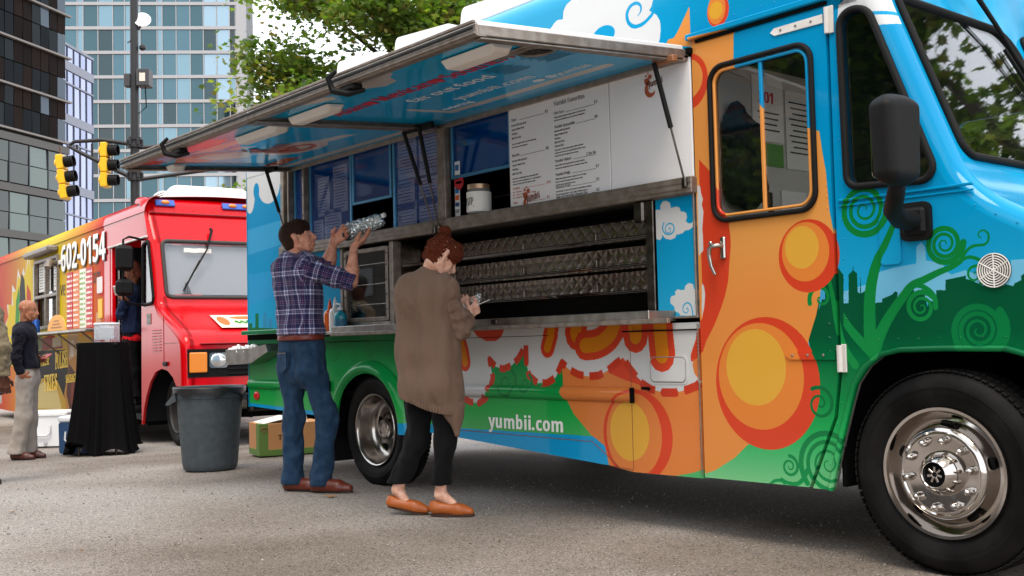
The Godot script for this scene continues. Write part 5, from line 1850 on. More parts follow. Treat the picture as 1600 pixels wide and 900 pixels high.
func serving_hatch(T: Node3D, artB: Material, rb: Rect2):
	var H := Node3D.new(); H.name = "serving_window"; T.add_child(H)
	var mb := MB.new()
	# sill beam with two grooves, head beam, posts
	mb.box(Vector3(-5.53, 1.696, .018), Vector3(4.18, .080, .056), .004)
	mb.box(Vector3(-5.53, 1.684, .047), Vector3(4.18, .016, .006), .002); mb.box(Vector3(-5.53, 1.714, .047), Vector3(4.18, .016, .006), .002)
	obj("sill_beam", mb, M.alu, H, BO)
	mb = MB.new()
	mb.box(Vector3(-5.53, 2.352, .0), Vector3(4.18, .03, .06), .003)
	obj("head_beam", mb, M.black, H, BO)
	for p in [[-7.585, .05], [-7.49, .022], [-7.255, .03], [-5.495, .085]]:
		mb = MB.new()
		mb.box(Vector3(p[0], 2.037, .008), Vector3(p[1], .60, .05), .004)
		obj("post", mb, M.alu, H, BO)
	mb = MB.new()
	for y in [1.80, 1.95, 2.1, 2.25]: mb.ball(Vector3(-7.255, y, .034), Vector3(.006, .006, .004), 6)
	obj("post_screws", mb, M.black, H, BO)
	# sliding panes in thin bluish frames
	for p in [[-7.47, -7.28, 1.74], [-7.235, -6.63, 1.74], [-6.62, -6.12, 1.97], [-6.10, -5.545, 1.74], [-5.445, -4.855, 2.0]]:
		var w: float = p[1] - p[0]
		mb = MB.new()
		mb.box(Vector3((p[0] + p[1]) * .5, (p[2] + 2.335) * .5, -.020), Vector3(w, 2.335 - p[2], .005))
		obj("pane", mb, M.glass_blue, H, BO)
		var fm := mat("#4f8fb6", 0.4, 0.6)
		for x in [p[0] + .011, p[1] - .011]:
			mb = MB.new()
			mb.box(Vector3(x, (p[2] + 2.335) * .5, -.016), Vector3(.022, 2.335 - p[2], .018), .003)
			obj("pane_stile", mb, fm, H, BO)
		if p[2] > 1.8:
			mb = MB.new()
			mb.box(Vector3((p[0] + p[1]) * .5, p[2] - .008, -.016), Vector3(w, .02, .018), .003)
			obj("pane_rail", mb, fm, H, BO)
	# sheets taped inside the panes
	var sh := [[-7.06, 2.07, .17, .29], [-6.82, 2.10, .20, .34], [-7.14, 1.82, .14, .16], [-6.93, 1.84, .24, .24], [-5.96, 2.19, .22, .26], [-5.70, 2.19, .24, .26], [-5.98, 1.95, .20, .20], [-5.72, 1.95, .22, .18], [-5.97, 1.82, .22, .16], [-5.70, 1.82, .26, .17]]
	for q in sh:
		mb = MB.new()
		mb.box(Vector3(q[0], q[1], -.034), Vector3(q[2], q[3], .002))
		var s := obj("taped_sheet", mb, M.paper, H, BO)
		mb = MB.new()
		var N := int(q[3] / .022)
		for i in range(1, N): mb.box(Vector3(q[0] - .02 * ((i * 7) % 3) * .4, q[1] + q[3] * .5 - i * .022, -.0322), Vector3(q[2] * (.82 - .08 * ((i * 5) % 4)), .006, .0012))
		obj("sheet_print", mb, mat("#3d5a72", 0.8), s, BO)
	# round and upright stickers on the pane by the post
	for q in [[-5.383, 2.02, .050, .14, "#dfe3e6"], [-5.386, 1.835, .050, .20, "#dcdde0"]]:
		mb = MB.new()
		mb.box(Vector3(q[0], q[1], -.014), Vector3(q[2], q[3], .003))
		obj("sticker", mb, mat(q[4], 0.5), H, BO)
	mb = MB.new()
	mb.lathe([Vector2(.046, 0), Vector2(.046, .004), Vector2(.0005, .004)], 24, Transform3D(Basis(Vector3.RIGHT, PI / 2), Vector3(-5.365, 1.955, -.013)))
	obj("round_sticker", mb, mat("#b3202a", 0.5), H, BO)
	for q in [[-5.383, 2.05, .034, .036, "#2b5f9c"], [-5.383, 1.99, .030, .03, "#3b4148"], [-5.386, 1.905, .036, .030, "#1f6fae"], [-5.386, 1.862, .036, .030, "#d9642a"], [-5.386, 1.820, .036, .024, "#26447c"], [-5.386, 1.778, .036, .022, "#8c8f96"], [-5.365, 1.955, .060, .016, "#e8e4e0"]]:
		mb = MB.new()
		mb.box(Vector3(q[0], q[1], -.0105), Vector3(q[2], q[3], .003))
		obj("sticker_print", mb, mat(q[4], 0.5), H, BO)
	# menu boards
	for p in [[-4.842, -4.017], [-4.011, -3.455]]:
		mb = MB.new()
		mb.box(Vector3((p[0] + p[1]) * .5, 2.031, .006), Vector3(p[1] - p[0], .588, .012), .002)
		obj("menu_board", mb, mat("#e4e2e2", 0.5), H, BO)
	menu_print(H)
	# ---- lower compartments: glass case at the left, open display with three pressed-steel racks
	var dis := Node3D.new(); dis.name = "food_display"; T.add_child(dis)
	mb = MB.new()
	mb.box(Vector3(-5.25, 1.36, -.50), Vector3(3.05, .64, .02)); mb.box(Vector3(-5.25, 1.66, -.25), Vector3(3.05, .012, .5)); mb.box(Vector3(-5.25, 1.05, -.25), Vector3(3.05, .012, .5))
	obj("display_lining", mb, mat("#15120f", 0.35, 0.7), dis, BO)
	for x in [[-6.745, .035], [-6.105, .045], [-3.752, .055]]:
		mb = MB.new()
		mb.box(Vector3(x[0], 1.357, -.02), Vector3(x[1], .594, .07), .004)
		obj("display_post", mb, M.alu if x[0] < -4 else M.dark_steel, dis, BO)
	for x in [-6.08, -3.785]:
		mb = MB.new()
		mb.box(Vector3(x, 1.36, -.26), Vector3(.011, .58, .42))
		obj("display_cheek", mb, M.dark_steel, dis, BO)
	var qm := quilt()
	for i in 3:
		var y0: float = [1.490, 1.345, 1.210][i]
		mb = MB.new()
		mb.quad(Vector3(-6.05, y0, -.22), Vector3(-3.79, y0, -.22), Vector3(-3.79, y0 + .112, -.225), Vector3(-6.05, y0 + .112, -.225))
		obj("rack_sheet", mb, qm, dis, BO)
		mb = MB.new()
		mb.box(Vector3(-4.92, y0 - .004, -.05), Vector3(2.27, .013, .020), .005); mb.box(Vector3(-4.92, y0 - .012, -.13), Vector3(2.27, .004, .17), .001)
		obj("rack_lip", mb, M.chrome, dis, BO)
		for x in [-5.6, -4.92, -4.3]:
			mb = MB.new()
			mb.box(Vector3(x, y0 + .03, -.15), Vector3(.016, .05, .03), .004)
			obj("rack_bracket", mb, M.dark_steel, dis, BO)
	# a scoop bracket hung at the right-hand post
	mb = MB.new()
	mb.box(Vector3(-3.81, 1.60, .018), Vector3(.07, .11, .035), .01)
	obj("steel_bracket", mb, M.dark_steel, dis, BO)
	# glass case
	for x in [-6.70, -6.165]:
		mb = MB.new()
		mb.box(Vector3(x, 1.375, .002), Vector3(.030, .50, .022), .003)
		obj("case_stile", mb, M.alu, dis, BO)
	for y in [1.615, 1.135]:
		mb = MB.new()
		mb.box(Vector3(-6.4325, y, .002), Vector3(.505, .030, .022), .003)
		obj("case_rail", mb, M.alu, dis, BO)
	mb = MB.new()
	for y in [1.2, 1.3, 1.4, 1.5, 1.58]:
		for x in [-6.70, -6.165]: mb.ball(Vector3(x, y, .014), Vector3(.006, .006, .004), 6)
	obj("case_screws", mb, M.black, dis, BO)
	mb = MB.new()
	mb.box(Vector3(-6.4325, 1.375, -.004), Vector3(.505, .45, .004))
	obj("case_glass", mb, M.glass, dis, BO)
	mb = MB.new()
	mb.box(Vector3(-6.42, 1.088, .006), Vector3(.60, .06, .012), .003)
	obj("case_kick", mb, M.steel, dis, BO)
	for y in [1.24, 1.38, 1.52]:
		mb = MB.new()
		mb.box(Vector3(-6.43, y, -.20), Vector3(.52, .006, .34)); mb.tube([Vector3(-6.69, y, -.03), Vector3(-6.175, y, -.03)], .006, 6)
		obj("case_shelf", mb, M.chrome2, dis, BO)
	# counter shelf
	mb = MB.new()
	mb.box(Vector3(-5.09, 1.066, .10), Vector3(2.98, .050, .20), .003)
	obj("counter", mb, M.steel, T, BO)
	mb = MB.new()
	mb.box(Vector3(-5.01, 1.038, .212), Vector3(3.10, .024, .024), .003)
	obj("counter_lip", mb, M.alu, T, BO)
	mb = MB.new()
	mb.box(Vector3(-4.78, 1.072, .204), Vector3(.05, .026, .012), .003)
	obj("counter_catch", mb, M.dark_steel, T, BO)

func menu_print(H: Node3D):
	var kb := MB.new()
	var rd := MB.new()
	var at := func(x, y): return Transform3D(Basis.IDENTITY, Vector3(x, y, .0125))
	var lx := -4.815
	var col1 := [["Taco", .016, 2.238], ["Korean Rib Eye Beef", .011, 2.208], ["Spicy Pulled Pork", .011, 2.183], ["Chicken", .011, 2.158], ["(Ma Po) Tofu", .011, 2.133], ["Tacos are topped with our asian style slaw", .0085, 2.100], ["and sesame soy vinaigrette", .0085, 2.082],
		["Burrito", .016, 2.030], ["Korean Rib Eye Beef", .011, 2.000], ["Spicy Pulled Pork", .011, 1.975], ["Chicken", .011, 1.950], ["(Ma Po) Tofu", .011, 1.925], ["Burritos are stuffed with our asian style BBQ", .0085, 1.897], ["slaw, soy sesame vinaigrette, rice, and jalapenos", .0085, 1.881], ["cheese, sesame aioli and cilantro relish", .0085, 1.865]]
	for r in col1: put_text(kb, r[0], r[1], at.call(lx, r[2]), 0, .001, "Droid Sans", 400)
	for r in [["Combos", .013, 1.838], ["#1 - 1 Burrito + 1 Side", .009, 1.818], ["#2 - 2 Tacos + Sesame Fries + 1 Drink", .009, 1.802], ["#3 - Any Burrito + Sesame Fries + 1 Drink", .009, 1.786], ["Sides", .013, 1.755]]: put_text(rd, r[0], r[1], at.call(lx, r[2]), 0, .001)
	for r in [["$3", 2.238, 0], ["$6", 2.030, 0]]:
		put_text(kb, r[0], .017, at.call(-4.520, r[1]), 0, .001)
		kb.box(Vector3(-4.635, r[1], .0125), Vector3(.215, .002, .001))
	for r in [["$10", 1.838], ["$3", 1.755]]:
		put_text(rd, r[0], .015, at.call(-4.520, r[1]), 0, .001)
		rd.box(Vector3(-4.635, r[1], .0125), Vector3(.20, .002, .001))
	lx = -4.445
	put_text(kb, "Yumbii Favorites", .025, at.call(lx, 2.262), 0, .001)
	for r in [["Fish Taco", "$3", 2.214, ["Tilapia, lightly battered topped with a Sriracha aioli,", "and asian slaw BBQ sauce, soy-sesame vinaigrette"]], ["Yumbii Quesadilla", "$6", 2.136, ["Korean Rib Eye Beef", "Spicy Pulled Pork", "Chicken", "(Ma Po) Tofu", "Cheese ($5)", "Any meat or tofu of your choice with shredded", "monterey cheese & our special Korean BBQ sauce.", "Served w/ side of Chipotle sour cream."]],
			["Yumbii Sliders", "2 for $6", 1.945, ["Spicy Pulled Pork topped with Cucumber Kimchi", "soy-sesame vinaigrette slaw on Hawaiian sweet rolls"]], ["Yumbii Philly", "$7", 1.869, ["Philly steak, grilled onions, peppers on a 6\" hoagie", "bread, French roll topped with cilantro relish", "Sriracha mayo and cheese sauce"]],
			["Sesame Fries", "$3", 1.799, ["Tossed with a sesame oil, bruised & mixed with a medium", "hot red pepper flakes. Comes with 2 dipping sauces"]], ["Side of Sriracha Cheese Dip", "$2", 1.743, []]]:
		put_text(kb, r[0], .0155, at.call(lx, r[2]), 0, .001)
		put_text(kb, r[1], .0165, at.call(-4.10 - .012 * r[1].length(), r[2] + .004), 0, .001)
		var x0: float = lx + .0105 * r[0].length()
		kb.box(Vector3((x0 - 4.125) * .5, r[2], .0125), Vector3(max(.02, -4.125 - x0), .002, .001))
		var y: float = r[2] - .021
		for l in r[3]:
			var big: bool = l.length() < 22
			put_text(kb, l, .0105 if big else .0082, at.call(lx, y), 0, .001)
			y -= .021 if big else .0165
	obj("menu_lettering", kb, M.print_black, H, BO)
	obj("menu_red_lettering", rd, mat("#b5482c", 0.6), H, BO)
	for q in [[-4.66, 1.690, 1.0], [-3.70, 2.235, 0.85]]:
		logo(H, Vector3(q[0], q[1] + (.0 if q[2] < 1 else .075), .013), Basis.IDENTITY, q[2], BO, "#a8512c", "#6e2f1c")

# the round drip-and-letters mark that stands on the boards and the awning
func logo(parent: Node3D, at: Vector3, B: Basis, k: float, off: Vector3, c1: String, c2: String):
	var xf := Transform3D(B, at)
	var mb := MB.new()
	for q in [[-.045, .028, .020], [-.020, .052, .014], [-.052, .062, .007], [-.035, .075, .006], [-.060, .040, .006]]:
		var o := PackedVector2Array()
		for i in 20: o.append(Vector2(q[0] + cos(TAU * i / 20) * q[2], q[1] + sin(TAU * i / 20) * q[2]) * k)
		mb.plate(o, 0, .0015, xf)
	var o := PackedVector2Array()
	for i in 21:
		var a := deg_to_rad(100 + i * 11.0)
		o.append(Vector2(-.02 + cos(a) * .045, -.022 + sin(a) * .05) * k)
	for i in 21:
		var a := deg_to_rad(320 - i * 11.0)
		o.append(Vector2(-.008 + cos(a) * .032, -.012 + sin(a) * .036) * k)
	mb.plate(o, 0, .0015, xf)
	obj("logo_drip", mb, mat(c1, 0.5), parent, off)
	mb = MB.new()
	put_text(mb, "yumbii", .036 * k, xf * Transform3D(Basis(Vector3.BACK, .10), Vector3(-.035, -.012, .001) * k), .115 * k, .001, "Droid Sans", 700)
	obj("logo_lettering", mb, mat(c2, 0.5), parent, off)

func awning(T: Node3D):
	var A := Node3D.new(); A.name = "awning"; T.add_child(A)
	# two hinged leaves: x along the truck, t outwards from the hinge
	var dn := Vector3(0, 2.235 - 2.335, 1.32).normalized()      # outwards
	var up := Vector3(0, dn.z, -dn.y)
	var o := Vector3(0, 2.335, 0)
	var at := func(x, t, h := 0.0): return o + Vector3(x, 0, 0) + dn * t + up * h
	var PC := Painter.new(4.04, 1.36, -7.48, 1.34, 330.0)
	var cols := art_colours()
	cols["aw"] = [[0.0, hx("#00a4d6")], [0.7, hx("#009cd2")], [1.34, hx("#04b2de")]]
	PC.cols = cols
	PC.all("aw")
	# print in (x, t): outer edge up
	PC.fill("#c9bdb3", V2([-4.72, 1.30, -4.62, 1.20, -4.66, 1.15, -4.55, 1.06, -4.42, 1.08, -4.36, 1.16, -4.27, 1.20, -4.24, 1.34, -4.60, 1.36]))
	PC.fill("#c9bdb3", V2([-5.10, 1.20, -4.92, 1.13, -4.86, 1.18, -4.98, 1.27, -5.15, 1.28]))
	PC.stroke("#c7c0b9", V2([-5.09, .54, -5.08, .24]), [.05, .05]); PC.stroke("#c7c0b9", V2([-5.08, .255, -3.78, .255]), [.07, .07])
	PC.stroke("#c7c0b9", V2([-7.44, .12, -5.62, .12]), [.07, .07])
	PC.fill("#f07a8a", V2([-6.85, 1.28, -6.30, 1.28, -6.22, 1.12, -6.5, 1.06, -6.85, 1.14]))
	PC.fill("#d8cfc8", V2([-6.9, 1.10, -6.3, 1.06, -6.28, .98, -6.7, .98]))
	PC.fill("#d2693a", V2([-7.30, 1.02, -7.05, 1.10, -6.80, .98, -6.74, .80, -6.95, .76, -7.20, .84])); PC.fill("#cfc4bb", V2([-7.05, .98, -6.85, .96, -6.72, .80, -6.74, .62, -6.98, .66, -7.1, .8]))
	PC.fill("#cfc4bb", V2([-6.66, .92, -6.50, .90, -6.45, .80, -6.62, .82])); PC.ell("#cdbdb4", Vector2(-6.52, .50), Vector2(.32, .18)); PC.ell("#b5563a", Vector2(-6.52, .48), Vector2(.20, .10)); PC.ell("#cdbdb4", Vector2(-6.50, .47), Vector2(.13, .05))
	PC.fill("#b5563a", V2([-7.40, .30, -6.95, .34, -6.90, .24, -7.36, .18])); PC.fill("#cfc4bb", V2([-6.30, .55, -5.95, .46, -5.90, .38, -6.25, .42]))
	PC.fill("#d8574f", V2([-7.42, 1.22, -7.2, 1.26, -7.15, 1.15, -7.35, 1.1]))
	var under := paint(PC.tex(), 0.22)
	under.clearcoat = 0.35
	under.clearcoat_roughness = 0.05
	var mb := MB.new()
	for leaf in [[-7.455, -5.545], [-5.515, -3.475]]:
		mb = MB.new(); mb.pr = Rect2(-7.48, 1.34, 4.04, 1.36)
		var cs := []
		for q in [[0, .03], [1, .03], [1, 1.31], [0, 1.31]]: cs.append(Vector2(leaf[q[0]], q[1]))
		# underside, laid out in (x, t) for its print and then lifted into place
		var k := mb.v.size()
		for c in cs: mb.pt(Vector3(c.x, c.y, 0), -up)
		mb.ix.append_array([0, 2, 1, 0, 3, 2])
		for i in range(k, k + 4): mb.v[i] = at.call(mb.v[i].x, mb.v[i].y)
		obj("awning_underside", mb, under, A, BO)
		mb = MB.new()
		mb.box(at.call((leaf[0] + leaf[1]) * .5, .67, .030), Vector3(leaf[1] - leaf[0], .040, 1.28), .004, Basis(Vector3.RIGHT, up, Vector3.RIGHT.cross(up)))
		obj("awning_top", mb, mat("#dedcda", 0.45), A, BO)
	# frame: outer channel, end channels, middle channels, hinge
	var fb := Basis(Vector3.RIGHT, up, Vector3.RIGHT.cross(up))
	for leaf in [[-7.465, -5.535], [-5.525, -3.465]]:
		mb = MB.new()
		var L: float = leaf[1] - leaf[0]
		var cx: float = (leaf[0] + leaf[1]) * .5
		mb.box(at.call(cx, 1.322, .008), Vector3(L, .050, .016), .004, fb); mb.box(at.call(cx, 1.300, -.016), Vector3(L, .008, .050), .002, fb); mb.box(at.call(cx, 1.335, .040), Vector3(L, .014, .016), .003, fb); mb.box(at.call(cx, 1.336, -.006), Vector3(L, .012, .008), .002, fb)
		for x in [leaf[0] + .010, leaf[1] - .010]:
			mb.box(at.call(x, .66, .006), Vector3(.020, .046, 1.31), .004, fb)
			mb.box(at.call(x + (.018 if x < cx else -.018), .66, -.026), Vector3(.050, .008, 1.29), .002, fb)
		mb.box(at.call(cx, .022, -.012), Vector3(L, .03, .04), .004, fb)
		obj("awning_frame", mb, M.alu, A, BO)
		mb = MB.new()
		mb.box(at.call(cx, 1.346, .012), Vector3(L, .012, .006), .002, fb)
		obj("edge_seal", mb, M.rubber, A, BO)
	# lamps under the leaves (switched off)
	for q in [[-3.97, -3.60, 1.08, .13], [-5.46, -5.02, 1.07, .11], [-6.17, -5.66, 1.05, .115], [-7.78, -7.3, .98, .11]]:
		var x0: float = max(q[0], -7.42)
		mb = MB.new()
		var sec := rpoly(V2([q[2] - q[3] * .55, 0, q[2] + q[3] * .55, 0, q[2] + q[3] * .36, .052, q[2] - q[3] * .36, .052]), [.004, .004, .02, .02], 3)
		var rows := []
		for e in [[x0, .0], [x0 + .02, 1.0], [q[1] - .02, 1.0], [q[1], .0]]:
			var row := []
			for p in sec: row.append(at.call(e[0], lerp(q[2], p.x, .86 + .14 * e[1]), -.004 - p.y * .8 * (.35 + .65 * e[1])))
			row.append(row[0])
			rows.append(row)
		mb.grid(rows)
		mb.fan(rows[0].slice(0, rows[0].size() - 1)); mb.fan(rows[-1].slice(0, rows[-1].size() - 1), true)
		obj("strip_lamp", mb, mat("#ddd6ce", 0.5), A, BO)
	# round fan opening with a grey mount
	mb = MB.new()
	var rf := Basis(Vector3.RIGHT, -up, Vector3.RIGHT.cross(-up))
	mb.lathe([Vector2(.095, 0), Vector2(.095, .012), Vector2(.082, .016), Vector2(.080, .006)], 32, Transform3D(rf, at.call(-3.637, .855, -.001)), 50)
	mb.box(at.call(-3.72, .93, -.006), Vector3(.30, .008, .07), .003, fb)
	obj("fan_ring", mb, M.alu, A, BO)
	mb = MB.new()
	mb.lathe([Vector2(.081, .004), Vector2(.0005, .005)], 32, Transform3D(rf, at.call(-3.637, .855, -.001)))
	for i in 5:
		var a := TAU * i / 5
		mb.box(at.call(-3.637 + cos(a) * .04, .855 + sin(a) * .04, -.009), Vector3(.06, .003, .02), .001, fb * Basis(Vector3.UP, -a))
	obj("fan_opening", mb, mat("#1d130c", 0.6), A, BO)
	# lettering on the underside, read from below
	var tb := Basis(Vector3.RIGHT, dn, Vector3.RIGHT.cross(dn))
	var put := func(s, x, t, h, w, mt, wt := 400):
		var m := MB.new()
		put_text(m, s, h, Transform3D(tb, at.call(x, t, -.002)), w, .002, "Droid Sans", wt)
		obj("awning_lettering", m, mt, A, BO)
	var redm := mat("#c32037", 0.4)
	var whm := mat("#d5dee2", 0.45)
	put.call("Asian", -5.34, .845, .105, .33, redm); put.call("Mexican", -4.87, .845, .105, .47, redm); put.call("Southern", -4.27, .845, .105, .53, redm)
	for x in [-4.955, -4.345]:
		mb = MB.new()
		var hp := PackedVector2Array()
		for i in 24:
			var a := TAU * i / 24
			hp.append(Vector2(.0034 * 16 * pow(sin(a), 3) * .82, .0034 * (13 * cos(a) - 5 * cos(2 * a) - 2 * cos(3 * a) - cos(4 * a))))
		mb.plate(hp, 0, .002, Transform3D(tb, at.call(x, .89, -.002)))
		obj("awning_heart", mb, redm, A, BO)
	put.call("far out food", -4.86, .655, .085, .70, whm); put.call("yumbii.com", -4.73, .445, .075, .63, whm); put.call("@yumbii", -4.10, .345, .055, .31, whm); put.call("catering", -5.02, .33, .045, .26, whm)
	mb = MB.new()
	var bird := PackedVector2Array()
	for i in 16: bird.append(Vector2(cos(TAU * i / 16) * .04, sin(TAU * i / 16) * .028))
	mb.plate(bird, 0, .002, Transform3D(tb, at.call(-4.17, .365, -.002)))
	obj("awning_mark", mb, whm, A, BO)
	var small := MB.new()
	for i in 22: small.box(at.call(-4.02 + .30 * (i % 2), .80 - .018 * (i / 2), -.002), Vector3(.20 - .03 * (i % 3), .001, .006), 0.0, fb)
	stuff(obj("awning_small_print", small, mat("#0a6f8f", 0.4), A, BO))
	logo(A, at.call(-6.55, .62, -.003), tb, 2.6, BO, "#a8482f", "#93402c")
	# gas struts
	for s in [[-3.555, .16, -3.475, 1.705], [-5.46, .22, -5.50, 1.675], [-5.60, .24, -5.545, 1.672], [-7.40, .26, -7.43, 1.72]]:
		var p0: Vector3 = at.call(s[0], s[1], -.03)
		var p1 := Vector3(s[2], s[3], .05)
		var mid := p0.lerp(p1, .54)
		mb = MB.new()
		mb.tube([p0, mid], .013, 10)
		var st := obj("gas_strut", mb, M.plastic, A, BO)
		mb = MB.new()
		mb.tube([mid, p1], .0055, 8)
		mb.box(p1, Vector3(.03, .05, .03), .006)
		obj("strut_rod", mb, M.dark_steel, st, BO)
		mb = MB.new()
		mb.box(at.call(s[0] + .05, s[1] - .02, -.028), Vector3(.14, .035, .035), .006, fb)
		obj("strut_mount", mb, M.plastic if s[0] < -4 else mat("#8a5a3a", 0.5), st, BO)
	# latches at the outer edge
	for x in [-4.50, -6.55]:
		mb = MB.new()
		mb.box(at.call(x, 1.30, -.035), Vector3(.14, .03, .06), .008, fb); mb.tube([at.call(x - .03, 1.355, .055), at.call(x - .06, 1.385, .02), at.call(x - .05, 1.37, -.04), at.call(x + .02, 1.33, -.065), at.call(x + .08, 1.27, -.055)], [.010, .016, .018, .016, .010], 8)
		obj("edge_latch", mb, M.plastic, A, BO)

# ---------------------------------------------------------------- the red and yellow truck behind it (own axes: x forwards, z = 0 its serving side)
func red_truck():
	var T := thing("food_truck", "red and yellow food truck with flames and a phone number on its side", "food truck", Vector3(-11.8, -0.15, -0.87), deg_to_rad(-4.4))
	var PR := Painter.new(7.8, 3.0, -10.7, 3.06, 230.0)
	PR.cols = {"red": [[0.0, hx("#e0121f")], [3.0, hx("#e3161f")]]}
	# gradient along the side: red, yellow, orange, red
	var stops := [[-10.7, "#d93420"], [-9.6, "#dd5a26"], [-8.6, "#e08b2c"], [-7.6, "#f0c022"], [-6.4, "#fbe01e"], [-5.4, "#fbd51f"], [-4.2, "#f6a51f"], [-3.4, "#ef6a1e"], [-2.9, "#e2231f"]]
	var W := PR.im.get_width()
	for x in W:
		var wx := -10.7 + x / 230.0
		var c := hx("#e2231f")
		for i in range(1, stops.size()):
			if wx <= stops[i][0]:
				c = hx(stops[i - 1][1]).lerp(hx(stops[i][1]), (wx - stops[i - 1][0]) / (stops[i][0] - stops[i - 1][0]))
				break
		PR.im.fill_rect(Rect2i(x, 0, 1, PR.im.get_height()), c)
	# the left end darkens to red towards the bottom
	PR.fill("#d23a22", V2([-10.7, 2.55, -10.0, 2.35, -9.3, 1.2, -10.7, .9])); PR.fill("#c9c3bd", V2([-10.7, .62, -9.9, .62, -9.9, .2, -10.7, .2]))
	# white-edged starburst with a green and red figure-less design
	var star := func(k): return V2([-9.75, 1.55 - k, -9.30, 1.80, -9.42 + k, 2.02, -9.0 + k, 1.98, -8.95, 2.36 - k, -8.62, 2.22, -8.45, 2.62 - k, -8.22, 2.40, -8.0, 2.60 - k, -7.88, 2.46, -7.60, 2.86 - k, -7.42, 2.50, -7.15 - k, 2.60, -7.2, .9, -9.2, .9, -9.05, 1.22, -9.42 + k, 1.36])
	PR.fill("#f4f0ea", star.call(0.0)); PR.fill("#f6d21c", star.call(0.13))
	PR.fill("#3f9a35", V2([-8.62, 2.05, -8.38, 2.3, -8.28, 2.0, -8.42, 1.4, -8.5, .95, -8.9, .95, -8.72, 1.5])); PR.fill("#2a2522", V2([-8.32, 2.25, -8.15, 2.52, -7.92, 2.38, -7.84, 2.05, -7.9, 1.45, -8.28, 1.4]))
	PR.fill("#d8401f", V2([-7.72, 2.3, -7.45, 2.15, -7.28, 1.7, -7.5, 1.3, -7.86, 1.38, -7.80, 1.8])); PR.fill("#e88e1e", V2([-7.70, 1.9, -7.5, 1.86, -7.46, 1.5, -7.75, 1.45])); PR.fill("#6aae34", V2([-8.35, 1.32, -7.9, 1.36, -7.84, 1.02, -8.4, 1.0]))
	# food poster low on the side
	PR.fill("#17120f", V2([-7.2, 1.16, -4.85, 1.16, -4.7, .6, -4.9, .3, -7.2, .3]))
	PR.fill("#c98a3a", V2([-4.95, 1.30, -4.2, 1.34, -4.2, .02, -4.95, .05, -5.15, .5, -4.9, .85])); PR.fill("#5d2a1c", V2([-4.85, .95, -4.3, .75, -4.3, .15, -4.8, .25, -5.02, .5])); PR.fill("#8f3b26", V2([-4.72, .80, -4.42, .66, -4.45, .3, -4.74, .36]))
	PR.fill("#d9b184", V2([-4.95, 1.40, -4.25, 1.42, -4.25, 1.1, -4.85, 1.0])); PR.fill("#f1dfc4", V2([-4.80, 1.28, -4.55, 1.30, -4.6, 1.05, -4.75, 1.05]))
	PR.fill("#d8a83a", V2([-7.2, .62, -6.5, .72, -6.1, .62, -5.6, .70, -5.1, .42, -5.0, .12, -7.2, .12])); PR.fill("#f0d48a", V2([-6.9, .58, -6.5, .66, -6.0, .54, -5.6, .56, -5.3, .26, -6.9, .22]))
	PR.fill("#b23a22", V2([-6.6, 1.36, -5.9, 1.40, -5.3, 1.30, -5.2, 1.18, -6.7, 1.16])); PR.fill("#7a8a3a", V2([-7.1, 1.38, -6.6, 1.42, -6.6, 1.18, -7.1, 1.16])); PR.fill("#ecd9b2", V2([-5.9, 1.34, -5.4, 1.38, -5.3, 1.22, -5.9, 1.2]))
	PR.fill("#f2c14a", V2([-4.35, 1.34, -3.6, 1.36, -3.3, 1.1, -3.7, .8, -4.3, 1.05])); PR.fill("#e06a24", V2([-3.3, 1.9, -2.95, 1.85, -2.95, 1.4, -3.25, 1.38])); PR.fill("#f0b98a", V2([-3.35, 1.66, -3.12, 1.62, -3.10, 1.45, -3.34, 1.42]))
	var art := paint(PR.tex())
	art.clearcoat_enabled = false
	art.roughness = 0.45
	var rr := Rect2(-10.7, 3.06, 7.8, 3.0)
	var red := paint("#e0000f")
	red.clearcoat = 0.6
	red.clearcoat_roughness = 0.16
	var mb: MB
	var ZW := -2.3
	# side wall up to the gutter, upper band and roof edge
	mb = MB.new(); mb.pr = rr
	var win := V2([-7.02, 1.50, -5.42, 1.50, -5.42, 2.62, -7.02, 2.62])
	mb.plate(V2([-10.6, .10, -6.9, .08, -4.2, .02, -2.92, .22, -2.92, 2.80, -10.6, 2.80]), -.03, 0, Transform3D.IDENTITY, [win])
	obj("side_panel", mb, art, T)
	mb = MB.new(); mb.pr = rr
	var rows := []
	for k in 8:
		var a := PI / 2 * k / 7.0
		rows.append([Vector3(-10.6, 2.80 + .20 * sin(a), .012 - .20 * (1 - cos(a))), Vector3(-2.92, 2.80 + .20 * sin(a), .012 - .20 * (1 - cos(a)))])
	mb.grid(rows, true)
	obj("roof_edge", mb, art, T)
	mb = MB.new()
	rows = []
	for k in 8:
		var a := PI / 2 * k / 7.0
		rows.append([Vector3(-2.92, 2.80 + .20 * sin(a), .012 - .20 * (1 - cos(a))), Vector3(-1.10, 2.80 + .20 * sin(a), .012 - .20 * (1 - cos(a)))])
	mb.grid(rows, true)
	# cab side: panel over the door opening, strip behind it, nose
	mb.plate(V2([-2.92, 2.49, -1.02, 2.49, -1.16, 2.80, -2.92, 2.80]), -.03, 0)
	mb.plate(V2([-2.92, .22, -2.66, .22, -2.66, 2.49, -2.92, 2.49]), -.03, 0)
	obj("cab_panel", mb, red, T)
	mb = MB.new()
	mb.box(Vector3(-1.85, 2.485, .012), Vector3(1.66, .022, .03), .004)
	obj("drip_rail", mb, M.white, T)
	mb = MB.new()
	rows = []
	for k in 9:
		var t := k / 8.0
		rows.append([Vector3(-10.6, 3.0 + .05 * sin(PI * t), -.185 - t * 1.95), Vector3(-1.25, 3.0 + .05 * sin(PI * t), -.185 - t * 1.95)])
	mb.grid(rows, true)
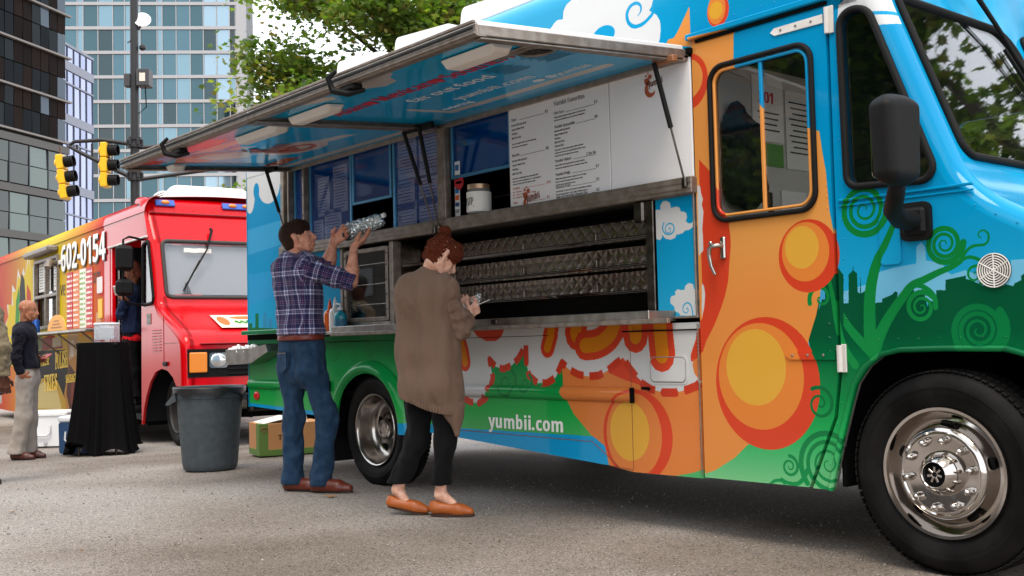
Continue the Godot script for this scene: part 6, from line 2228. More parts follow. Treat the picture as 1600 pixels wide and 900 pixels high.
	mb.quad(Vector3(-1.1, .2, ZW), Vector3(-10.6, .2, ZW), Vector3(-10.6, 3.0, ZW), Vector3(-1.1, 3.0, ZW)); mb.quad(Vector3(-10.6, .2, ZW), Vector3(-10.6, .2, 0), Vector3(-10.6, 2.95, 0), Vector3(-10.6, 2.95, ZW))
	obj("roof_and_far_side", mb, red, T)
	# nose outline
	var prof := [Vector2(-1.52, 3.03), Vector2(-1.30, 3.00), Vector2(-1.22, 2.92), Vector2(-1.16, 2.80), Vector2(-.96, 2.50), Vector2(-.90, 2.42), Vector2(-.72, 1.72), Vector2(-.66, 1.63), Vector2(-.50, 1.55), Vector2(-.10, 1.40), Vector2(.12, 1.30), Vector2(.20, 1.20), Vector2(.225, 1.08), Vector2(.235, .70)]
	var pd := dense(smooth_prof(prof), .06)
	var RC := .085
	var inn := offset_profile(pd, RC)
	var cab := PackedVector2Array()
	for p in inn:
		if p.y < 2.80 and p.x > -1.3: cab.append(p)
	for q in [[.13, .70], [.02, .70], [-.03, .72], [-.12, .80], [-.30, .875], [-.52, .90], [-.75, .86], [-.95, .74], [-1.10, .58], [-1.20, .42], [-1.27, .22], [-1.30, .22]]: cab.append(Vector2(q[0], q[1]))
	cab.append(Vector2(-1.27, 2.49)); cab.append(Vector2(-1.03, 2.49))
	var qw := rpoly(V2([-1.205, 1.66, -.775, 1.68, -.975, 2.43, -1.19, 2.40]), [.05, .06, .05, .05], 5)
	mb = MB.new()
	mb.plate(cab, -.03, 0, Transform3D.IDENTITY, [qw])
	mb.grid(corner_rows(pd, RC, 0.0, -1.0), true); mb.grid(corner_rows(pd, RC, ZW, 1.0))
	var i0 := 0
	var i1 := 0
	for i in pd.size():
		if pd[i].y > 2.43: i0 = i
		if pd[i].y > 1.73: i1 = i
	for seg in [[0, i0 + 1, -RC, ZW + RC], [i1, pd.size() - 1, -RC, ZW + RC], [0, pd.size() - 1, -RC, -.13], [0, pd.size() - 1, ZW + .13, ZW + RC]]:
		var r2 := [[], []]
		for i in range(seg[0], seg[1] + 1):
			r2[0].append(Vector3(pd[i].x, pd[i].y, seg[2])); r2[1].append(Vector3(pd[i].x, pd[i].y, seg[3]))
		mb.grid(r2, true)
	obj("cab_nose", mb, red, T)
	mb = MB.new()
	mb.plate(qw, -.012, -.006)
	obj("quarter_window", mb, M.glass_dark, T)
	mb = MB.new()
	mb.tube(ring3(qw, Transform3D(Basis.IDENTITY, Vector3(0, 0, .004))), .020, 8, false)
	obj("quarter_gasket", mb, M.rubber, T)
	mb = MB.new()
	mb.tube([Vector3(-.44, 1.50, .001), Vector3(-.43, .96, .001)], .004, 5); mb.tube([Vector3(.08, 1.19, .0), Vector3(-.42, 1.19, .002)], .003, 5)
	mb.box(Vector3(.10, 1.175, ZW * .5), Vector3(.28, .008, 1.9), .003)
	obj("panel_seams", mb, mat("#7d0b12", 0.5), T)
	# windscreen, one wide pane with a grey blind behind it
	var wa := Vector3(-.905, 2.425, 0)
	var wb := Vector3(-.725, 1.735, 0)
	var wy := (wa - wb).normalized()
	var wn := Vector3(0, 0, -1).cross(wy)
	if wn.x < 0: wn = -wn
	var wid := -ZW - .26
	var xf := Transform3D(Basis(Vector3(0, 0, -1), wy, Vector3(0, 0, -1).cross(wy)), Vector3(wb.x, wb.y, -.13) + wn * .006)
	var out := rpoly(V2([0, 0, wid, 0, wid, wa.distance_to(wb), 0, wa.distance_to(wb)]), .07, 6)
	mb = MB.new()
	mb.plate(out, -.004, .002, xf)
	obj("windscreen", mb, M.glass, T)
	mb = MB.new()
	mb.plate(rpoly(V2([.03, .05, wid - .03, .05, wid - .03, .68, .03, .68]), .05, 4), -.002, .002, Transform3D(xf.basis, xf.origin - wn * .05))
	obj("windscreen_blind", mb, mat("#b9bcc2", 0.75), T)
	mb = MB.new()
	mb.tube(ring3(out, Transform3D(xf.basis, xf.origin + wn * .004)), .024, 8, false)
	obj("windscreen_gasket", mb, mat("#3a3634", 0.7), T)
	mb = MB.new()
	mb.tube([xf * Vector3(.005, .05, .012), xf * Vector3(.0, .64, .012)], .010, 6)
	obj("gasket_strip", mb, M.white, T)
	for i in 4:
		mb = MB.new()
		mb.box(xf * Vector3(.30 + i * .085, .60 - .004 * (i % 2), .006), Vector3(.004, .055, .088), .001)
		obj("paper_strip", mb, M.paper, T)
	# small conifer ornament on the dashboard, seen through the glass
	mb = MB.new()
	for k in 5:
		var y := .02 + k * .036
		for j in 7:
			var a := TAU * j / 7 + k
			var r: float = .085 - k * .015
			mb.tri(xf * Vector3(.26, y + .05, -.03), xf * Vector3(.26 + cos(a) * r, y - .012, -.03 + sin(a) * .012), xf * Vector3(.26 + cos(a + .6) * r, y - .004, -.03 + sin(a + .6) * .012))
	obj("dashboard_plant", mb, mat("#11180f", 0.8), T)
	mb = MB.new()
	mb.box(xf * Vector3(.27, .03, -.03), Vector3(.03, .035, .34), .01)
	obj("dashboard_box", mb, mat("#d84a55", 0.6), T)
	# wiper
	mb = MB.new()
	mb.tube([Vector3(-.97, 2.60, -.76), Vector3(-.93, 2.585, -.76), xf * Vector3(.53, .60, .05), xf * Vector3(.36, .33, .035)], [.02, .018, .010, .008], 6)
	mb.tube([xf * Vector3(.44, .47, .02), xf * Vector3(.21, .09, .016)], .010, 6)
	obj("wiper", mb, M.rubber, T)
	# roof lights on blue plates, brow strip, rivets
	for q in [[-.27, .24], [-1.22, .44], [-2.03, .24]]:
		mb = MB.new()
		mb.box(Vector3(-1.205, 2.925, q[0]), Vector3(.03, .085, q[1]), .006, Basis(Vector3.BACK, .45))
		var pl := obj("light_plate", mb, mat("#3a5fb4", 0.5), T)
		for d in ([-.09, .09] if q[1] > .3 else [0.0]):
			mb = MB.new()
			mb.ball(Vector3(-1.185, 2.935, q[0] + d), Vector3(.026, .026, .055), 10)
			obj("marker_light", mb, M.amber, pl)
	mb = MB.new()
	mb.box(Vector3(-1.13, 2.795, ZW * .5), Vector3(.03, .014, -ZW - .1), .004)
	obj("brow_strip", mb, mat("#8f1016", 0.5), T)
	mb = MB.new()
	rivet_row(mb, Vector3(-1.14, 2.835, -.12), Vector3(-1.14, 2.835, ZW + .12), .12, .008, Vector3.RIGHT)
	stuff(obj("rivets", mb, red, T))
	# roof unit
	mb = MB.new()
	var ac := []
	for sx in [-1, 1]: ac.append([Vector3(-2.35 + sx * .30, 3.12, -.72), Vector3(-2.35 + sx * .30, 3.12, -1.55), .17, .17])
	bones_into(mb, ac, .02, .03, [[Vector3.DOWN, -3.02]])
	var au := obj("roof_unit", mb, mat("#eceae7", 0.5), T)
	mb = MB.new()
	for i in 5: mb.box(Vector3(-2.35, 3.07 + i * .03, -.545), Vector3(.50, .012, .02), .003)
	obj("unit_louvre", mb, mat("#9a9896", 0.6), au)
	# headlamp bezel, lamps, grille, bumper
	mb = MB.new()
	mb.plate(V2([.05, .80, 2.25, .80, 2.25, 1.115, .05, 1.115]), -.02, .006, Transform3D(Basis(Vector3(0, 0, -1), Vector3.UP, Vector3(1, 0, 0)), Vector3(.232, 0, 0)))
	obj("grille_surround", mb, M.plastic, T)
	for s in [[-.06, -1.0], [ZW + .06, 1.0]]:
		mb = MB.new()
		mb.box(Vector3(.245, .965, s[0] + s[1] * .105), Vector3(.03, .225, .20), .010)
		obj("turn_signal", mb, M.amber, T)
		mb = MB.new()
		var hl := rrect(-.105, -.085, .105, .085, .03, 4)
		mb.plate(hl, 0, .014, Transform3D(Basis(Vector3(0, 0, -1), Vector3.UP, Vector3(1, 0, 0)), Vector3(.236, .985, s[0] + s[1] * .335)))
		var hp := obj("headlight", mb, M.chrome2, T)
		mb = MB.new()
		mb.ball(Vector3(.248, .985, s[0] + s[1] * .335), Vector3(.022, .078, .098), 14)
		obj("headlight_lens", mb, mat("#d8dadb", 0.05, 0.6), hp)
	for i in 5:
		mb = MB.new()
		mb.box(Vector3(.245, .83 + i * .055, ZW * .5), Vector3(.02, .016, 1.3), .004)
		obj("grille_bar", mb, M.plastic, T)
	mb = MB.new()
	mb.box(Vector3(.30, .52, ZW * .5), Vector3(.14, .17, 2.36), .02)
	obj("bumper", mb, M.dark_steel, T)
	# hood badge
	mb = MB.new()
	mb.box(Vector3(-.14, 1.432, -.92), Vector3(.42, .006, .82), .002, Basis(Vector3.BACK, -.37))
	var bd := obj("hood_badge", mb, mat("#f3ead2", 0.4), T)
	mb = MB.new()
	var sq := []
	for i in 41: sq.append(Vector3(-.08, 1.424, -.72 - .50 * i / 40.0) + Vector3(-.93, .36, 0) * (.035 * sin(i * 1.15)) )
	mb.tube(sq, .010, 5)
	obj("badge_lettering", mb, mat("#3d9a3a", 0.5), bd)
	mb = MB.new()
	mb.ball(Vector3(-.24, 1.476, -.92), Vector3(.055, .006, .22), 10, Basis(Vector3.BACK, -.37)); mb.ball(Vector3(-.14, 1.438, -.60), Vector3(.16, .006, .07), 10, Basis(Vector3.BACK, -.37))
	obj("badge_flame", mb, mat("#d86a2a", 0.5), bd)
	# louvres, small side lamp, emblem on the cab side
	mb = MB.new()
	for i in 8: for j in 2: mb.box(Vector3(-.77 + j * .17, 1.11 + i * .034, .004), Vector3(.145, .011, .012), .004)
	stuff(obj("louvres", mb, mat("#b20c16", 0.4), T))
	mb = MB.new()
	mb.box(Vector3(-.36, .955, .012), Vector3(.13, .05, .024), .008)
	obj("side_lamp", mb, M.plastic, T)
	mb = MB.new()
	mb.box(Vector3(-.98, 1.49, .004), Vector3(.15, .13, .008), .003)
	for i in 3: for j in 2: mb.box(Vector3(-1.02 + i * .04, 1.46 + j * .06, .009), Vector3(.022, .04, .006), .002)
	obj("side_emblem", mb, mat("#8c8784", 0.5), T)
	# door opening: step well, dark cab
	mb = MB.new()
	mb.box(Vector3(-1.97, .30, -.5), Vector3(1.35, .05, 1.0)); mb.box(Vector3(-1.97, 1.5, -1.7), Vector3(1.4, 2.4, .03)); mb.box(Vector3(-2.64, 1.4, -.85), Vector3(.03, 2.2, 1.6)); mb.box(Vector3(-1.97, 2.75, -.9), Vector3(1.4, .03, 1.7)); mb.box(Vector3(-1.29, .85, -.5), Vector3(.03, 1.2, .9))
	obj("cab_lining", mb, M.inside, T)
	mb = MB.new()
	mb.box(Vector3(-2.60, 1.55, -.03), Vector3(.08, 1.86, .05), .01)
	obj("door_edge", mb, red, T)
	mb = MB.new()
	mb.tube([Vector3(-2.44, .60, -.06), Vector3(-2.44, 2.35, -.06)], .018, 8)
	obj("grab_rail", mb, M.chrome2, T)
	# mirrors on a bar
	var mr := Node3D.new(); mr.name = "mirror_arm"; T.add_child(mr)
	mb = MB.new()
	mb.tube([Vector3(-1.20, 2.46, .0), Vector3(-1.08, 2.48, .20), Vector3(-1.05, 2.44, .28), Vector3(-1.05, 1.72, .28), Vector3(-1.08, 1.68, .2), Vector3(-1.15, 1.66, .0)], .014, 8)
	obj("mirror_bar", mb, M.rubber, mr)
	for q in [[2.21, .30], [1.86, .20]]:
		mb = MB.new()
		mb.box(Vector3(-.93, q[0], .30), Vector3(.10, q[1], .22), .04, Basis(Vector3.UP, .2))
		obj("mirror_housing", mb, M.plastic, mr)
	# serving window, its frame, shelf and canopy
	var sw := Node3D.new(); sw.name = "serving_window"; T.add_child(sw)
	for x in [-7.0, -6.22, -5.44]:
		mb = MB.new()
		mb.box(Vector3(x, 2.06, .01), Vector3(.06, 1.12, .06), .006)
		obj("window_post", mb, M.alu, sw)
	for y in [1.52, 2.02, 2.60]:
		mb = MB.new()
		mb.box(Vector3(-6.22, y, .012), Vector3(1.60, .05, .06), .006)
		obj("window_bar", mb, M.alu, sw)
	mb = MB.new()
	mb.box(Vector3(-6.35, 2.72, .08), Vector3(1.75, .10, .18), .03); mb.tube([Vector3(-5.50, 2.48, .05), Vector3(-5.36, 2.50, .16), Vector3(-5.30, 2.40, .2)], .05, 8)
	obj("window_canopy", mb, M.alu, sw)
	mb = MB.new()
	mb.box(Vector3(-6.22, 2.05, -.05), Vector3(1.54, 1.08, .006))
	obj("window_pane", mb, M.glass, sw)
	mb = MB.new()
	mb.box(Vector3(-6.22, 1.8, -1.4), Vector3(2.4, 2.0, .03)); mb.box(Vector3(-7.1, 1.8, -.75), Vector3(.03, 2.0, 1.3))
	obj("galley_lining", mb, M.inside, sw)
	for q in [[-6.75, 2.34, .40, .46], [-6.30, 2.31, .34, .42], [-5.72, 2.33, .38, .48]]:
		mb = MB.new()
		mb.box(Vector3(q[0], q[1], -.03), Vector3(q[2], q[3], .004))
		var s := obj("taped_sheet", mb, M.paper, sw)
		mb = MB.new()
		for i in 9: mb.box(Vector3(q[0] - .02 * (i % 3), q[1] + q[3] * .4 - i * .045, -.026), Vector3(q[2] * (.8 - .1 * (i % 4)), .012, .002))
		obj("sheet_print", mb, mat("#8d8a86", 0.8), s)
	mb = MB.new()
	mb.box(Vector3(-4.75, 1.40, .20), Vector3(4.75, .035, .36), .006)
	obj("serving_shelf", mb, M.steel, sw)
	for x in [-6.9, -5.4, -4.0, -2.7]:
		mb = MB.new()
		mb.tube([Vector3(x, 1.38, .36), Vector3(x, 1.10, .01)], .014, 6)
		obj("shelf_stay", mb, M.alu, sw)
	# menu strips beside the window
	var mc := ["#c6222a", "#e27a2c", "#eef0e6", "#c8333c"]
	for i in 4:
		var x0 := -4.93 + i * .37
		mb = MB.new()
		mb.plate(V2([x0, 1.46, x0 + .33, 1.46, x0 + .33, 2.30, x0, 2.30]), .001, .010)
		var ms := obj("menu_strip", mb, mat(mc[i], 0.5), T)
		mb = MB.new()
		for k in 11:
			mb.box(Vector3(x0 + .12 - .02 * (k % 2), 2.24 - k * .073, .0115), Vector3(.17 + .03 * (k % 3), .028, .003))
			mb.box(Vector3(x0 + .275, 2.24 - k * .073, .0115), Vector3(.05, .028, .003))
		obj("menu_print", mb, mat("#f2e7dc" if i != 2 else "#8fb35a", 0.5), ms)
	# round sun-shaped sign over the shelf
	mb = MB.new()
	var hs := PackedVector2Array()
	for i in 17: hs.append(Vector2(-3.98 + cos(PI * i / 16) * .52, 1.425 + sin(PI * i / 16) * .22))
	mb.plate(hs, .36, .375)
	var so := obj("half_round_sign", mb, mat("#f0a63c", 0.5), T)
	mb = MB.new()
	for i in 3: mb.box(Vector3(-3.98, 1.47 + i * .045, .378), Vector3(.62 - .16 * i, .012, .003))
	obj("sign_print", mb, mat("#9a5a1e", 0.5), so)
	for q in [[-3.14, 2.02, .26, .22, "#e9e0dc"], [-3.12, 1.70, .20, .26, "#f0c04a"]]:
		mb = MB.new()
		mb.plate(rrect(q[0] - q[2] * .5, q[1] - q[3] * .5, q[0] + q[2] * .5, q[1] + q[3] * .5, .02, 3), .001, .008)
		obj("wall_notice", mb, mat(q[4], 0.6), T)
	# lettering
	for lay in [[.018, -.020, "#15110f", .004, .012], [0.0, 0.0, "#f6f3ee", .012, .010]]:
		mb = MB.new()
		put_text(mb, "-602-0154", .385, Transform3D(Basis.IDENTITY, Vector3(-5.42 + lay[0], 2.345 + lay[1], lay[3])), 2.62, lay[4], "Droid Sans", 700)
		obj("phone_number", mb, mat(lay[2], 0.4), T)
	mb = MB.new()
	for q in [["POLISH", .26, -5.68, .86, .78, .0], ["SAUSAGE", .12, -5.02, .66, .62, .0], ["FRIES", .26, -6.42, .50, .86, .0], ["& CHEESE", .11, -6.75, .90, .66, .0]]:
		put_text(mb, q[0], q[1], Transform3D(Basis(Vector3.BACK, .05), Vector3(q[2], q[3], .003)), q[4], .004, "Droid Serif", 700)
	obj("poster_lettering", mb, mat("#f2c832", 0.5), T)
	mb = MB.new()
	put_text(mb, ".com", .20, Transform3D(Basis.IDENTITY, Vector3(-3.62, 2.06, .002)), .5, .003, "Droid Sans", 400); put_text(mb, "ve", .22, Transform3D(Basis.IDENTITY, Vector3(-5.36, 1.98, .002)), .3, .003, "Droid Sans", 400)
	obj("web_lettering", mb, mat("#2a1a10", 0.5), T)
	# wheels and undercarriage
	spiral_wheel(T, Vector3(-.50, .41, -.16), .41, false, Vector3.ZERO, 0.24, true)
	spiral_wheel(T, Vector3(-6.3, .41, -.10), .41, false, Vector3.ZERO, 0.24, true)
	for x in [-.5, -6.3]:
		var w = spiral_wheel(T, Vector3(x, .41, ZW + .12), .41, false, Vector3.ZERO, 0.24, true)
		w.rotation.y = PI
	mb = MB.new()
	mb.box(Vector3(-5.6, .42, ZW * .5), Vector3(9.8, .3, 1.5)); mb.box(Vector3(-.55, .92, -.42), Vector3(1.5, .02, .7)); mb.box(Vector3(-.55, .62, -.80), Vector3(1.5, .6, .02)); mb.box(Vector3(-1.31, .55, -.42), Vector3(.02, .7, .7))
	mb.box(Vector3(-2.1, .30, -.25), Vector3(.5, .22, .3), .03)
	obj("undercarriage", mb, M.black, T)
	mb = MB.new()
	mb.box(Vector3(-2.0, .24, .02), Vector3(.9, .03, .22), .004)
	obj("door_step", mb, M.dark_steel, T)

# ---------------------------------------------------------------- pole with two signals
func street_pole():
	var B := Vector3(-25.54, ground_y(-25.5), -5.626)
	var T := thing("street_pole", "tall dark pole with white dish, grey boxes and signal arms", "pole", B)
	var dk := mat("#2c2b2d", 0.5, 0.3)
	var mb := MB.new()
	mb.tube([Vector3.ZERO, Vector3(0, 6, 0), Vector3(0, 11.5, 0)], [.13, .105, .09], 14)
	obj("post", mb, dk, T)
	var a := deg_to_rad(39.87)
	var R := Vector3(sin(a), 0, -cos(a))
	var F := Vector3(-cos(a), 0, -sin(a))
	for y in [6.15, 5.35]:
		mb = MB.new()
		mb.lathe([Vector2(.12, -.12), Vector2(.165, -.12), Vector2(.165, -.06), Vector2(.14, -.04), Vector2(.14, .04), Vector2(.165, .06), Vector2(.165, .12), Vector2(.11, .12)], 16, Transform3D(Basis.IDENTITY, Vector3(0, y, 0)), 30)
		for k in 6: mb.box(Vector3(cos(k * TAU / 6) * .16, y, -sin(k * TAU / 6) * .16), Vector3(.06, .16, .06), .01)
		obj("clamp", mb, dk, T)
	var e := Vector3(-26.522, 5.857, -4.409) - B      # end of the arm towards the left
	e.y = 5.86 - B.y
	mb = MB.new()
	mb.tube([Vector3(0, 6.12, 0) - R * .1, e * .5 + Vector3(0, 3.20, 0), e.lerp(Vector3(0, 6.1, 0), .08) + Vector3(0, .14, 0), e + Vector3(0, .05, 0)], [.055, .05, .045, .04], 10)
	mb.tube([Vector3(0, 5.32, 0) - R * .1, e.lerp(Vector3(0, 5.32, 0), .22) + Vector3(0, .0, 0), e + Vector3(0, .03, 0)], [.055, .05, .04], 10)
	for f in [.12, .35, .6]:
		mb.tube([e.lerp(Vector3(0, 6.14, 0), f) + Vector3(0, .06, 0), e.lerp(Vector3(0, 5.35, 0), f)], .03, 6)
	obj("signal_arm", mb, dk, T)
	mb = MB.new()
	mb.tube([Vector3(0, 6.02, 0), R * 2.0 + F * .6 + Vector3(0, 6.25, 0), R * 5.0 + F * 1.5 + Vector3(0, 6.35, 0)], [.05, .045, .04], 8); mb.tube([Vector3(0, 5.25, 0), R * 2.0 + F * .6 + Vector3(0, 5.6, 0), R * 5.0 + F * 1.5 + Vector3(0, 6.3, 0)], [.05, .045, .04], 8)
	obj("far_arm", mb, dk, T)
	mb = MB.new()
	mb.box(R * .26 + Vector3(0, 7.48 - B.y, 0) - F * .05, Vector3(.30, .42, .34), .02, Basis(R, Vector3.UP, R.cross(Vector3.UP))); mb.box(-R * .15 + Vector3(0, 7.45 - B.y, 0), Vector3(.16, .32, .2), .02, Basis(R, Vector3.UP, R.cross(Vector3.UP)))
	obj("control_box", mb, mat("#3a393c", 0.55), T)
	mb = MB.new()
	mb.box(R * .26 + Vector3(0, 7.48 - B.y, 0) - F * .225, Vector3(.14, .20, .006), .001, Basis(R, Vector3.UP, R.cross(Vector3.UP)))
	obj("box_label", mb, mat("#d9d2c4", 0.6), T)
	mb = MB.new()
	mb.tube([R * .26 + Vector3(0, 7.27 - B.y, 0), R * .28 + Vector3(0, 7.0, 0), R * .1 + Vector3(0, 6.85, 0), -R * .1 + Vector3(0, 7.1, 0)], .015, 6)
	obj("cable_loop", mb, M.rubber, T)
	mb = MB.new()
	var dn := (-F + R * .25 + Vector3(0, .35, 0)).normalized()
	var dx := Vector3.UP.cross(dn).normalized()
	mb.lathe([Vector2(.001, -.03), Vector2(.10, -.025), Vector2(.19, -.005), Vector2(.20, .0), Vector2(.195, .012), Vector2(.10, .004), Vector2(.001, .0)], 24, Transform3D(Basis(dx, dn, dx.cross(dn)), R * .20 + Vector3(0, 8.93 - B.y, 0)), 60)
	obj("dish", mb, mat("#f1f0ee", 0.5), T)
	mb = MB.new()
	mb.tube([Vector3(0, 8.6 - B.y, 0), R * .14 + Vector3(0, 8.75 - B.y, 0), R * .18 + Vector3(0, 8.9 - B.y, 0)], .03, 8); mb.box(R * .2 + Vector3(0, 8.25 - B.y, 0), Vector3(.16, .14, .14), .04); mb.box(-R * .12 + Vector3(0, 8.4 - B.y, 0), Vector3(.2, .03, .03), .005)
	obj("bracket", mb, dk, T)
	# the two yellow signals hang from the arm: things of their own
	var S := Node3D.new()
	for k in 2:
		var P := Vector3(-26.60, 4.62, -4.36) if k == 0 else Vector3(-25.99, 4.88, -5.085)
		var t := thing("traffic_signal", ["yellow traffic signal tilted at the end of the arm", "yellow traffic signal hanging upright nearer the pole"][k], "traffic signal", P, 0.0, "yellow signals on the pole's arm")
		var tilt := Basis(F, -.12 if k == 0 else 0.0)
		var face := R
		var bx := tilt * Basis(face, Vector3.UP, face.cross(Vector3.UP))
		var yel := mat("#f4b912", 0.4)
		mb = MB.new()
		for i in 3:
			mb.box(bx * Vector3(0, .18 + i * .36, 0), Vector3(.16, .345, .34), .02, bx); mb.ball(bx * Vector3(-.10, .18 + i * .36, 0), Vector3(.07, .11, .11), 10, bx)
		obj("signal_body", mb, yel, t)
		for i in 3:
			mb = MB.new()
			mb.lathe([Vector2(.135, .08), Vector2(.135, .30), Vector2(.125, .30), Vector2(.125, .09)], 18, Transform3D(bx * Basis(Vector3.BACK, -PI / 2), bx * Vector3(0, .18 + i * .36, 0)), 30)
			obj("visor", mb, M.plastic, t)
			mb = MB.new()
			mb.lathe([Vector2(.12, .09), Vector2(.001, .11)], 16, Transform3D(bx * Basis(Vector3.BACK, -PI / 2), bx * Vector3(0, .18 + i * .36, 0)))
			obj("lens", mb, mat(["#1c3a26", "#4a3a12", "#4a1414"][i], 0.2), t)
		mb = MB.new()
		mb.tube([bx * Vector3(0, 1.07, 0), bx * Vector3(0, 1.28 if k == 0 else 1.0, 0)], .022, 6); mb.box(bx * Vector3(0, 1.09, 0), Vector3(.08, .06, .10), .01, bx)
		if k == 1: mb.box(bx * Vector3(-.09, .62, .02), Vector3(.03, 1.0, .05), .006, bx)
		obj("hanger", mb, mat("#5b3a2a", 0.6) if k == 0 else dk, t)
	S.free()

# ---------------------------------------------------------------- things standing round the trucks
func street_things():
	var mb := MB.new()
	# grey bin with four bow handles
	var P := Vector3(-8.66, ground_y(-8.66), .155)
	var T := thing("trash_can", "round grey plastic trash can with a dark liner folded over its rim", "trash can", P)
	var gp := mat("#4d5357", 0.55, 0.0, 0.25)
	wear(gp, ntex(0.02, 256, [[0.25, 0.75], ["#e2e3e4", "#ffffff"]]), 2.5)
	mb.lathe([Vector2(.001, .006), Vector2(.195, .004), Vector2(.215, .02), Vector2(.225, .06), Vector2(.268, .60), Vector2(.275, .605), Vector2(.275, .615), Vector2(.278, .665), Vector2(.290, .668), Vector2(.294, .680), Vector2(.290, .692), Vector2(.268, .692), Vector2(.262, .60), Vector2(.212, .03), Vector2(.001, .02)], 48, Transform3D.IDENTITY, 40)
	obj("bin_body", mb, gp, T)
	var a := deg_to_rad(39.87)
	for k in 2:
		mb = MB.new()
		var an := k * PI + PI / 2 - a + .27
		var d := Vector3(cos(an), 0, -sin(an))
		var t := Vector3(-d.z, 0, d.x)
		var hp := []
		for q in [[.275, .66], [.345, .575], [.345, .555], [.33, .552], [.268, .585]]: hp.append(q)
		for s in [-.085, .085]:
			var pl := PackedVector2Array()
			for q in hp: pl.append(Vector2(q[0], q[1]))
			mb.plate(pl, -.006, .006, Transform3D(Basis(d, Vector3.UP, d.cross(Vector3.UP)), t * s))
		mb.box(d * .335 + Vector3(0, .560, 0), Vector3(.03, .018, .18), .005, Basis(d, Vector3.UP, d.cross(Vector3.UP)))
		var top := [d * .28 + t * .085 + Vector3(0, .658, 0), d * .35 + t * .085 + Vector3(0, .572, 0), d * .35 - t * .085 + Vector3(0, .572, 0), d * .28 - t * .085 + Vector3(0, .658, 0)]
		mb.quad(top[0], top[1], top[2], top[3])
		obj("bin_handle", mb, gp, T)
	mb = MB.new()
	var rows := []
	for i in 4:
		var row := []
		for j in 49:
			var an := TAU * (j % 48) / 48
			var r: float = [.262, .296, .299, .297][i]
			var y: float = [.66, .700, .685, .640 + .018 * sin(an * 7.0) + .012 * sin(an * 13.0 + 1.0)][i]
			row.append(Vector3(cos(an) * r, y, -sin(an) * r))
		rows.append(row)
	mb.grid(rows, true)
	mb.lathe([Vector2(.262, .66), Vector2(.15, .50), Vector2(.001, .46)], 24)
	var ln := mat("#1d1c1e", 0.35)
	obj("bin_liner", mb, ln, T)
	# cardboard boxes under the blue truck's tail
	var kraft := mat("#b07a4a", 0.85)
	var green := mat("#55702f", 0.85)
	for k in 2:
		var bp: Vector3 = [Vector3(-9.58, ground_y(-9.58), -1.04), Vector3(-9.42, ground_y(-9.42), -1.78)][k]
		var bt := thing("cardboard_box", ["green and brown cardboard carton lettered TAYLOR behind the trash can", "brown carton with green edge half hidden behind the man's legs"][k], "box", bp, PI / 2 - a + .46 + .1 * k, "cartons under the blue truck's tail")
		mb = MB.new()
		mb.box(Vector3(0, .17, 0), Vector3(.62, .30, .42), .004)
		obj("carton", mb, kraft, bt)
		mb = MB.new()
		mb.box(Vector3(0, .045, 0), Vector3(.626, .06, .426), .003); mb.box(Vector3(-.270, .17, .155), Vector3(.088, .302, .118), .003)
		obj("carton_band", mb, green, bt)
		if k == 0:
			mb = MB.new()
			put_text(mb, "TAYLOR", .045, Transform3D(Basis.IDENTITY, Vector3(-.13, .165, .2112)), .25, .0015, "Droid Serif", 700)
			obj("carton_lettering", mb, M.print_black, bt)
			mb = MB.new()
			mb.tube([Vector3(-.295, .27, .2145), Vector3(-.265, .285, .2145), Vector3(-.235, .27, .2145), Vector3(-.265, .235, .2145), Vector3(-.295, .27, .2145)], .005, 5, false)
			obj("carton_mark", mb, mat("#8a4a34", 0.8), bt)
		mb = MB.new()
		for q in [[-.16, .36, .20, .5], [.12, .345, .14, -.35]]: mb.box(Vector3(0 + q[0], q[1] - .02, 0), Vector3(.30, .006, .40), .001, Basis(Vector3.BACK, q[3] * .4))
		obj("carton_flap", mb, mat("#d8d2c8", 0.85) if k == 0 else kraft, bt)
	# draped table
	var tp := Vector3(-11.98, ground_y(-12.0), -.12)
	var tt := thing("folding_table", "small folding table hidden under a long black cloth", "table", tp, deg_to_rad(50.0))
	mb = MB.new()
	mb.box(Vector3(0, 1.19, 0), Vector3(.44, .03, .40), .006)
	obj("tabletop", mb, M.plastic, tt)
	for sx in [-1, 1]:
		for sz in [-1, 1]:
			mb = MB.new()
			mb.tube([Vector3(sx * .20, .0, sz * .17), Vector3(sx * .19, 1.18, sz * .16)], .014, 8)
			obj("leg", mb, M.dark_steel, tt)
	var cl := thing("tablecloth", "long black cloth draped to the ground over the small table", "tablecloth", tp, deg_to_rad(50.0))
	mb = MB.new()
	rows = []
	var N := 120
	for i in 15:
		var row := []
		for j in N + 1:
			var an := TAU * (j % N) / N
			var c := Vector2(cos(an), sin(an))
			var q: float = pow(pow(absf(c.x) / .235, 5) + pow(absf(c.y) / .215, 5), -.2)
			var f: float = max(0.0, (i - 2) / 12.0)
			var y: float = 1.215 - .004 * i - f * 1.15
			var hem: float = .18 * max(0.0, sin(an * 1.0 + .6)) * f
			if i == 14: y = .030 + .10 * max(0.0, sin(an * 2.0 - .4)) * .9 + .05 * sin(an * 5.0)
			y = max(y, .012)
			var fold := sin(an * 17.0 + 1.5 * sin(an * 3.0)) * .030 * f + sin(an * 9.0 + 2.0) * .022 * f
			var rr: float = q * [.05, .98, 1.0, 1.01, 1.02, 1.04, 1.07, 1.10, 1.13, 1.17, 1.21, 1.25, 1.30, 1.36, 1.46][i] + fold
			row.append(Vector3(c.x * rr, y, -c.y * rr))
		rows.append(row)
	mb.grid(rows, true)
	var cm := mat(Color(0.006, 0.0055, 0.006).linear_to_srgb(), 0.8)
	cm.metallic_specular = 0.1
	obj("cloth", mb, cm, cl)
	var bx := thing("plastic_tub", "clear plastic tub with papers inside on the black tablecloth", "tub", tp + Vector3(.03, 1.215, -.03), deg_to_rad(50.0))
	mb = MB.new()
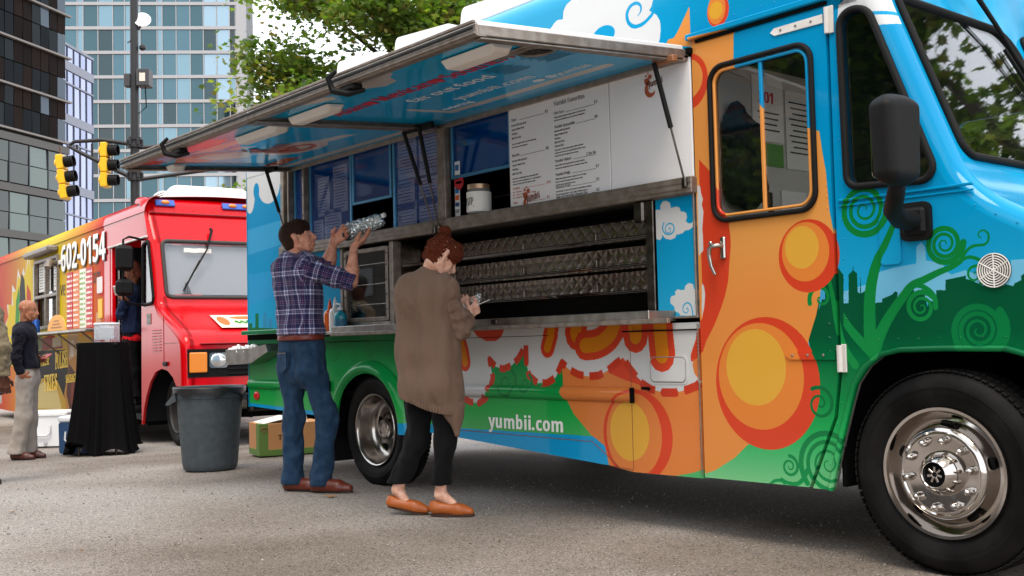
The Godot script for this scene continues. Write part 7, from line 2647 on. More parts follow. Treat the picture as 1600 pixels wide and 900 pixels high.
	for s in [[Vector3(-.105, .095, 0), Vector3(.006, .19, .17)], [Vector3(.105, .095, 0), Vector3(.006, .19, .17)], [Vector3(0, .12, .085), Vector3(.21, .19, .006)], [Vector3(0, .12, -.085), Vector3(.21, .19, .006)], [Vector3(0, .004, 0), Vector3(.21, .006, .17)]]: mb.box(s[0], s[1], .001)
	var clear := mat(Color(.85, .88, .9, .28), 0.2)
	clear.transparency = BaseMaterial3D.TRANSPARENCY_ALPHA
	obj("tub_wall", mb, clear, bx)
	mb = MB.new()
	mb.tube([Vector3(-.1055, .195, .088), Vector3(.1055, .195, .088), Vector3(.1055, .195, -.088), Vector3(-.1055, .195, -.088), Vector3(-.1055, .195, .088)], .010, 6)
	obj("tub_rim", mb, mat("#dfe2e4", 0.4), bx)
	mb = MB.new()
	mb.box(Vector3(.02, .10, .02), Vector3(.16, .13, .08), .01, Basis(Vector3.UP, .2)); mb.box(Vector3(-.05, .13, -.04), Vector3(.12, .12, .02), .002, Basis(Vector3.BACK, .2))
	obj("tub_papers", mb, mat("#c3b9bd", 0.8), bx)
	# coolers
	for k in 2:
		var cp: Vector3 = [Vector3(-13.85, ground_y(-13.8), -.10), Vector3(-12.30, ground_y(-12.3), -.02)][k]
		var ct := thing("cooler", ["big white cooler box on the ground behind the bald man", "blue cooler with white lid beside the black tablecloth"][k], "cooler", cp, deg_to_rad(50.0))
		var L: float = [.62, .40][k]
		var hh: float = [.37, .36][k]
		var bm: Material = mat("#e4e4e6", 0.45) if k == 0 else mat("#24466e", 0.5)
		mb = MB.new()
		mb.plate(rpoly(V2([-L * .48, .02, L * .48, .02, L * .5, hh, -L * .5, hh]), .03, 4), -.20, .20)
		obj("cooler_body", mb, bm, ct)
		mb = MB.new()
		mb.box(Vector3(0, hh + .03, 0), Vector3(L * 1.03, .07, .43), .02)
		obj("cooler_lid", mb, mat("#e9e9ea", 0.45), ct)
		mb = MB.new()
		mb.tube([Vector3(-.12, hh * .72, .205), Vector3(-.12, hh * .48, .225), Vector3(-.09, hh * .40, .23), Vector3(.09, hh * .40, .23), Vector3(.12, hh * .48, .225), Vector3(.12, hh * .72, .205)], .011, 8)
		obj("cooler_handle", mb, mat("#d3d3d6", 0.5), ct)
		mb = MB.new()
		mb.lathe([Vector2(.02, 0), Vector2(.02, .02), Vector2(.001, .022)], 12, Transform3D(Basis(Vector3.RIGHT, PI / 2), Vector3(L * .1, .06, .2)))
		obj("cooler_drain", mb, mat("#b9b9bc", 0.5), ct)
	# cans and cups on the red truck's shelf
	var rt := Transform3D(Basis(Vector3.UP, deg_to_rad(-4.4)), Vector3(-11.8, -.15, -.87))
	for q in [[-6.70, "#3f9a4a", "green"], [-6.42, "#d8d6d2", "white"], [-6.10, "#2d5fb8", "blue"]]:
		var ct := thing("drink_can", "%s drink can on the red truck's serving shelf" % q[2], "can", rt * Vector3(q[0], 1.418, .20), 0.0, "cans on the serving shelf")
		mb = MB.new()
		mb.lathe([Vector2(.001, 0), Vector2(.05, 0), Vector2(.062, .02), Vector2(.062, .20), Vector2(.052, .225), Vector2(.001, .225)], 16, Transform3D.IDENTITY, 30)
		obj("can_body", mb, mat(q[1], 0.25, 0.3), ct)
	# tip jar on the sill
	var jt := thing("tip_jar", "glass jar with a hand-lettered white paper on the window sill", "jar", Vector3(-5.178, 1.737, -.02))
	mb = MB.new()
	mb.lathe([Vector2(.001, .002), Vector2(.070, .002), Vector2(.076, .012), Vector2(.076, .135), Vector2(.066, .150), Vector2(.064, .16)], 28, Transform3D.IDENTITY, 40)
	var jg := mat(Color(.8, .85, .85, .25), 0.05)
	jg.transparency = BaseMaterial3D.TRANSPARENCY_ALPHA
	obj("jar_glass", mb, jg, jt)
	mb = MB.new()
	mb.lathe([Vector2(.067, .150), Vector2(.069, .152), Vector2(.069, .178), Vector2(.064, .181), Vector2(.001, .181)], 28, Transform3D.IDENTITY, 40)
	obj("jar_lid", mb, mat("#b99a7c", 0.35, 0.6), jt)
	mb = MB.new()
	rows = []
	for i in 2:
		var row := []
		for j in 17:
			var an := -.35 - PI * .85 + PI * .95 * j / 16.0 + .6
			row.append(Vector3(cos(an + PI * .5) * .0775 + 0, .014 + .118 * i, -sin(an + PI * .5) * -.0775))
		rows.append(row)
	mb.lathe([Vector2(.0772, .012), Vector2(.0772, .132)], 28)
	obj("jar_paper", mb, M.paper, jt)
	mb = MB.new()
	var word := func(pts, k): 
		var l := []
		for p in pts:
			var an: float = -PI / 2 - .38 + p[0] * 8.0
			l.append(Vector3(cos(an) * .0785, .03 + p[1], -sin(an) * .0785))
		mb.tube(l, .0022, 5)
	for s in [[[.012, .02], [.0, .03], [.0, .055], [.012, .065]], [[.045, .06], [.03, .062], [.028, .045], [.042, .04], [.042, .022], [.026, .02]], [[.06, .02], [.062, .066]], [[.055, .064], [.072, .064]], [[.085, .02], [.082, .066], [.1, .06], [.098, .044], [.084, .042]], [[-.01, .01], [.11, .012]]]: word.call(s, 0)
	obj("jar_writing", mb, M.print_black, jt)
	# sanitiser and squeeze bottles beside the man
	for q in [[-6.665, .075, "#1f93a6", "teal sanitizer pump bottle with white nozzle on the counter", .155, "sanitizer_bottle", "bottle"], [-6.76, .06, "#e9e7e4", "white squeeze bottle with pointed tip on the counter", .19, "squeeze_bottle", "bottle"], [-6.85, .05, "#e2641e", "orange sauce bottle on the counter behind the plaid shirt", .18, "sauce_bottle", "bottle"]]:
		var bt := thing(q[5], q[3], q[6], Vector3(q[0], 1.091 if q[0] > -6.58 else 1.052, q[1] if q[0] > -6.58 else q[1]))
		bt.position = Vector3(q[0], 1.062, q[1])
		mb = MB.new()
		var h: float = q[4]
		mb.lathe([Vector2(.001, 0), Vector2(.040, 0), Vector2(.045, .010), Vector2(.045, h * .68), Vector2(.036, h * .82), Vector2(.016, h * .9), Vector2(.015, h), Vector2(.001, h)], 24, Transform3D.IDENTITY, 40)
		obj("bottle_body", mb, mat(q[2], 0.25), bt)
		mb = MB.new()
		if q[5] == "sanitizer_bottle":
			mb.tube([Vector3(0, h, 0), Vector3(0, h + .035, 0)], .006, 8); mb.tube([Vector3(.0, h + .035, 0), Vector3(-.035, h + .04, .01), Vector3(-.045, h + .03, .012)], .007, 8); mb.lathe([Vector2(.018, h - .006), Vector2(.018, h + .012), Vector2(.006, h + .014)], 14)
		else: mb.lathe([Vector2(.016, h), Vector2(.014, h + .01), Vector2(.004, h + .055), Vector2(.001, h + .056)], 14)
		obj("bottle_top", mb, mat("#e8eaea" if q[5] != "sauce_bottle" else "#d84a1a", 0.4), bt)
		if q[5] == "sanitizer_bottle":
			mb = MB.new()
			mb.lathe([Vector2(.0458, .03), Vector2(.0458, .085)], 24)
			obj("bottle_label", mb, mat("#2f6f8e", 0.5), bt)
	var stand := thing("counter_stub", "narrow steel shelf under the bottles left of the glass case", "shelf", Vector3(-6.86, 1.04, .06))
	mb = MB.new()
	mb.box(Vector3(0, .010, 0), Vector3(.50, .022, .16), .004)
	obj("shelf_board", mb, M.steel, stand)
	# lumpy ice on the rear tray
	var ic := thing("ice_heap", "heap of white ice on the steel tray at the blue truck's tail", "ice", Vector3(-8.22, .93, .065))
	mb = MB.new()
	var rng := RandomNumberGenerator.new()
	rng.seed = 4
	for i in 70: mb.ball(Vector3(rng.randf_range(-.20, .20), rng.randf_range(.0, .05) * (1.0 - absf(rng.randf_range(-.6, .6))), rng.randf_range(-.05, .05)), Vector3.ONE * rng.randf_range(.014, .026), 6, Basis(Vector3(1, .4, .2).normalized(), rng.randf() * 3))
	stuff(obj("ice_lumps", mb, mat("#f2f3f4", 0.35), ic))
	# dry leaves on the asphalt
	var i := 0
	for q in [[-6.10, .505, .085, "curled tan leaf beside the man's right shoe"], [-7.02, 2.16, .05, "small brown leaf lying on the open asphalt at the left"], [-5.2, 1.9, .03, "tiny dark leaf scrap in the foreground"], [-6.2, 2.4, .03, "tiny leaf scrap near the bottom edge"]]:
		mb = MB.new()
		var lm: ArrayMesh = M.tree_parts[1]
		mb.add_mesh(lm, Transform3D(Basis(Vector3.UP, 1.0 + i).scaled(Vector3(q[2], q[2] * 2.2, q[2])), Vector3.ZERO))
		var o := obj("dry_leaf", mb, mat(["#a5702f", "#7d5a3c", "#6b4a30", "#7b5632"][i], 0.8))
		o.position = Vector3(q[0], ground_y(q[0]) + .006, q[1])
		tag(o, q[3], "leaf", "dry leaves on the asphalt")
		i += 1

# ---------------------------------------------------------------- people
func person_root(J: Dictionary, label: String) -> Array:
	var b: Vector3 = (J.anl + J.anr) * .5
	b.y = ground_y(b.x)
	var t := thing("person", label, "person", b)
	return [t, b]

func skin_mat(c: String) -> StandardMaterial3D:
	var m := mat(c, 0.5, 0.0, 0.4)
	m.subsurf_scatter_enabled = true
	m.subsurf_scatter_strength = 0.12
	wear(m, ntex(0.03, 128, [[0.2, 0.8], ["#dcc4bc", "#ffffff"]]), 6.0)
	return m

func cloth_mat(c, rough := 0.9, grain := 60.0, strength := 1.5) -> StandardMaterial3D:
	var m := mat(c, rough, 0.0, 0.25)
	m.normal_enabled = true
	m.normal_texture = ntex(0.25, 256, null, strength)
	m.uv1_triplanar = true
	m.uv1_scale = Vector3.ONE * grain * 0.1
	m.rim_enabled = true
	m.rim = 0.25
	return m

func plaid(n_tint := 0) -> ImageTexture:
	var N := 256
	var im := Image.create(N, N, false, Image.FORMAT_RGB8)
	var base := hx("#232448")
	# stripes: [centre, half width, colour, strength]
	var st := [[.50, .17, hx("#4d4a78"), .75], [.40, .030, hx("#e6e3ee"), .9], [.60, .030, hx("#e6e3ee"), .9], [.50, .014, hx("#c9c4d8"), .7], [.04, .022, hx("#b0587a"), .75], [.14, .012, hx("#cfcadb"), .7], [.86, .05, hx("#5a2c4c"), .5], [.93, .012, hx("#cfcadb"), .6]]
	var w := []
	for i in N:
		var c := base
		var a := 0.0
		for s in st:
			var d: float = absf(i / float(N) - s[0])
			if d < s[1]: c = c.lerp(s[2], s[3])
		w.append(c)
	for y in N:
		for x in N:
			var c: Color = w[x].lerp(w[y], 0.5)
			if w[x].get_luminance() > .5 and w[y].get_luminance() > .5: c = c.lightened(.2)
			var tw := .94 + .06 * (((x + y) / 2) % 2)
			im.set_pixel(x, y, Color(c.r * tw, c.g * tw, c.b * tw))
	return ImageTexture.create_from_image(im)

# a mesh laid out in world metres hung on a node with axes of its own (for cloth whose weave follows a limb)
func obj_turned(called: String, mb: MB, mt: Material, parent: Node3D, base: Vector3, o: Vector3, B: Basis) -> MeshInstance3D:
	var inv := Transform3D(B, o).affine_inverse()
	for i in mb.v.size():
		mb.v[i] = inv * mb.v[i]
		mb.n[i] = inv.basis * mb.n[i]
	var m := obj(called, mb, mt, parent)
	m.transform = Transform3D(B, o - base)
	return m

func along(a: Vector3, b: Vector3) -> Basis:
	var y := (b - a).normalized()
	var x := y.cross(Vector3(.3, .2, .9)).normalized()
	return Basis(x, y, x.cross(y))

func hair_cap(J: Dictionary, mb: MB, bones: Array, k: float, amp: float, cuts: Array, cell := 0.006, fq := 60.0):
	var T := head_frame(J)
	var b := []
	for q in bones: b.append([T * (Vector3(q[0].x, q[0].y, -q[0].z) * k), T * (Vector3(q[1].x, q[1].y, -q[1].z) * k), q[2] * k, q[3] * k])
	var cs := []
	for c in cuts:    # plane given in head axes (x right, y up, z forward): normal, distance
		var nrm: Vector3 = T.basis * Vector3(c[0].x, c[0].y, -c[0].z).normalized()
		cs.append([nrm, nrm.dot(T.origin) + c[1] * k])
	bones_into(mb, b, cell, 0.008, cs, amp, noise, Vector3.ONE * fq)

func eyes(J: Dictionary, root: Node3D, base: Vector3, k: float, brow: String):
	var T := head_frame(J)
	for s in [-1, 1]:
		var mb := MB.new()
		mb.ball(T * (Vector3(.031 * s, .010, -.0720) * k), Vector3(.0115, .0075, .0105) * k, 10, T.basis)
		var e := obj("eye", mb, mat("#d9d3cc", 0.2), root, base)
		mb = MB.new()
		mb.ball(T * (Vector3(.031 * s, .010, -.0795) * k), Vector3(.0055, .0058, .0045) * k, 8, T.basis)
		obj("iris", mb, mat("#2b1a12", 0.15), e, base)
		mb = MB.new()
		mb.tube([T * (Vector3(.014 * s, .031, -.086) * k), T * (Vector3(.030 * s, .036, -.084) * k), T * (Vector3(.048 * s, .029, -.070) * k)], [.0035, .0045, .0025], 6)
		obj("eyebrow", mb, mat(brow, 0.8), root, base)

func people():
	man()
	woman()
	bald_man()
	jacket_man()
	clerk()

func man():
	var J := J_man
	var r := person_root(J, "man in navy plaid shirt and jeans lifting a wrapped bottle to the window")
	var T: Node3D = r[0]
	var base: Vector3 = r[1]
	var mb := MB.new()
	skin_body(J, mb, 1.0)
	add_head(mb, J, 0.98)
	var up := Vector3.UP
	add_hand(mb, J.wrl, J.hal - J.wrl, Vector3(.35, -.1, .35), -1.0, .55, 1.0, J.ell)
	add_hand(mb, J.wrr, J.har - J.wrr, Vector3(-.35, .9, .2), 1.0, .30, 1.0, J.elr)
	obj("body", mb, skin_mat("#e0a68c"), T, base)
	eyes(J, T, base, 0.98, "#3a2216")
	mb = MB.new()
	hair_cap(J, mb, [[Vector3(0, .046, -.034), Vector3(0, .056, .014), .0835, .079], [Vector3(0, -.02, -.045), Vector3(0, .03, -.045), .060, .070], [Vector3(0, .080, .03), Vector3(0, .078, .062), .050, .034]], 0.98, .006, [[Vector3(0, -.62, .62), .040], [Vector3(0, -1, -.1), .068]], .005, 120.0)
	obj("hair", mb, cloth_mat("#2e1b12", 0.6, 200.0, 4.0), T, base)
	# shirt: body with sleeves rolled at the elbow; the weave of each sleeve follows the arm
	var R: Vector3 = (J.shr - J.shl).normalized()
	var F := Vector3.UP.cross(R)
	var b := []
	for s in [-1, 1]:
		b.append([J.chest + R * .070 * s + Vector3(0, .06, 0), J.waist + R * .062 * s, .118, .110])
		b.append([J.waist + R * .062 * s, J.hip + R * .068 * s, .110, .112])
		b.append([J.neck - Vector3(0, .055, 0), (J.shr if s > 0 else J.shl) - R * .02 * s, .062, .066])
		b.append([J.chest + Vector3(0, .08, 0) + R * .09 * s, (J.shr if s > 0 else J.shl) - R * .01 * s, .085, .066])
	b.append([J.neck - Vector3(0, .06, 0), J.chest, .075, .11])
	var belt_y := 1.035
	mb = MB.new()
	bones_into(mb, b, .0115, .022, [[Vector3.DOWN, -belt_y]], .020, noise, Vector3(9, 4.5, 9))
	var pm := cloth_mat("#ffffff", 0.85, 60.0, 1.0)
	pm.albedo_texture = plaid()
	pm.uv1_scale = Vector3.ONE * 8.0
	pm.uv1_triplanar_sharpness = 8.0
	pm.normal_enabled = false
	obj("shirt", mb, pm, T, base)
	for e in ["r", "l"]:
		mb = MB.new()
		var el: Vector3 = J["el" + e]
		var sh: Vector3 = J["sh" + e]
		var dir := (el - sh).normalized()
		bones_into(mb, [[sh - dir * .02, sh.lerp(el, .5), .074, .062], [sh.lerp(el, .5), el, .062, .058]], .0105, .015, [[dir, dir.dot(el) + .012]], .018, noise, Vector3(13, 13, 13))
		obj_turned("sleeve", mb, pm, T, base, sh, along(sh, el))
		mb = MB.new()
		bones_into(mb, [[el - dir * .035, el + dir * .012, .062, .060]], .009, .01, [[dir, dir.dot(el) + .022], [-dir, -(dir.dot(el) - .040)]], .004, noise, Vector3(20, 20, 20))
		obj_turned("rolled_cuff", mb, pm, T, base, el, along(sh, el))
	mb = MB.new()
	bones_into(mb, [[J.neck + Vector3(0, -.005, 0) - F * .02, J.neck + Vector3(0, -.045, 0), .070, .082]], .008, .01, [[Vector3.UP + F * .45, (Vector3.UP + F * .45).dot(J.neck) + .022]])
	obj("shirt_collar", mb, pm, T, base)
	# belt
	mb = MB.new()
	bones_into(mb, [[Vector3(J.waist.x, belt_y, J.waist.z) + R * .062 - Vector3(0, .03, 0), Vector3(J.waist.x, belt_y, J.waist.z) - R * .062 - Vector3(0, .03, 0), .119, .119]], .009, .01, [[Vector3.UP, belt_y + .006], [Vector3.DOWN, -(belt_y - .036)]])
	var lea := mat("#6b2416", 0.42)
	obj("belt", mb, lea, T, base)
	var den := cloth_mat("#2a4159", 0.85, 90.0, 1.6)
	wear(den, ntex(0.02, 256, [[0.25, 0.5, 0.75], ["#bcc8d6", "#e2e8ef", "#ffffff"]]), 2.4)
	mb = MB.new()
	trousers(J, mb, 1.04, .064, .062, belt_y - .030, [.045, .05], .017, .082)
	obj("jeans", mb, den, T, base)
	# back pocket
	mb = MB.new()
	var pc: Vector3 = J.hpl + Vector3(.05, .075, .09)
	mb.plate(V2([-.062, .055, .062, .055, .062, -.05, 0, -.085, -.062, -.05]), -.012, .012, Transform3D(Basis.IDENTITY, pc))
	var pk := obj("back_pocket", mb, den, T, base)
	mb = MB.new()
	mb.tube([pc + Vector3(-.056, .046, .013), pc + Vector3(.056, .046, .013)], .0018, 4)
	obj("pocket_stitch", mb, mat("#9a7448", 0.8), pk, base)
	shoes(J, T, base, mat("#5f2415", 0.38), mat("#2b1a12", 0.7), 1.05, gy)
	# what he holds: its own thing
	var A: Vector3 = J.hal + Vector3(-.045, -.045, .0)
	var B: Vector3 = J.har + Vector3(.03, .07, -.03)
	var D := (B - A).normalized()
	var t := thing("wrapped_bottle", "clear crinkled plastic bottles held up in the plaid man's hands", "bottle", A.lerp(B, .5))
	mb = MB.new()
	var mid := A.lerp(B, .5)
	var sd := D.cross(Vector3.UP).normalized()
	bones_into(mb, [[A + D * .00 - mid, B + D * .03 - mid, .042, .032], [A + D * .03 + Vector3(0, .035, 0) + sd * .02 - mid, B + D * .03 + Vector3(0, .03, 0) + sd * .02 - mid, .030, .022]], .005, .006, [], .016, noise, Vector3(48, 48, 48))
	var foil := mat("#c9d4d8", 0.16, 0.85)
	obj("crinkled_wrap", mb, foil, t)
	mb = MB.new()
	mb.lathe([Vector2(.001, 0), Vector2(.016, 0), Vector2(.016, .022), Vector2(.001, .022)], 14, Transform3D(along(A, B), B + D * .062 + Vector3(0, .03, 0) + sd * .02 - mid), 30)
	obj("bottle_cap", mb, mat("#e8ecec", 0.4), t)
	mb = MB.new()
	mb.lathe([Vector2(.040, 0), Vector2(.047, .01), Vector2(.047, .04), Vector2(.040, .05)], 18, Transform3D(along(A, B), A - D * .02 - mid), 40)
	obj("bottle_label", mb, mat("#2b3644", 0.4), t)

func woman():
	var J := J_woman
	var r := person_root(J, "woman in long taupe cardigan and black trousers bending over her hands")
	var T: Node3D = r[0]
	var base: Vector3 = r[1]
	var mb := MB.new()
	skin_body(J, mb, .92)
	add_head(mb, J, 0.93)
	add_hand(mb, J.wrr, J.har - J.wrr, Vector3(-.6, .5, -.5), 1.0, .75, .9, J.elr)
	add_hand(mb, J.wrl, J.hal - J.wrl, Vector3(.5, .4, -.3), -1.0, .7, .9, J.ell)
	obj("body", mb, skin_mat("#e8bda6"), T, base)
	eyes(J, T, base, 0.93, "#4a2a1a")
	mb = MB.new()
	hair_cap(J, mb, [[Vector3(0, .040, -.03), Vector3(0, .045, .03), .084, .077], [Vector3(0, -.045, -.045), Vector3(0, .02, -.045), .060, .070], [Vector3(-.068, -.01, .0), Vector3(-.055, .05, .045), .024, .030], [Vector3(.066, .03, .02), Vector3(.055, .05, .05), .016, .028], [Vector3(0, .10, .045), Vector3(0, .085, .06), .035, .03]], .93, .020, [[Vector3(0, -.5, .75), .062], [Vector3(0, -1, -.25), .085]], .0055, 62.0)
	var hm := cloth_mat("#5c2b1b", 0.75, 160.0, 3.0)
	hm.metallic_specular = 0.1
	obj("hair", mb, hm, T, base)
	mb = MB.new()
	var hf := head_frame(J)
	var bun := hf * Vector3(-.015, .130, .070)
	bones_into(mb, [[bun, bun + Vector3(0, -.03, .0), .033, .030]], .0045, .006, [], .018, noise, Vector3(60, 60, 60))
	obj("hair_bun", mb, hm, T, base)
	# long cardigan
	var R: Vector3 = (J.shr - J.shl).normalized()
	var F := Vector3.UP.cross(R)
	var b := []
	for s in [-1, 1]:
		var sh: Vector3 = (J.shr if s > 0 else J.shl) - Vector3(0, .022, 0)
		b.append([J.neck - Vector3(0, .045, 0) - F * .02, sh - R * .02 * s, .052, .062])
		b.append([J.chest + R * .080 * s, J.waist + R * .076 * s, .112, .106])
		b.append([J.chest + R * .08 * s + Vector3(0, .04, 0), sh, .09, .07])
		b.append([J.waist + R * .076 * s, J.hip + R * .082 * s - F * .015, .106, .110])
		b.append([J.hip + R * .082 * s - F * .015, J.hip + R * (.084 if s < 0 else .098) * s + Vector3(0, -.22, 0) + F * (.02 if s > 0 else -.01), .110, .098])
	b.append([J.neck - Vector3(0, .05, 0), J.chest, .072, .10])
	mb = MB.new()
	var hem := (Vector3(-.34, -1, -.12)).normalized()
	bones_into(mb, b, .0115, .025, [[hem, hem.dot(J.hip + Vector3(0, -.10, 0))], [Vector3(0, 1, 0) + F * .3, (Vector3(0, 1, 0) + F * .3).dot(J.neck + Vector3(0, .020, 0))]], .022, noise, Vector3(8, 2.6, 8))
	var kn := mat("#6a564a", 0.95, 0.0, 0.15)
	kn.albedo_texture = ntex(0.16, 256, [[0.25, 0.5, 0.78], ["#8f8279", "#c9beb5", "#ffffff"]], 0.0, FastNoiseLite.TYPE_SIMPLEX, 3, 12)
	kn.albedo_color = hx("#937c6d")
	kn.normal_enabled = true
	kn.normal_texture = ntex(0.14, 256, null, 3.0)
	kn.uv1_triplanar = true
	kn.uv1_scale = Vector3(7.0, 5.0, 7.0)
	kn.rim_enabled = true
	kn.rim = 0.35
	var car := obj("cardigan", mb, kn, T, base)
	# ribbed hem: upright ribs along the lower edge
	mb = MB.new()
	var cen: Vector3 = J.hip + Vector3(0, -.10, 0)
	for i in 64:
		var an := TAU * i / 64
		var d := R * cos(an) * .192 + F * sin(an) * .116
		var c := cen + d + R * .012
		var yb: float = (hem.dot(J.hip + Vector3(0, -.10, 0)) - hem.x * c.x - hem.z * c.z) / hem.y
		mb.tube([Vector3(c.x, yb + .062, c.z) - d * .02, Vector3(c.x, yb + .03, c.z), Vector3(c.x, yb + .002, c.z) - d * .03], [.008, .0105, .0095], 6)
	stuff(obj("ribbed_hem", mb, kn, car, base))
	# slanting pocket edge and the longer front corner at her right hip
	mb = MB.new()
	var pl := []
	for i in 9:
		var an := lerp(-.1, -1.15, i / 8.0)
		pl.append(J.hip + R * cos(an) * .200 + F * sin(an) * .122 + Vector3(0, .02 - .05 * sin(PI * i / 8.0) - .004 * i, 0))
	mb.tube(pl, .0075, 6)
	obj("pocket_edge", mb, kn, car, base)
	mb = MB.new()
	bones_into(mb, [[J.hip + R * .128 + Vector3(0, -.02, 0), J.hip + R * .158 + Vector3(0, -.15, 0), .056, .042], [J.hip + R * .158 + Vector3(0, -.15, 0), J.hip + R * .178 + Vector3(0, -.265, 0), .042, .012]], .008, .02, [], .010, noise, Vector3(10, 5, 10))
	obj("front_corner", mb, kn, car, base)
	mb = MB.new()
	bones_into(mb, [[J.neck + Vector3(0, -.012, 0) + F * .008 - R * .008, J.neck + Vector3(0, -.055, 0), .066, .080]], .008, .01, [[Vector3.UP + F * .35, (Vector3.UP + F * .35).dot(J.neck) + .016]], .004, noise, Vector3(20, 20, 20))
	obj("cardigan_collar", mb, kn, car, base)
	for e in ["l", "r"]:
		mb = MB.new()
		var dir: Vector3 = (J["wr" + e] - J["el" + e]).normalized()
		bones_into(mb, [[J["sh" + e] - Vector3(0, .02, 0), J["el" + e], .068, .056], [J["el" + e], J["wr" + e], .056, .046]], .0105, .018, [[dir, dir.dot(J["wr" + e]) - .012]], .026, noise, Vector3(12, 12, 12))
		obj("sleeve", mb, kn, T, base)
	var bk := cloth_mat(Color(.0065, .0065, .007).linear_to_srgb(), 0.9, 60.0, 1.5)
	mb = MB.new()
	trousers(J, mb, .95, .062, .056, J.hip.y + .06, [.205, .175], .020, .088)
	obj("trousers", mb, bk, T, base)
	shoes(J, T, base, mat("#a4541e", 0.4), mat("#3a2010", 0.7), .88, gy, true)
	# folded paper and foil in her hands
	var h: Vector3 = J.har
	var t := thing("foil_wrap", "scrap of crumpled foil on white paper in the cardigan woman's hands", "food wrap", h)
	mb = MB.new()
	bones_into(mb, [[Vector3(-.03, .03, -.01), Vector3(-.01, .055, -.02), .020, .012]], .004, .004, [], .018, noise, Vector3(80, 80, 80))
	obj("foil", mb, mat("#cfd0cd", 0.2, 0.9), t)
	mb = MB.new()
	mb.box(Vector3(-.04, .005, -.03), Vector3(.13, .003, .10), 0.0, Basis(Vector3.BACK, .25) * Basis(Vector3.RIGHT, .3)); mb.box(Vector3(-.085, -.01, .015), Vector3(.035, .055, .003), 0.0, Basis(Vector3.UP, .6))
	obj("paper", mb, M.paper, t)

# a plainer dressed figure
func dressed(J: Dictionary, label: String, skin: String, top: Material, legs: Material, shoe: String, w: float, headk: float, belt_y: float, hem_y: float, cuff: float, drop: float, rk := .074, ra := .074) -> Array:
	var r := person_root(J, label)
	var T: Node3D = r[0]
	var base: Vector3 = r[1]
	var mb := MB.new()
	skin_body(J, mb, w * .96)
	add_head(mb, J, headk)
	var R: Vector3 = (J.shr - J.shl).normalized()
	var F := Vector3.UP.cross(R)
	add_hand(mb, J.wrl, J.hal - J.wrl, R + F * .2, -1.0, .5, headk, J.ell)
	add_hand(mb, J.wrr, J.har - J.wrr, -R + F * .2, 1.0, .6, headk, J.elr)
	obj("body", mb, skin_mat(skin), T, base)
	eyes(J, T, base, headk, "#1d130e")
	var b := []
	for s in [-1, 1]:
		var sh: Vector3 = J.shr if s > 0 else J.shl
		b.append([J.chest + R * .075 * s * w + Vector3(0, .05, 0), J.waist + R * .062 * s * w, .118 * w, .108 * w])
		b.append([J.waist + R * .062 * s * w, J.hip + R * .068 * s * w + Vector3(0, -drop, 0), .108 * w, .118 * w])
		b.append([J.neck - Vector3(0, .055, 0), sh - R * .02 * s, .058 * w, .064 * w])
		b.append([J.chest + Vector3(0, .06, 0) + R * .08 * s, sh, .08 * w, .064 * w])
	b.append([J.neck - Vector3(0, .06, 0), J.chest, .07 * w, .10 * w])
	mb = MB.new()
	bones_into(mb, b, .0125, .022, [[Vector3.DOWN, -(belt_y - drop)]], .018, noise, Vector3(9, 5, 9))
	obj("top", mb, top, T, base)
	for e in ["l", "r"]:
		mb = MB.new()
		var dir: Vector3 = (J["wr" + e] - J["el" + e]).normalized()
		bones_into(mb, [[J["sh" + e], J["el" + e], .068 * w, .054 * w], [J["el" + e], J["wr" + e], .054 * w, cuff * w]], .011, .016, [[dir, dir.dot(J["wr" + e]) - .01]], .020, noise, Vector3(12, 12, 12))
		obj("sleeve", mb, top, T, base)
	mb = MB.new()
	trousers(J, mb, w * 1.02, rk, ra, belt_y + .03, [hem_y, hem_y], .012)
	obj("trousers", mb, legs, T, base)
	shoes(J, T, base, mat(shoe, 0.45), mat("#1d1410", 0.7), headk, gy)
	return [T, base]

func bald_man():
	var J := J_bald
	var r := dressed(J, "bald man in dark sweater and grey trousers, hand in his pocket", "#a87355", cloth_mat("#17161f", 0.9), cloth_mat("#9a8f86", 0.9), "#4a2218", .95, .95, .80, -.09, .040, 0.0, .082, .086)
	var T: Node3D = r[0]
	var base: Vector3 = r[1]
	var mb := MB.new()
	bones_into(mb, [[J.neck + Vector3(0, -.02, 0), J.neck + Vector3(0, -.05, 0), .068, .076]], .008, .01)
	obj("shirt_collar", mb, mat("#c9a83a", 0.8), T, base)
	var t := thing("phone", "small pale phone held in front of the bald man", "phone", J.hal + Vector3(.03, .02, 0))
	mb = MB.new()
	mb.box(Vector3.ZERO, Vector3(.07, .012, .13), .004, Basis(Vector3.UP, .7) * Basis(Vector3.RIGHT, .4))
	obj("phone_body", mb, mat("#8d2f2a", 0.4), t)

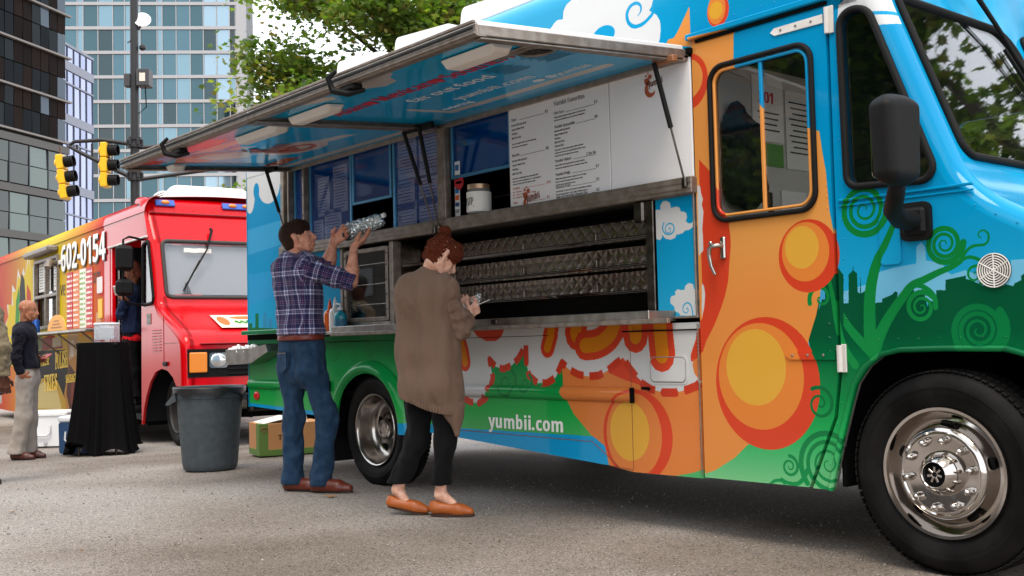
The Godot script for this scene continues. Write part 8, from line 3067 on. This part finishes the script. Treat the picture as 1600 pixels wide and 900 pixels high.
func jacket_man():
	var J := J_jacket
	var r := dressed(J, "man in olive brown jacket cut off by the left edge", "#5a3424", cloth_mat("#6f6350", 0.9, 40.0, 2.5), cloth_mat("#3a1e16", 0.9), "#241611", 1.05, 1.0, .80, .02, .050, .06)
	var T: Node3D = r[0]
	var mb := MB.new()
	hair_cap(J, mb, [[Vector3(0, .045, -.03), Vector3(0, .05, .02), .083, .078]], 1.0, .004, [[Vector3(0, -.6, .6), .05]], .006, 150.0)
	obj("hair", mb, mat("#16110e", 0.8), T, r[1])
	mb = MB.new()
	mb.tube([J.shr + Vector3(0, .05, .02), J.neck + Vector3(.03, -.05, .08), J.chest + Vector3(.02, -.1, .12)], [.02, .024, .02], 8)
	obj("bag_strap", mb, mat("#2b3038", 0.8), T, r[1])

func clerk():
	var J := J_clerk
	var r := dressed(J, "person in navy jacket writing on a pad in the red truck's doorway", "#7a4a32", cloth_mat("#1c2540", 0.85), cloth_mat("#121013", 0.9), "#151212", 1.0, 1.0, J.hip.y + .10, .36, .045, .02)
	var T: Node3D = r[0]
	var base: Vector3 = r[1]
	var mb := MB.new()
	hair_cap(J, mb, [[Vector3(0, .045, -.03), Vector3(0, .05, .02), .088, .082], [Vector3(0, -.06, -.05), Vector3(0, .0, -.05), .06, .07]], 1.0, .012, [[Vector3(0, -.5, .7), .05]], .006, 90.0)
	obj("hair", mb, mat("#6b3018", 0.7), T, base)
	mb = MB.new()
	bones_into(mb, [[J.hip + (J.shr - J.shl).normalized() * .07, J.hip - (J.shr - J.shl).normalized() * .07, .118, .118]], .010, .01, [[Vector3.UP, J.hip.y + .085], [Vector3.DOWN, -(J.hip.y - .03)]], .01, noise, Vector3(14, 8, 14))
	obj("shirt_tail", mb, cloth_mat("#c21420", 0.85), T, base)
	var n := thing("notepad", "white order pad held by the person in the red truck's doorway", "notepad", J.hal + Vector3(.02, .04, .03))
	mb = MB.new()
	mb.box(Vector3.ZERO, Vector3(.10, .012, .17), .002, Basis(Vector3.UP, 1.0) * Basis(Vector3.RIGHT, -.7))
	obj("pad", mb, M.paper, n)
